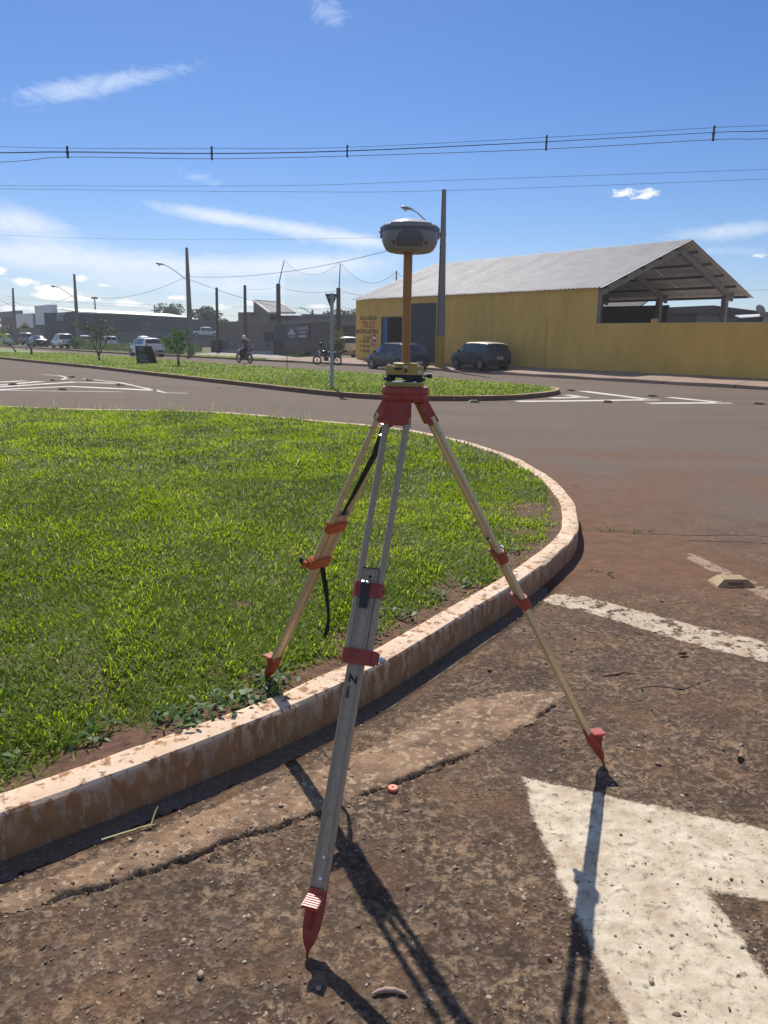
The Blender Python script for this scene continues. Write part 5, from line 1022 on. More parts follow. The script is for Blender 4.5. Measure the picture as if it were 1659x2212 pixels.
# lettering
txt_dark = mat('wall_letter_dark', (.02, .035, .03), .8); txt_red = mat('wall_letter_red', (.42, .05, .10), .8); txt_black = mat('wall_letter_black', (.012, .012, .012), .8)
def wtext(s, t, z, size, m_, sx=1.0, shear=0, bold=0.0):
    M = LO @ Matrix.Translation(WP(t, -.004, z)) @ Matrix((-U, Vector((0, 0, 1)), -NN)).transposed().to_4x4(); return text(s, 'lettering', size, M, m_, shop, .002, shear, 'LEFT', sx, bold)
wtext('Auto elétrica', 27.98, 2.93, .50, txt_dark, .70, .30, .006)
wtext('TRUCK', 27.70, 2.42, .60, txt_red, .74, 0, .012)
wtext('MECÂNICA ELÉTRICA', 28.38, 2.05, .37, txt_black, .70, 0, .010)
wtext('Em geral', 27.55, 1.68, .36, txt_dark, .70, .35, .004)
wtext('67  9885-6721', 27.95, 1.42, .27, txt_black, .72, 0, .004); wtext('67  9919-1542', 27.95, 1.10, .27, txt_black, .72, 0, .004); wtext('67  99230-0481', 27.95, .78, .27, txt_black, .70, 0, .004)
m = MB(); tk = MW @ Matrix(((1, 0, 0, 26.3), (0, 0, 1, -.0035), (0, 1, 0, 1.55), (0, 0, 0, 1)))
for (a, b, c, d) in ((-.20, -.32, .24, -.02), (-.16, -.02, .20, .36), (-.12, .36, .16, .44)): m.box(((a + c) / 2, (b + d) / 2, 0), (c - a, d - b, .004), tk)
m.box((.28, -.22, 0), (.10, .26, .004), tk); to = m.build('truck_mural', txt_red, shop)
m = MB(); m.box((.02, .20, -.003), (.28, .16, .003), tk); m.box((.02, -.10, -.003), (.34, .035, .003), tk); m.box((-.1, -.2, -.003), (.09, .07, .003), tk); m.box((.13, -.2, -.003), (.09, .07, .003), tk); m.build('truck_mural_white', white_print, to)
yard_m = mat('yard_bounce_concrete', (.40, .34, .30), .9, col2=(.32, .26, .22), nscale=.5, coord='World')  # pale floor added to bounce light onto the underside of the gable roof
sheet('yard', [(WP(t, s, 0).x, WP(t, s, 0).y) for t, s in ((28.2, .2), (-14, .2), (-14, 20), (28.2, 20))], .13, yard_m)
# low yellow boundary wall
lw = empty('boundary_wall', WP(-3, 0, 0), label='low yellow boundary wall running right from the workshop', cat='wall')
LO2 = Matrix.Translation(-WP(-3, 0, 0)) @ Matrix.Translation(W0 + U * 18)
m = MB(); m.box(((8.72 - 14) / 2, .08, 1.19), (22.72, .16, 2.78), LO2 @ MW); m.build('masonry', yel_m, lw)
m = MB(); x = 8.6
while x > -13.5:
    w = random.uniform(1.2, 3.4); m.box((x - w / 2, .08, 2.592), (w - .05, .17, .022), LO2 @ MW); x -= w
m.build('coping', mat('coping_mortar', (.42, .36, .26), .9), lw)
m = MB(); m.bbox((5.45, .05, 2.68), (.26, .16, .20), .04, LO2 @ MW); m.build('wall_knob', yel_m, lw)
tag(lw, None)
# ---------------------------------------------------------------- pavement slabs in front of the wall
pav_m = mat('pavement_concrete', (.34, .235, .175), .9, col2=(.27, .18, .13), nscale=1.1, ndetail=8, lo=.35, hi=.7, bump=.3, bscale=18, bdist=.01, col3=(.40, .31, .25), n3=.6, lo3=.55, hi3=.75, coord='World')
kerb_conc = mat('pavement_kerb', (.20, .12, .08), .9, col2=(.14, .085, .055), nscale=2, coord='World')
pv = empty('pavement', WP(10, -3, 0)); pv['kind'] = 'structure'
def fe_at(t):
    """s of the road edge at wall station t"""
    best = None
    for a, b in zip(FE, FE[1:]):
        A = Vector((*a, 0)) - W0; Bv = Vector((*b, 0)) - W0; ta, tb = A.dot(U), Bv.dot(U)
        if min(ta, tb) <= t <= max(ta, tb): f = (t - ta) / (tb - ta); return A.dot(NN) + (Bv.dot(NN) - A.dot(NN)) * f
    return -4
ts = [33.6]
while ts[-1] > -16: ts.append(ts[-1] - random.choice((2.6, 3.0, 3.2, 2.4)))
for t1, t0 in zip(ts, ts[1:]):
    mb = MB(); n = 5; vs = []; zk = .12 if not (15.5 < t0 < 17.5) else .05
    dip = lambda t: .10 if 13.2 < t < 21.5 and not (16.6 < t < 19.8) else .0
    for i in range(n + 1):
        t = t0 + .018 + (t1 - t0 - .036) * i / n; se = fe_at(t) + .02
        for j in range(6):
            u = j / 5; s = se + (-.005 - se) * u; z = (.125 - dip(t) * (1 - u)) + .20 * u ** .9 + .012 * math.sin(t * 1.7 + u * 3); vs.append(WP(t, s, z) - pv.location)
    nb = len(vs)
    for i in range(n + 1):
        t = t0 + .018 + (t1 - t0 - .036) * i / n; vs.append(WP(t, fe_at(t) + .0, -.05) - pv.location)
    fs = [(i * 6 + j, i * 6 + 1 + j, i * 6 + 7 + j, i * 6 + 6 + j) for i in range(n) for j in range(5)]
    fs = [f[::-1] for f in fs] + [(nb + i, nb + i + 1, (i + 1) * 6, i * 6)[::-1] for i in range(n)]
    for i in (0, n): fs.append(tuple(i * 6 + j for j in range(6)) + (nb + i,) if i == 0 else tuple(reversed([i * 6 + j for j in range(6)])) )
    mb.add(vs, fs); mb.build('slab', pav_m, pv)
sheet('pavement_bed', [(WP(t, fe_at(t) + .03, 0).x, WP(t, fe_at(t) + .03, 0).y) for t in (33, 28, 20, 12, 4, -4, -12)] + [(WP(t, 0, 0).x, WP(t, 0, 0).y) for t in (-12, 33)], .02, kerb_conc)

# ================================================================ OTHER BUILDINGS
def block(mb, p, q, d, z0, z1, mi=0):
    """wall box from p to q (xy), depth d to the left of p->q"""
    a = Vector((*p, 0)); b = Vector((*q, 0)); t = (b - a).normalized(); nrm = Vector((-t.y, t.x, 0)) * d; vs = []
    for z in (z0, z1):
        for v in (a, b, b + nrm, a + nrm): vs.append((v.x, v.y, z))
    fs = [(3, 2, 1, 0), (4, 5, 6, 7), (0, 1, 5, 4), (1, 2, 6, 5), (2, 3, 7, 6), (3, 0, 4, 7)]
    if d < 0: fs = [f[::-1] for f in fs]
    mb.add(vs, fs, mi)
def PM(p, q, z=0):
    """matrix: x from p to q, y up, z towards the right-hand side of p->q"""
    a = Vector((*p, z)); t = (Vector((*q, z)) - a).normalized(); M = Matrix((t, Vector((0, 0, 1)), t.cross(Vector((0, 0, 1))))).transposed().to_4x4(); M.translation = a; return M
navy = mat('navy_cladding', (.040, .055, .075), .8, col2=(.034, .047, .065), nscale=1.5); navy_lo = mat('grey_plinth', (.12, .132, .15), .9); frame_m = mat('window_frame_grey', (.16, .18, .20), .6); pane_m = mat('window_pane', (.03, .04, .05), .1)
whole = lambda nm, lb, cat: empty(nm, (0, 0, 0), 0, lb, cat)
wh = whole('blue_warehouse', 'long dark navy warehouse with small windows and a sign on its end', 'warehouse')
cA, cB, cC = (-42.83, 105.0), (-31.29, 121.0), (-46.9, 107.5)
m = MB(); block(m, cA, cB, 8.0, -.3, 4.62); m.build('side_wall', navy, wh)
m = MB(); block(m, cC, cA, -.02, -.3, 4.3); M = PM(cC, cA); L = math.hypot(cA[0] - cC[0], cA[1] - cC[1]); m.prism([(0, 4.3), (L, 4.3), (L, 4.78), (0, 4.55)], -.03, .02, M); m.build('end_wall', navy, wh)
M = PM(cA, cB); m = MB(); m.box((10, 1.0, .03), (20, 2.4, .06), M); m.build('plinth', navy_lo, wh)
for xx in (5.0, 11.4, 17.0):
    m = MB(); m.box((xx, 3.0, .02), (1.3, 1.15, .03), M); w = m.build('window', pane_m, wh); f = MB()
    for a, b, c, d in ((0, .6, 1.42, .06), (0, -.6, 1.42, .06), (-.68, 0, .06, 1.2), (.68, 0, .06, 1.2), (0, 0, .05, 1.14), (-.34, 0, .03, 1.14), (.34, 0, .03, 1.14)): f.box((xx + a, 3.0 + b, .045), (c, d, .05), M)
    f.build('frame', frame_m, w)
m = MB(); vs = [Vector((*cA, 4.78)), Vector((*cB, 4.62)), Vector((cB[0] - 4, cB[1] + 3, 5.2)), Vector((cA[0] - 4, cA[1] + 3, 5.3))]; m.add(vs, [(0, 1, 2, 3)]); m.add([v - Vector((0, 0, .1)) for v in vs], [(3, 2, 1, 0)]); m.build('roof', mat('roof_metal', (.5, .5, .5), .4, .5), wh)
ME = PM(cC, cA); m = MB(); m.box((1.35, 4.0, .05), (1.35, .95, .05), ME); sg_ = m.build('sign_panel', mat('sign_pale', (.40, .43, .46), .7), wh); m = MB()
for k, (a, w) in enumerate(((-.55, .10), (-.2, .12), (0, .12), (.22, .12), (.45, .12), (.65, .1))): m.box((1.35 + a * .8, 4.11, .078), (w * .8, .42, .01), ME)
m.box((1.45, 3.70, .078), (.85, .10, .01), ME); m.build('sign_print', navy, sg_)
m = MB(); m.box((2.15, 4.52, .05), (.65, .22, .04), ME); m.build('small_sign', mat('sign_pale', (1, 1, 1)), wh)
m = MB(); m.box((1.7, 2.6, .03), (1.2, .9, .03), ME); m.box((1.7, .8, .03), (1.2, 1.6, .03), ME); m.build('door', dark_m, wh)
m = MB(); m.box((3.1, 2.0, .06), (.10, 4.0, .08), ME); m.box((.6, 1.9, .06), (.06, 2.6, .06), ME); m.build('downpipe', frame_m, wh)
m = MB(); block(m, cB, (-27.0, 128.0), 5, -.3, 4.35); m.build('rear_annexe', navy, wh)

pale = mat('pale_render', (.80, .80, .79), .8, col2=(.74, .74, .74), nscale=.5); greyw = mat('grey_render', (.20, .20, .20), .9, col2=(.165, .165, .165), nscale=.6)
ws = whole('pale_shopfront', 'pair of pale box-fronted shops beside the navy warehouse', 'building')
m = MB(); block(m, (-55.4, 120.1), (-49.5, 113.3), .6, 3.05, 5.92); m.build('tall_fascia', pale, ws)
m = MB(); block(m, (-62.2, 127.8), (-56.3, 121.0), .6, 2.6, 4.85); m.build('low_fascia', pale, ws)
m = MB(); block(m, (-56.5, 121.9), (-49.2, 113.9), 6, -.3, 3.05); block(m, (-62.2, 128.8), (-56.3, 122.0), 6, -.3, 2.6); block(m, (-56.4, 121.3), (-55.3, 120.4), 6, 2.6, 4.8); m.build('recessed_wall', greyw, ws)
ML = PM((-56.5, 121.9), (-49.2, 113.9)); m = MB(); m.box((4.2, 1.4, .04), (3.4, 3.1, .06), ML); m.build('brown_shutter', mat('shutter_brown', (.13, .085, .075), .7), ws)
m = MB(); m.box((8.2, 1.4, .04), (3.4, 3.1, .06), ML); m.build('dark_shutter', dark_m, ws)
ML = PM((-62.2, 128.8), (-56.3, 122.0)); m = MB(); m.box((3.0, 1.2, .04), (2.4, 2.5, .06), ML); m.build('dark_door', dark_m, ws)
m = MB(); block(m, (-74, 146), (-62.0, 131.0), 8, -.3, 4.4); fb_ = m; bb = whole('brown_building', 'low brown building at the far left edge behind the bushes', 'building'); m.build('upper_wall', mat('brown_wall', (.16, .11, .085), .9), bb)
m = MB(); block(m, (-74, 145.6), (-63.5, 132.4), .3, 4.4, 5.6); m.build('parapet', greyw, bb)

# car wash wall
cw0, cw1 = (-10.94, 74.0), (-4.35, 57.0); lav_m = mat('carwash_wall', (.105, .088, .078), .95, col2=(.085, .07, .064), nscale=1.2, ndetail=8, bump=.3, bscale=12, bdist=.02); slate = mat('slate_band', (.060, .062, .068), .9)
cwb = whole('car_wash_wall', 'dark grey-brown car wash wall with a sign board', 'wall')
m = MB(); block(m, cw0, cw1, .2, -.2, 2.92); m.build('masonry', lav_m, cwb)
M = PM(cw0, cw1); LC = math.hypot(cw1[0] - cw0[0], cw1[1] - cw0[1])
m = MB(); m.box((LC * .36, 2.15, .025), (LC * .70, 1.5, .03), M); m.build('upper_band', slate, cwb)
m = MB(); m.box((LC / 2, 2.95, -.1), (LC, .06, .26), M); m.build('coping', conc_m, cwb)
for a, b, w, h in ((2.6, 1.05, 1.1, .6), (9.5, 1.55, .35, .45)): m = MB(); m.box((a, b, .05), (w, h, .08), M); m.build('meter_box', slate, cwb)
sb = empty('car_wash_sign', (0, 0, 0), 0, 'dark sign board with white car wash lettering on the grey-brown wall', 'sign')
def along(px_t): return px_t * LC
m = MB(); m.box((LC * .50, 2.16, .06), (7.6, 1.05, .04), M); m.build('board', mat('sign_dark', (.035, .037, .045), .6), sb)
gw = mat('sign_lettering', (.36, .37, .40), .7); o4 = lambda s, x, y, sz, sx=1.0, b=.004: text(s, 'lettering', sz, M @ Matrix.Translation((x, y, .083)), gw, sb, .003, 0, 'LEFT', sx, b)
o4('LAVA RÁPIDO', LC * .50 - .1, 2.36, .36, 1.55); o4('AROEIRA', LC * .50 + .65, 2.04, .34, 1.5); o4('LAVA RÁPIDO', LC * .50 - 3.2, 1.74, .18, 1.9)
m = MB(); m.box((LC * .5 + 1.6, 1.82, .083), (2.2, .16, .008), M); m.prism([(-3.2, 1.95), (-3.25, 2.12), (-2.8, 2.2), (-2.45, 2.36), (-1.6, 2.36), (-1.2, 2.16), (-.75, 2.08), (-.7, 1.95), (-1.05, 1.95), (-1.25, 2.03), (-1.45, 1.95), (-2.4, 1.95), (-2.6, 2.03), (-2.8, 1.95)], .081, .088, M @ Matrix.Translation((LC * .5, 0, 0)))
for k, (a, h) in enumerate(((-2.8, 2.48), (-2.45, 2.6), (-2.1, 2.5), (-1.85, 2.66), (-1.55, 2.5), (-1.3, 2.44))): m.prism([(a - .1, 2.3), (a + .1, 2.3), (a + .02, h)], .081, .087, M @ Matrix.Translation((LC * .5, 0, 0)))
m.build('car_logo', gw, sb)
# beach court wall with mural
ct0, ct1 = (-18.02, 79.0), (-10.7, 71.7); cw = whole('court_wall', 'low grey court wall painted with a palm and white letters', 'wall'); cwm = mat('court_grey', (.115, .125, .138), .9, col2=(.095, .105, .115), nscale=1); pal = mat('mural_pale', (.26, .28, .30), .9)
m = MB(); block(m, ct0, ct1, .18, -.2, 1.36); m.build('masonry', cwm, cw); M = PM(ct0, ct1)
m = MB(); m.box((5.2, .20, .02), (10.3, .42, .03), M); m.build('pale_skirting', pal, cw)
m = MB(); m.prism([(3.05, .4), (3.18, .4), (3.15, 1.0), (3.09, 1.0)], .016, .026, M)
for a in (15, 60, 120, 165, 200, 340): c, s = math.cos(rad(a)), math.sin(rad(a)); m.prism([(3.12, 1.0), (3.12 + .25 * c - .07 * s, 1.02 + .16 * s + .07 * c), (3.12 + .5 * c, .98 + .24 * s)], .016, .024, M)
m.build('palm_mural', pal, cw); text('UTI', 'lettering', .62, M @ Matrix.Translation((4.2, .66, .018)), pal, cw, .003, .1, 'LEFT', 1.2, .01)
m = MB(); m.box((1.2, 1.02, .02), (.9, .12, .01), M); m.box((1.2, .72, .02), (1.1, .10, .01), M); m.prism([(6.9, .4), (7.05, .4), (7.1, .8), (7.35, 1.2), (7.25, 1.2), (7.0, .95), (6.8, 1.15), (6.72, 1.1), (6.95, .8)], .016, .024, M); m.build('figure_mural', pal, cw)
m = MB(); m.box((9.4, .95, .04), (.35, .35, .06), M); m.build('meter_box', slate, cw)
eb = empty('electric_box', (-11.3, 72.6, 0), 0, 'dark grey electric cabinet at the left end of the car wash wall', 'electric box')
m = MB(); m.bbox((.0, 0, 1.75), (.85, .4, .95), .05); m.build('cabinet', slate, eb); m = MB(); m.cyl((-.1, 0, -.1), (-.1, 0, 1.28), .05, 8); m.cyl((.05, 0, 2.2), (.1, 0, 3.2), .025, 6); m.build('conduit', slate, eb)
wb_ = empty('dark_bin', (-17.6, 77.9, 0), 0, 'dark narrow cabinet at the left end of the grey mural wall', 'cabinet'); m = MB(); m.bbox((0, 0, .68), (.9, .5, 1.35), .04); m.build('cabinet_body', slate, wb_); m = MB(); m.box((0, 0, 1.37), (.96, .56, .05)); m.build('lid', conc_m, wb_)
# raised yard and beige walls behind
beige = mat('beige_render', (.175, .145, .130), .9, col2=(.145, .122, .11), nscale=.4, ndetail=6, col3=(.215, .17, .14), n3=.15, lo3=.5, hi3=.7)
ry = whole('yard_retaining_wall', 'grey retaining wall under the parked side-on white pickup', 'wall'); m = MB(); block(m, (-33.5, 117.5), (-23.5, 118.8), 8, -.3, 1.55); m.build('masonry', navy_lo, ry)
bw = whole('beige_garden_wall', 'long beige rendered wall behind the mural wall and net poles', 'wall'); m = MB(); block(m, (-22.5, 100), (-9.5, 86), .25, -.3, 3.55); m.build('masonry', beige, bw); m = MB(); block(m, (-22.5, 99.9), (-9.5, 85.9), .3, 3.5, 3.62); m.build('coping', conc_m, bw)
hs = whole('gabled_house', 'beige house with a grey gable roof edged in white', 'house')
hx0, hy0 = -18.6, 103; white_tr = mat('white_fascia', (.68, .64, .52), .7)
m = MB(); block(m, (-18.6, 103), (-11.8, 97), 7, -.3, 4.5); block(m, (-20.5, 105), (-18.6, 103), 5, -.3, 5.0); block(m, (-12.2, 97.6), (-8.8, 94.6), 5, -.3, 4.0); m.add([(-18.2, 104, 0), (-14.95, 96.9, 0), (-14.95, 96.9, 4.6), (-18.2, 104, 6.5)], [(3, 2, 1, 0)]); m.build('walls', beige, hs)
m = MB(); rA, rB, rC, rD = Vector((-18.3, 104, 6.6)), Vector((-14.9, 96.6, 4.75)), Vector((-11.6, 96.6, 4.8)), Vector((-14.9, 105, 6.4)); m.add([rA, rB, rC, rD], [(0, 1, 2, 3)]); m.add([v - Vector((0, 0, .12)) for v in (rA, rB, rC, rD)], [(3, 2, 1, 0)]); m.build('roof', mat('house_roof_grey', (.20, .20, .21), .8), hs)
m = MB()
for a, b in ((rA, rB), (rB, rC), (rA, rD), (rC, rD)): m.tube([a + Vector((0, 0, .02)), b + Vector((0, 0, .02))], .12, 4)
m.build('roof_edge', white_tr, hs); m = MB(); m.box((2.4, 3.9, .03), (.45, .9, .05), PM((-18.6, 103), (-11.8, 97))); m.build('window', pane_m, hs)
bk = whole('brick_yard_wall', 'unplastered red-brown brick wall with pillars behind the silver car', 'wall'); brick_m = mat('bare_brick', (.12, .055, .04), .95, col2=(.09, .045, .035), nscale=3, stretch=(1, 1, 4)); M = PM((-8.4, 80), (-1.5, 76))
m = MB(); block(m, (-8.4, 80), (-1.5, 76), .2, -.2, 3.05); m.build('masonry', brick_m, bk)
for k in range(9): m = MB(); m.box((4, .3 + k * .33, .012), (8, .025, .02), M); m.build('mortar_course', conc_m, bk)
for a in (1.0, 4.2, 7.2): m = MB(); m.box((a, 1.5, .04), (.3, 3.1, .1), M); m.build('pillar', conc_m, bk)
gb = whole('grey_rear_shed', 'grey flat-roofed shed above the brick wall', 'shed'); m = MB(); block(m, (-10.2, 92), (.5, 88), 6, -.2, 4.35); m.build('walls', greyw, gb); m = MB(); block(m, (-10.4, 91.7), (.7, 87.7), 6.6, 4.35, 4.5); m.build('flat_roof', conc_m, gb)
# right-hand buildings seen over the low wall
sh = whole('grey_shed', 'grey shed with a dark sloping roof seen through the open gable', 'shed')
m = MB(); block(m, (18.6, 60.5), (27.8, 56.5), 6, -.2, 4.15); m.build('walls', mat('shed_grey', (.24, .22, .225), .9), sh)
m = MB(); vs = [Vector((18.2, 60.2, 4.15)), Vector((24.3, 57.4, 4.45)), Vector((29.2, 55.2, 3.75)), Vector((31.5, 60.5, 3.75)), Vector((26.5, 63, 4.5)), Vector((20.5, 65.5, 4.2))]; m.add(vs + [v + Vector((0, 0, .12)) for v in vs], [(5, 4, 3, 2, 1, 0), (6, 7, 8, 9, 10, 11)] + [(i, (i + 1) % 6, 6 + (i + 1) % 6, 6 + i) for i in range(6)]); m.build('roof', dark_m, sh)
m = MB(); m.box((3.6, 3.0, .03), (3.6, 1.9, .05), PM((18.6, 60.5), (27.8, 56.5))); m.build('dark_panel', dark_m, sh)
ds = whole('dark_lean_to', 'dark lean-to roof on posts beyond the open gable', 'shed')
m = MB(); vs = [Vector((9.0, 66, 4.3)), Vector((19.6, 59.5, 4.45)), Vector((21.0, 62, 5.0)), Vector((10.0, 69, 5.0))]; m.add(vs + [v + Vector((0, 0, .1)) for v in vs], [(3, 2, 1, 0), (4, 5, 6, 7)] + [(i, (i + 1) % 4, 4 + (i + 1) % 4, 4 + i) for i in range(4)]); m.build('roof', dark_m, ds)
m = MB(); block(m, (8.5, 68), (20, 61.5), .2, -.2, 3.75); m.build('back_wall', mat('shed_grey', (1, 1, 1)), ds)
for a in (.1, .5, .9): m = MB(); p = vs[0].lerp(vs[1], a); m.box((p.x, p.y, 2.1), (.2, .2, 4.3)); m.build('post', beam_m, ds)
aw = whole('blue_shed', 'small dark blue shed under white corrugated awnings right of the grey shed', 'shed')
m = MB(); block(m, (25.0, 55.0), (29.0, 53.5), 2.5, -.2, 3.35); m.build('walls', mat('blue_shed_wall', (.03, .055, .10), .7), aw)
wr_ = mat('white_roof', (.62, .62, .62), .5)
for nm, vs in (('awning', [(25.0, 54.2, 3.55), (28.6, 53.0, 3.85), (29.0, 54.6, 4.0), (25.2, 55.6, 3.75)]), ('awning', [(27.2, 51.6, 3.2), (29.6, 51.2, 3.6), (29.9, 52.8, 4.0), (27.8, 53.6, 3.7)])): m = MB(); m.add(vs + [(a, b, c + .06) for a, b, c in vs], [(3, 2, 1, 0), (4, 5, 6, 7)] + [(i, (i + 1) % 4, 4 + (i + 1) % 4, 4 + i) for i in range(4)]); m.build(nm, wr_, aw)
gh = whole('pale_gable_house', 'pale rendered gable-fronted house at the right edge over the yellow wall', 'house'); pl_m = mat('pale_wall', (.30, .29, .31), .9, col2=(.24, .23, .24), nscale=1.2)
M = PM((26.3, 53.6), (34, 47.5)); m = MB(); m.prism([(0, -.2), (9.8, -.2), (9.8, 3.3), (4.0, 4.85), (0, 3.72)], -9, 0, M); m.build('walls', pl_m, gh); m = MB(); m.prism([(-.2, 3.68), (4.0, 4.87), (10.1, 3.25), (10.1, 3.37), (4.0, 5.0), (-.2, 3.80)], -9.1, .25, M); m.build('roof', conc_m, gh)
da = empty('satellite_dish', (26.2, 53.9, 3.75), 0, 'small satellite dish beside the pale gable house', 'dish'); m = MB(); m.lathe([(.03, .10), (.22, .06), (.38, .0), (.40, -.02)], 18, Matrix.Translation((0, 0, .42)) @ Matrix.Rotation(rad(62), 4, 'X') @ Matrix.Rotation(rad(15), 4, 'Y')); m.build('reflector', conc_m, da, smooth=60); m = MB(); m.cyl((0, 0, -.4), (0, 0, .4), .03, 6); m.build('mast', slate, da)

# ================================================================ POLES, LAMPS, WIRES, SIGNS
pole_m = mat('pole_concrete', (.21, .19, .175), .9, col2=(.16, .145, .135), nscale=2, ndetail=8, stretch=(1, 1, .3), bump=.2, bscale=30, bdist=.006); wood_m = mat('pole_wood', (.075, .055, .05), .9); yel_band = mat('pole_yellow', (.42, .29, .04), .85); galv = mat('galvanised', (.30, .31, .31), .5, .4); cable_m = mat('cable_black', (.015, .015, .018), .7)
def ipole(name, b, top, w0, w1, label, rz=0, yellow=0, group='concrete street poles'):
    e = empty(name, b, rz, label, 'utility pole', group); dx, dy, H = top[0] - b[0], top[1] - b[1], top[2] - b[2]
    def ring(z):
        f = z / H; w = (w0 + (w1 - w0) * f) / 2; d = w * .74; k = .52; fl = w * .30; ox, oy = dx * f, dy * f
        P = [(-w, -d), (w, -d), (w, -d + fl), (w * k, -d + fl * 1.3), (w * k, d - fl * 1.3), (w, d - fl), (w, d), (-w, d), (-w, d - fl), (-w * k, d - fl * 1.3), (-w * k, -d + fl * 1.3), (-w, -d + fl)]
        return [(x + ox, y + oy, z) for x, y in P]
    def seg(z0, z1, nm, mt, n=1):
        mb = MB(); R = [ring(z0 + (z1 - z0) * i / n) for i in range(n + 1)]; fs = [(i * 12 + k, i * 12 + (k + 1) % 12, i * 12 + 12 + (k + 1) % 12, i * 12 + 12 + k) for i in range(n) for k in range(12)] + [tuple(range(11, -1, -1)), tuple(range(n * 12, n * 12 + 12))]
        mb.add([p for r in R for p in r], fs); return mb.build(nm, mt, e)
    if yellow: seg(-.2, yellow, 'yellow_base', yel_band); seg(yellow, H, 'shaft', pole_m)
    else: seg(-.2, H, 'shaft', pole_m)
    m = MB()
    for z in (.62, .66, .70, .76): f = z; x, y = dx * f, dy * f; m.box((x + .14, y - .02, H * f), (.06, .08, .12)); m.box((x - .15, y, H * f - .1), (.05, .06, .16))
    m.build('bracket', cable_m, e); return e
def lamp(p0, p1, label):
    a = Vector(p0); b = Vector(p1); e = empty('street_lamp', a, 0, label, 'street lamp', 'street lamps on the poles'); d = b - a; dh = Vector((d.x, d.y, 0)).normalized()
    P = [Vector((0, 0, 0)), d * .45 + Vector((0, 0, d.z * .10)), d * .76 + Vector((0, 0, d.z * .10)), d * .88 + Vector((0, 0, d.z * .05)), d]
    m = MB(); m.tube(P, .032, 8); m.build('arm', galv, e, smooth=50)
    m = MB(); Mx = Matrix.Translation(d) @ dh.to_track_quat('X', 'Z').to_matrix().to_4x4() @ Matrix.Rotation(rad(-8), 4, 'Y'); m.lathe([(.05, -.12), (.09, -.02), (.15, .18), (.15, .40), (.08, .52), (.01, .55)], 12, Mx @ Matrix.Rotation(rad(90), 4, 'Y') @ Matrix.Diagonal((.62, 1, 1, 1))); hd = m.build('lamp_head', galv, e, smooth=50)
    m = MB(); m.lathe([(.11, 0), (.08, -.07), (.001, -.10)], 12, Mx @ Matrix.Translation((.28, 0, -.08))); m.build('lens', lamp_m, hd, smooth=60)
p955 = (3.08, 43.5, .06)
ipole('utility_pole', p955, (2.98, 43.5, 9.70), .46, .19, 'tall concrete pole with yellow-painted base in front of the yellow wall', rad(20), 1.85)
lamp((2.80, 43.4, 7.25), (1.16, 43.1, 8.62), 'curved lamp arm above the satellite receiver on the yellow-based pole')
ipole('utility_pole', (-16.83, 65, .02), (-16.84, 65, 8.85), .50, .20, 'tall concrete pole on the verge behind the leafy sapling', rad(30))
lamp((-16.84, 64.85, 6.2), (-18.67, 64.2, 7.42), 'lamp arm reaching left from the concrete pole behind the leafy sapling')
ipole('utility_pole', (-35.85, 88, 0), (-35.74, 88, 8.35), .52, .22, 'concrete pole beside the white pickup and navy warehouse end', rad(30))
lamp((-35.74, 87.85, 5.6), (-37.58, 87.2, 6.92), 'lamp arm on the pole beside the white pickup')
ipole('utility_pole', (-51.56, 105, -.05), (-51.2, 105, 7.7), .52, .22, 'concrete pole at the far left in front of the pale shops', rad(30))
lamp((-51.3, 104.85, 5.3), (-53.6, 104, 6.3), 'lamp arm on the pole before the pale shops, far left')
def wpole(name, P, r, label, mt=wood_m, group='net poles of the beach court'):
    e = empty(name, P[0], 0, label, 'pole', group); m = MB(); m.tube([Vector(p) - Vector(P[0]) for p in P], r, 10); m.build('shaft', mt, e, smooth=50); return e
wpole('net_pole', [(-17.24, 77, -.2), (-17.11, 77, 6.46)], [.17, .13], 'dark wooden net pole at the left end of the mural wall')
wpole('net_pole', [(-14.56, 78, -.2), (-14.47, 78, 6.8)], [.18, .14], 'dark wooden net pole rising behind the rider')
e = wpole('net_pole', [(-10.48, 73.6, -.2), (-10.47, 73.6, 6.68)], [.24, .20], 'thick net pole with a slanted thin top by the car wash wall'); m = MB(); m.tube([(0, 0, 6.6), (.60, 0, 8.98)], [.055, .04], 8); m.build('slanted_extension', wood_m, e)
e = wpole('net_pole', [(-4.06, 64, -.2), (-4.11, 64, 5.77)], [.20, .17], 'net pole with a thin upright top between car wash and yellow workshop'); m = MB(); m.tube([(0, 0, 5.7), (.10, 0, 7.88)], [.05, .035], 8); m.build('upright_extension', wood_m, e)
wpole('net_pole', [(.66, 61.5, -.2), (.66, 61.5, 7.0)], [.10, .05], 'thin net pole top showing over the left end of the corrugated roof')
net_m = bpy.data.materials.new('net_mesh'); net_m.use_nodes = True
def _net():
    nt = net_m.node_tree; b = nt.nodes['Principled BSDF']; _set(b, 'Base Color', (.10, .10, .11, 1)); _set(b, 'Alpha', .07)
_net()
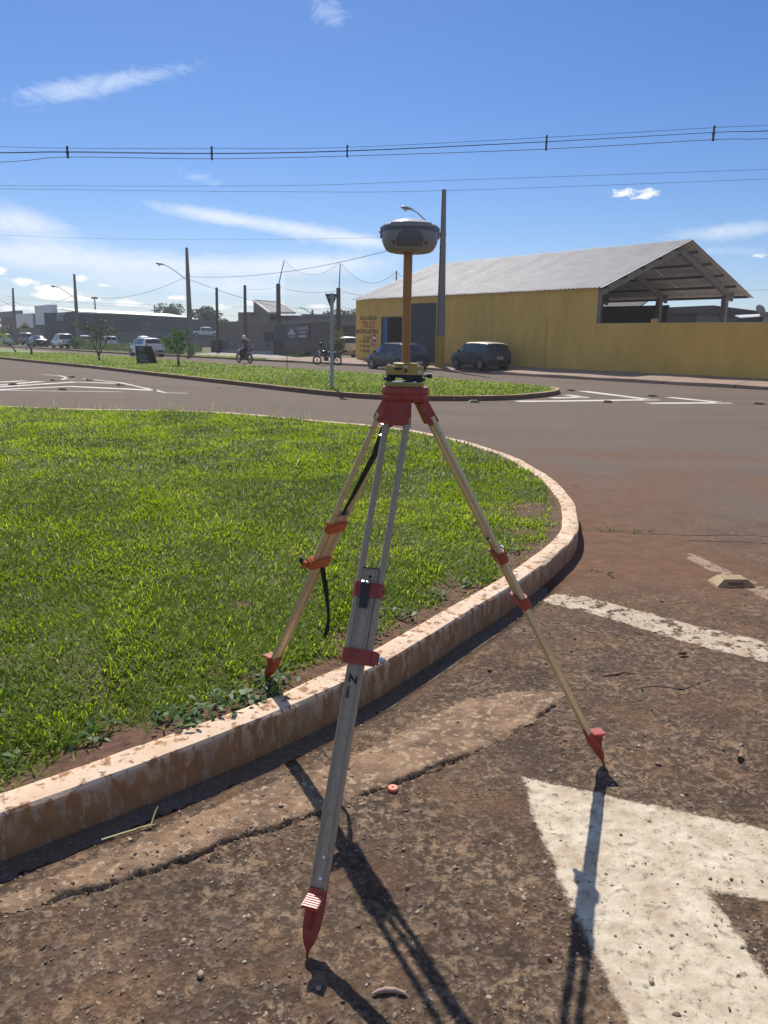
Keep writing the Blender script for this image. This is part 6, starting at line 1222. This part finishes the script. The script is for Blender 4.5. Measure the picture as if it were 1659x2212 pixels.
def net(P, label):
    mb = MB(); n = 12; vs = []; fs = []; base = 0
    for a, b in zip(P, P[1:]):
        a, b = Vector(a), Vector(b); vs0 = len(vs)
        for i in range(n + 1):
            u = i / n; p = a.lerp(b, u); sag = 4 * u * (1 - u) * 1.25; zt = p.z - sag; zb = 3.1
            for j in range(5): vs.append((p.x, p.y, zt + (zb - zt) * j / 4))
        for i in range(n):
            for j in range(4): q = vs0 + i * 5 + j; fs.append((q, q + 5, q + 6, q + 1))
    mb.add(vs, fs); o = mb.build('ball_net', net_m); tag(o, label, 'net')
    m = MB()
    for a, b in zip(P, P[1:]):
        a, b = Vector(a), Vector(b)
        m.tube([(a.lerp(b, i / n)) - Vector((0, 0, 4 * i / n * (1 - i / n) * 1.25)) for i in range(n + 1)], .012, 5)
        for f in (.45, .72): m.tube([(a.lerp(b, i / n)) * 1.0 - Vector((0, 0, (a.lerp(b, i / n).z - 3) * f + 4 * i / n * (1 - i / n) * .35)) for i in range(n + 1)], .008, 4)
    m.build('net_rope', cable_m, o)
net([(-9.87, 73.6, 8.95), (-4.0, 64, 7.85), (.66, 61.5, 6.95), (6, 62, 7.2)], 'sagging grey ball net hung between the tall court poles')
def cat(a, b, sag, n=24): a, b = Vector(a), Vector(b); return [a.lerp(b, i / n) - Vector((0, 0, sag * 4 * (i / n) * (1 - i / n))) for i in range(n + 1)]
def wire(P, r, label, name='overhead_cable', group='overhead cables'):
    m = MB(); o = Vector(P[len(P) // 2]); m.tube([Vector(p) - o for p in P], r * .72, 5); tag(m.build(name, cable_m, smooth=60, loc=o), label, 'cable', group)
def smooth_path(P):
    out = []
    Q = [Vector(p) for p in P]; Q = [Q[0] * 2 - Q[1]] + Q + [Q[-1] * 2 - Q[-2]]
    for i in range(1, len(Q) - 2):
        a, b, c, d = Q[i - 1:i + 3]
        for k in range(8): t = k / 8; out.append(.5 * ((2 * b) + (c - a) * t + (2 * a - 5 * b + 4 * c - d) * t * t + (3 * b - a - 3 * c + d) * t ** 3))
    out.append(Q[-2]); return out
XS = (-24.0, -15.6, -12.9, -7.13, -1.72, 6.2, 12.8, 15.0, 21.0)
def zpoly(zs): return [(x, 32.0, z) for x, z in zip(XS, zs)]
wire(smooth_path(zpoly((8.95, 8.87, 8.86, 8.94, 9.07, 9.56, 10.02, 10.15, 10.62))), .011, 'top messenger wire of the spacer-cable line, thin and highest')
wire(smooth_path([(x, y - .10, z) for x, y, z in zpoly((8.45, 8.63, 8.71, 8.74, 8.92, 9.38, 9.82, 9.91, 10.3))]), .015, 'front middle cable of the spacer-cable line')
wire(smooth_path([(x, y + .10, z) for x, y, z in zpoly((8.47, 8.66, 8.72, 8.77, 8.95, 9.42, 9.87, 9.97, 10.36))]), .015, 'rear middle cable of the spacer-cable line')
wire(smooth_path(zpoly((7.9, 8.30, 8.53, 8.56, 8.75, 9.13, 9.58, 9.66, 10.05))), .015, 'lowest cable of the spacer-cable line')
SPC = [(-12.9, 8.53, 8.87, 'spacer on the overhead cables at far left'), (-7.13, 8.56, 8.95, 'spacer on the overhead cables above the left street pole'), (-1.72, 8.75, 9.08, 'spacer on the overhead cables left of the receiver'), (6.2, 9.13, 9.57, 'spacer on the overhead cables above the corrugated roof'), (12.8, 9.58, 10.03, 'spacer on the overhead cables at far right')]
for x, z0, z1, lb in SPC:
    e = empty('cable_spacer', (x, 32, z0), 0, lb, 'cable spacer', 'spacers on the overhead cables'); h = z1 - z0; m = MB()
    m.prism([(-.035, -.04), (.035, -.04), (.045, h * .35), (.10, h * .48), (.10, h * .58), (.04, h * .62), (.03, h + .05), (-.03, h + .05), (-.04, h * .62), (-.10, h * .58), (-.10, h * .48), (-.045, h * .35)], -.03, .03, Matrix.Rotation(rad(90), 4, 'Z') @ Matrix.Rotation(rad(90), 4, 'X')); m.build('spacer_body', cable_m, e)
    m = MB(); m.lathe([(.03, -.03), (.055, 0), (.03, .03)], 8, Matrix.Translation((.01, 0, h + .04))); m.lathe([(.03, -.03), (.055, 0), (.03, .03)], 8, Matrix.Translation((.01, 0, -.02))); m.build('clamp_hook', cable_m, e)
wire(smooth_path([(-26, 40, 8.80), (-19.66, 40, 8.87), (-5.64, 40, 9.10), (2.75, 40, 9.48), (18.9, 40, 10.26), (26, 40, 10.6)]), .011, 'upper of the two single wires below the spacer cables')
wire(smooth_path([(-26, 40.3, 8.79), (-19.67, 40.3, 8.78), (-5.64, 40.3, 8.87), (2.76, 40.3, 9.06), (18.96, 40.3, 9.87), (26, 40.3, 10.3)]), .011, 'lower of the two single wires, passing the tall pole top')
wire(cat((-16.8, 65, 6.55), (2.95, 43.5, 7.35), .75), .022, 'twisted service cable sagging from the left street pole behind the receiver')
wire(cat((-35.75, 88, 6.2), (-16.84, 65, 6.6), 1.05), .022, 'twisted service cable sagging between the two left street poles')
wire(cat((-51.3, 105, 5.9), (-35.75, 88, 6.2), .9), .022, 'twisted service cable over the pale shops')
wire(cat((-75, 127, 5.8), (-51.3, 105, 5.9), .9), .02, 'twisted service cable leaving the frame at far left')
wire(cat((-16.8, 65, 6.4), (-10.47, 73.6, 4.6), .25), .014, 'thin wire from the left street pole down to the thick net pole')
wire(cat((-16.8, 65, 6.3), (-7.5, 97, 4.3), .4), .013, 'thin wire from the left street pole towards the gabled house')
wire(cat((-45, 75, 11.2), (2.9, 43.5, 7.3), .5), .008, 'faint thin wire crossing the left clouds down to the receiver')
wire(cat((-70, 118, 8.2), (-14, 118, 4.4), .3), .016, 'faint wire over the navy warehouse roof')
wire(cat((-70, 120, 7.2), (18, 104, 6.0), .6), .016, 'faint low wire above the distant trees')
wire(cat((-10.47, 73.6, 6.4), (-4.1, 64, 5.5), .25), .014, 'thin cable between the thick net pole and the next one')
wire(cat((-14.5, 78, 6.4), (-10.47, 73.6, 6.4), .12), .013, 'thin cable between the rider net pole and the thick net pole')
wire(cat((-4.1, 64, 5.5), (3.5, 60, 4.9), .25), .014, 'thin cable from the net pole to the workshop roof')
wire(cat((17, 60, 5.6), (40, 52, 6.4), .3), .012, 'thin wire seen under the right eave of the open gable')
for (x, y, h, lb, hd) in ((-72.0, 140, 6.0, 'distant dark pole at the far left edge', 1), (-63, 165, 9.2, 'distant floodlight pole over the navy warehouse', 2), (-50.2, 165, 8.2, 'distant pole over the middle of the navy warehouse', 0), (-10.6, 108, 5.6, 'distant lamp pole above the trees right of the gabled house', 1)):
    e = empty('distant_pole', (x, y, 0), 0, lb, 'pole'); m = MB(); m.tube([(0, 0, -.2), (0, 0, h)], [.2, .14], 8); m.build('shaft', wood_m, e)
    m = MB()
    if hd == 2: m.box((0, 0, h + .2), (1.3, .3, .45)); m.build('floodlight_bank', mat('floodlight', (.30, .32, .22), .5), e)
    elif hd == 1: m.tube([(0, 0, h - .6), (-1.2, 0, h + .2), (-1.8, 0, h + .3)], .06, 6); m.build('lamp_arm', galv, e)
    else: m.box((0, 0, h - 1.2), (1.6, .15, .15)); m.build('crossarm', wood_m, e)
# yield sign seen from behind
sgm = mat('sign_back', (.085, .095, .11), .6, .3); post_m = mat('galvanised_post', (.34, .36, .37), .5, .5, col2=(.28, .29, .30), nscale=3)
ys = empty('give_way_sign', (-1.67, 23.02, .11), rad(4), 'triangular give-way sign seen from behind on a grey post on the median', 'sign')
m = MB(); m.bbox((0, 0, 1.36), (.105, .06, 2.95), .018); m.build('post', post_m, ys, smooth=30)
m = MB(); m.prism([(-.19, .44), (.19, .44), (.02, .02), (-.02, .02)], -.004, .004, Matrix.Translation((-.02, .05, 2.38)) @ Matrix.Rotation(rad(90), 4, 'X')); m.build('sign_plate', sgm, ys)
m = MB(); m.box((-.02, .036, 2.72), (.30, .02, .04)); m.build('bracket', post_m, ys)
yel_s = mat('warning_yellow', (.36, .29, .16), .7); blk = mat('sign_black', (.02, .02, .02), .7)
for (x, y, z, h, lb) in ((-34.5, 72.5, .11, 2.1, 'pale diamond warning sign left of the black sedan'), (-31.4, 86.5, .05, 2.15, 'pale diamond warning sign right of the spreading sapling')):
    e = empty('warning_sign', (x, y, z), rad(24), lb, 'sign', 'diamond warning signs along the far road'); m = MB(); m.cyl((0, 0, -.1), (0, 0, h - .35), .045, 8); m.build('post', post_m, e)
    m = MB(); m.prism([(0, -.5), (.5, 0), (0, .5), (-.5, 0)], -.01, .01, Matrix.Translation((0, -.06, h)) @ Matrix.Rotation(rad(90), 4, 'X')); pl = m.build('sign_plate', yel_s, e)
    m = MB(); m.prism([(-.26, -.06), (.26, -.06), (.16, .08), (-.16, .08)], .011, .014, Matrix.Translation((0, -.06, h)) @ Matrix.Rotation(rad(90), 4, 'X')); m.build('hump_symbol', blk, pl)
# sandwich board
sw = empty('sandwich_board', (-13.45, 42.35, .11), rad(-22), 'black A-frame advertising board with chalk drawing on the median grass', 'board')
bdm = mat('board_black', (.018, .019, .022), .7); chalk = mat('chalk', (.20, .21, .23), .8)
for sgn in (-1, 1):
    Mx = Matrix.Translation((0, sgn * .24, 0)) @ Matrix.Rotation(rad(90 + sgn * -15), 4, 'X') if sgn < 0 else Matrix.Translation((0, .24, 0)) @ Matrix.Rotation(rad(90 + 15), 4, 'X')
    m = MB(); m.prism([(-.50, 0), (.50, 0), (.36, 1.0), (-.36, 1.0)], -.015, .015, Mx); pn = m.build('panel', bdm, sw)
    if sgn < 0:
        m = MB(); z = .0175
        for (x, y, w, h) in ((-.02, .93, .42, .03), (.0, .86, .50, .035), (-.05, .78, .46, .03), (.0, .72, .40, .02), (.0, .40, .66, .035), (-.06, .30, .66, .05)): m.box((x, y, z), (w, h, .004), Mx)
        m.prism([(.18, .20), (.18, .12), (-.30, .12), (-.30, .22), (.18, .22), (.18, .28), (.36, .17), (.18, .06)], z - .001, z + .002, Mx)
        for k in range(9): a = -.28 + k * .07; m.prism([(a, .46), (a + .06, .46), (a + .03, .52 + .10 * math.sin(k * .39 + .2))], z - .001, z + .002, Mx)
        m.build('chalk_drawing', chalk, pn)
m = MB(); m.box((0, -.30, .02), (.42, .16, .04)); m.build('foot_weight', conc_m, sw)
sk = empty('stake', (-5.07, 38.36, .11), 0, 'thin twiggy stake with a forked top on the median grass', 'stake'); m = MB(); m.tube([(0, 0, -.05), (.01, 0, .55), (.0, 0, .70)], .018, 6); m.tube([(0, 0, .68), (-.10, 0, .86)], .012, 5); m.tube([(0, 0, .68), (.10, 0, .84)], .012, 5); m.build('stick', wood_m, sk)
st = empty('tree_stump', (-26.48, 56.26, .11), 0, 'short dark stump post on the median left of the spreading sapling', 'stump'); m = MB(); m.tube([(0, 0, -.05), (.03, 0, .35), (-.03, 0, .62)], [.09, .08, .05], 8); m.build('stem', wood_m, st)
# ================================================================ VEGETATION
bark_m = mat('bark', (.075, .055, .042), .95, col2=(.045, .035, .028), nscale=12)
leaf_a = grass_mat('sapling_leaf', (.030, .075, .014), (.060, .125, .020), (.13, .20, .04), .35); leaf_b = grass_mat('tree_leaf', (.018, .038, .012), (.038, .065, .018), (.075, .105, .03), .25); leaf_c = grass_mat('bush_leaf', (.035, .065, .02), (.075, .115, .03), (.15, .17, .06), .3)
def leaves(name, pts, size, parent, m_, aspect=.5, tint=None, droop=.3):
    """one diamond-shaped leaf per point, random attitude"""
    P = np.asarray(pts); n = len(P); az = rng.uniform(0, 6.283, n); el = rng.normal(-droop, .6, n); d = np.stack([np.cos(az) * np.cos(el), np.sin(az) * np.cos(el), np.sin(el)], 1)
    r = rng.normal(0, 1, (n, 3)); s = np.cross(d, r); s /= np.linalg.norm(s, axis=1)[:, None]; L = (size * rng.uniform(.6, 1.35, n))[:, None]; nn = np.cross(d, s)
    a = P - d * L * .5; b = P + s * L * aspect * .5 + nn * L * .06; c = P + d * L * .5; e = P - s * L * aspect * .5 + nn * L * .06
    V = np.stack([a, b, c, e], 1).reshape(-1, 3); i = np.arange(n) * 4; F = np.concatenate([np.stack([i, i + 1, i + 2], 1), np.stack([i, i + 2, i + 3], 1)])
    t = np.clip(rng.normal(.45, .2, n) if tint is None else tint, 0, .88)
    return npmesh(name, V, F, m_, parent, {'tint': np.repeat(t, 4)})
def clumps(lobes, n, shell=.55):
    out = []; tn = []; vol = np.array([l[3] * l[4] * l[5] for l in lobes]); cnt = np.maximum(8, (n * vol / vol.sum()).astype(int))
    for (x, y, z, a, b, c), k in zip(lobes, cnt):
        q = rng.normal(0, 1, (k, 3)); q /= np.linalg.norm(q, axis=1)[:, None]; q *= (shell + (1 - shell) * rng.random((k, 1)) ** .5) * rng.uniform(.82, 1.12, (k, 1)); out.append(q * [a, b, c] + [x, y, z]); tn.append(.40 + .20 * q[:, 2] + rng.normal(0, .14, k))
    return np.concatenate(out), np.concatenate(tn)
def tree(name, base, h, w, label, n=2600, size=.34, lobes=9, trunk=.25, m_=leaf_b, cat='tree', group=None, crown0=.35, seed=0):
    R = random.Random(seed); e = empty(name, base, R.uniform(0, 6), label, cat, group); Lb = []
    zc = h * (crown0 + 1) / 2; hz_ = h * (1 - crown0) / 2
    for k in range(lobes):
        a = R.uniform(0, 6.28); q = R.uniform(.25, .72) if k else 0; rr = w / 2 * R.uniform(.34, .52); zz = zc + hz_ * R.uniform(-.45, .55) * (1 - .4 * q); Lb.append((math.cos(a) * q * w / 2, math.sin(a) * q * w / 2, zz, rr, rr, min(rr * R.uniform(.6, .85), hz_)))
    m = MB(); m.tube([(0, 0, -.2), (R.uniform(-.1, .1), 0, h * crown0 * .6), (R.uniform(-.2, .2), R.uniform(-.2, .2), h * crown0 * 1.25)], [trunk, trunk * .75, trunk * .55], 8)
    for l in Lb: m.tube([(0, 0, h * crown0 * .9), (l[0] * .45, l[1] * .45, h * crown0 + (l[2] - h * crown0) * .5), (l[0] * .9, l[1] * .9, l[2])], [trunk * .5, trunk * .3, trunk * .1], 6)
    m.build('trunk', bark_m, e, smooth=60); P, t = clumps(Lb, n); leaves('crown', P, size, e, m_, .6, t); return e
TG = 'trees behind the buildings'
tree('round_tree', (-45.7, 160, 0), 9.0, 6.8, 'round airy tree over the right end of the navy warehouse roof', 1700, .42, 14, .3, group=TG, crown0=.42, seed=3)
tree('dense_tree', (-33.0, 140, 0), 7.5, 6.0, 'dense dark tree between the left street pole and first net pole', 3600, .40, 12, .3, group=TG, crown0=.25, seed=5)
tree('narrow_tree', (-22.2, 106, 0), 4.9, 3.2, 'yellowish bushy tree behind the left end of the beige wall', 1600, .3, 8, .12, leaf_c, group=TG, crown0=.15, seed=8)
tree('distant_tree', (-23.0, 150, 0), 6.2, 6.5, 'low dark tree behind the beige wall, left of the gabled house', 1800, .4, 9, .25, group=TG, crown0=.2, seed=9)
for i, (x, y, h, w, lb) in enumerate(((-11.5, 118, 5.9, 5.0, 'small dark tree just right of the gabled house'), (-8.6, 122, 6.7, 6.4, 'broad dark tree left of the give-way sign top'), (-4.6, 124, 7.0, 7.0, 'broad dark tree right of the give-way sign, left of the workshop'), (.2, 120, 5.8, 6.0, 'dark tree touching the left corner of the yellow workshop'))): tree('distant_tree', (x, y, 0), h, w, lb, 2400, .38, 10, .25, group=TG, crown0=.2, seed=20 + i)
lob = [(-150 + i * 11 + random.uniform(-4, 4), 235 + random.uniform(-12, 25), random.uniform(2.2, 4), random.uniform(6, 9), random.uniform(4, 7), random.uniform(3, 5.5)) for i in range(34)]
P, t = clumps(lob, 16000, .5); o = leaves('distant_treeline', P, .9, None, leaf_b, .6, t); tag(o, 'low dark wood on the skyline far beyond the buildings', 'treeline', kind='stuff')
# bushes
def bush(name, base, w, h, label, n=900, size=.16, m_=leaf_c, lobes=7, seed=0, group=None):
    R = random.Random(seed); e = empty(name, base, 0, label, 'bush', group); Lb = [(R.uniform(-.35, .35) * w, R.uniform(-.3, .3) * w, h * R.uniform(.3, .7), w * R.uniform(.2, .32), w * R.uniform(.2, .32), h * R.uniform(.22, .32)) for k in range(lobes)]
    m = MB()
    for l in Lb: m.tube([(l[0] * .3, l[1] * .3, -.1), (l[0] * .8, l[1] * .8, l[2])], [.03, .015], 5)
    m.build('stem', bark_m, e); P, t = clumps(Lb, n, .4); leaves('foliage', P, size, e, m_, .45, t)
bush('roadside_bush', (-57.2, 112, 0), 5.2, 3.4, 'large grey-green bush behind the white cars at far left', 2200, .30, leaf_b, 9, 1)
bush('roadside_bush', (-34.4, 84.6, 0), 2.6, 1.7, 'yellow-green bush at the foot of the pole beside the white pickup', 1500, .16, leaf_c, 9, 2)
bush('shrub', (-3.62, 55.6, .2), 1.3, 2.4, 'green shrub between the car wash wall and the silver car', 1500, .13, leaf_c, 9, 3)
bush('shrub', (-6.9, 62.3, 0), .9, .9, 'small yellow-green plant at the foot of the car wash wall', 260, .16, leaf_a, 4, 4)
# saplings
def sapling(base, stems, pts, size, label, m_, name='sapling', tint=None, aspect=.5):
    e = empty(name, base, 0, label, 'sapling'); m = MB()
    for P, r in stems: m.tube(P, [r * (1 - .65 * i / (len(P) - 1)) for i in range(len(P))], 7)
    m.build('trunk', bark_m, e, smooth=60); leaves('crown', pts, size, e, m_, aspect, tint, .45); return e
Lb = [(-.55, 0, 1.20, .30, .3, .26), (.0, .1, 1.35, .36, .32, .34), (.35, 0, 1.55, .30, .28, .28), (.62, -.1, 1.05, .26, .26, .16), (-.1, 0, 1.70, .26, .26, .2), (-.32, .1, .95, .26, .24, .18), (.25, 0, .98, .26, .24, .2), (.5, .1, 1.82, .16, .16, .14), (-.75, 0, 1.38, .16, .16, .14)]
P, t = clumps(Lb, 620, .25)
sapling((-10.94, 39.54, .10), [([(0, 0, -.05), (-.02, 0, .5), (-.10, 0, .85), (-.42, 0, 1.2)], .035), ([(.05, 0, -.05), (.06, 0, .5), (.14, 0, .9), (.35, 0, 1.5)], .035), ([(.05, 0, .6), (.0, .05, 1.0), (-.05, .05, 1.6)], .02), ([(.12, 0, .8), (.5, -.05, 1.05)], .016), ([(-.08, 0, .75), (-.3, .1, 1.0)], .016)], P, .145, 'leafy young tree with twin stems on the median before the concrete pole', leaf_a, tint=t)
Lb = [(-1.2, 0, 2.05, .42, .4, .12), (-.75, 0, 1.95, .40, .4, .15), (-.2, .1, 1.75, .5, .5, .22), (.4, 0, 1.6, .5, .5, .2), (.9, 0, 1.75, .42, .4, .14), (.25, 0, 2.35, .26, .3, .2), (1.3, 0, 1.35, .2, .2, .10), (-.3, 0, 1.35, .35, .3, .16), (.3, 0, 1.25, .32, .3, .14), (-.55, 0, 2.2, .3, .3, .12), (.75, .1, 1.95, .28, .3, .1)]
P, t = clumps(Lb, 900, .2)
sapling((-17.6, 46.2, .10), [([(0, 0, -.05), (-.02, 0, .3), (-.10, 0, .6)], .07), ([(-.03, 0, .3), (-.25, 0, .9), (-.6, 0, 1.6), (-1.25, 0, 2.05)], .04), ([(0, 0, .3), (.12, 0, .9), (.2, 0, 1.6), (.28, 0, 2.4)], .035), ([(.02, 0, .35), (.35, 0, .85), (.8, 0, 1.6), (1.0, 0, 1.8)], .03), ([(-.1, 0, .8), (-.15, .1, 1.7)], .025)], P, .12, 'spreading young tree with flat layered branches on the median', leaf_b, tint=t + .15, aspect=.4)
P = [(-.5, 0, 1.1), (-.3, .1, 1.25), (-.7, 0, .95), (.1, 0, 1.2), (.35, 0, 1.0), (-.15, -.1, .95), (.15, .1, .85), (-.95, 0, 1.2), (.5, .1, .75), (-.4, 0, .75), (-.1, 0, 1.35)]
sapling((-30.9, 61.5, .10), [([(.75, 0, -.05), (.55, 0, .35), (.1, 0, .7), (-.4, 0, 1.05)], .07), ([(.4, 0, .4), (.3, 0, .9)], .03)], P, .62, 'young plant with large pale leaves at the left edge of the median', leaf_a, name='young_plant', tint=np.full(11, .8), aspect=.5)
# tall verge grass in front of the warehouse
verge_m = mat('verge_earth', (.13, .085, .05), .95, col2=(.09, .10, .035), nscale=.4, ndetail=6, lo=.35, hi=.6, coord='World')
fe_in = offset(FE[:9], -.14) if False else [(p[0] - .1, p[1] + .1) for p in FE[:9]]
sheet('verge', [(x + .15, y + .15) for x, y in FE[:9]] + [(-1.8, 53.6), (8, 62), (40, 75), (60, 110), (60, 330), (-150, 330), (-150, 190)], .085, verge_m)
path_m = mat('footpath_concrete', (.36, .31, .28), .9, col2=(.29, .25, .22), nscale=.8, coord='World')
sheet('footpath', [(-17.3, 66.2), (-6.6, 55.2), (-5.2, 56.6), (-10.9, 71.5), (-17.7, 78)], .10, path_m)
sheet('driveway', [(-6.3, 52.6), (-3.0, 49.6), (-1.9, 53.2), (-1.6, 60), (-4.3, 60)], .11, pav_m)
def tall(name, poly, n, Ls, W, label, m_, z=.08, dens=None):
    Pn = np.array(poly); x = rng.uniform(Pn[:, 0].min(), Pn[:, 0].max(), n); y = rng.uniform(Pn[:, 1].min(), Pn[:, 1].max(), n); k = inpoly(x, y, Pn); x, y = x[k], y[k]; k = rng.random(len(x)) < .3 + .7 * sst(.35, .6, fbm(x, y, .35, 3, 131)); x, y = x[k], y[k]; k = len(x)
    V, F, T = blades(x, y, np.full(k, z), Ls * rng.lognormal(0, .3, k) * (.5 + fbm(x, y, .25, 2, 133)), np.full(k, W) * rng.uniform(.6, 1.4, k), rng.uniform(.05, .6, k), rng.uniform(0, 6.28, k), np.clip(.25 + .8 * (fbm(x, y, .3, 3, 135) - .2) + rng.normal(0, .15, k), 0, .95), .6); o = npmesh(name, V, F, m_, attrs={'tint': T}); tag(o, label, 'grass', kind='stuff')
tall('tall_grass', [(-34.5, 82.5), (-16.6, 62.8), (-17.9, 66), (-19.2, 79), (-30, 118), (-43, 106), (-38, 92)], 42000, .62, .035, 'tall rough grass between the far road and the navy warehouse', leaf_c)
tall('verge_grass', [(-17.3, 62.6), (-5.8, 51.9), (-6.7, 54.9), (-17.3, 65.8)], 9000, .12, .03, 'short rough grass strip before the grey mural wall', grass_m)
tall('wall_foot_grass', [(-10.6, 71), (-5.4, 56.8), (-4.6, 56.9), (-4.5, 57.4), (-10.9, 73.5)], 2500, .22, .03, 'sparse grass at the foot of the car wash wall', leaf_c)
# ================================================================ AIR
haze_m = bpy.data.materials.new('haze_air'); haze_m.use_nodes = True
def _haze():
    nt = haze_m.node_tree; nt.nodes.clear(); v = nt.nodes.new('ShaderNodeVolumePrincipled'); o = nt.nodes.new('ShaderNodeOutputMaterial')
    _set(v, 'Color', (.93, .95, .97, 1)); _set(v, 'Density', HAZE); _set(v, 'Anisotropy', .45); nt.links.new(v.outputs[0], o.inputs['Volume'])
HAZE = .0007
_haze()
m = MB(); m.box((0, 1000, 6.0), (5100, 5100, 14.2)); o = m.build('haze', haze_m); o['kind'] = 'stuff'
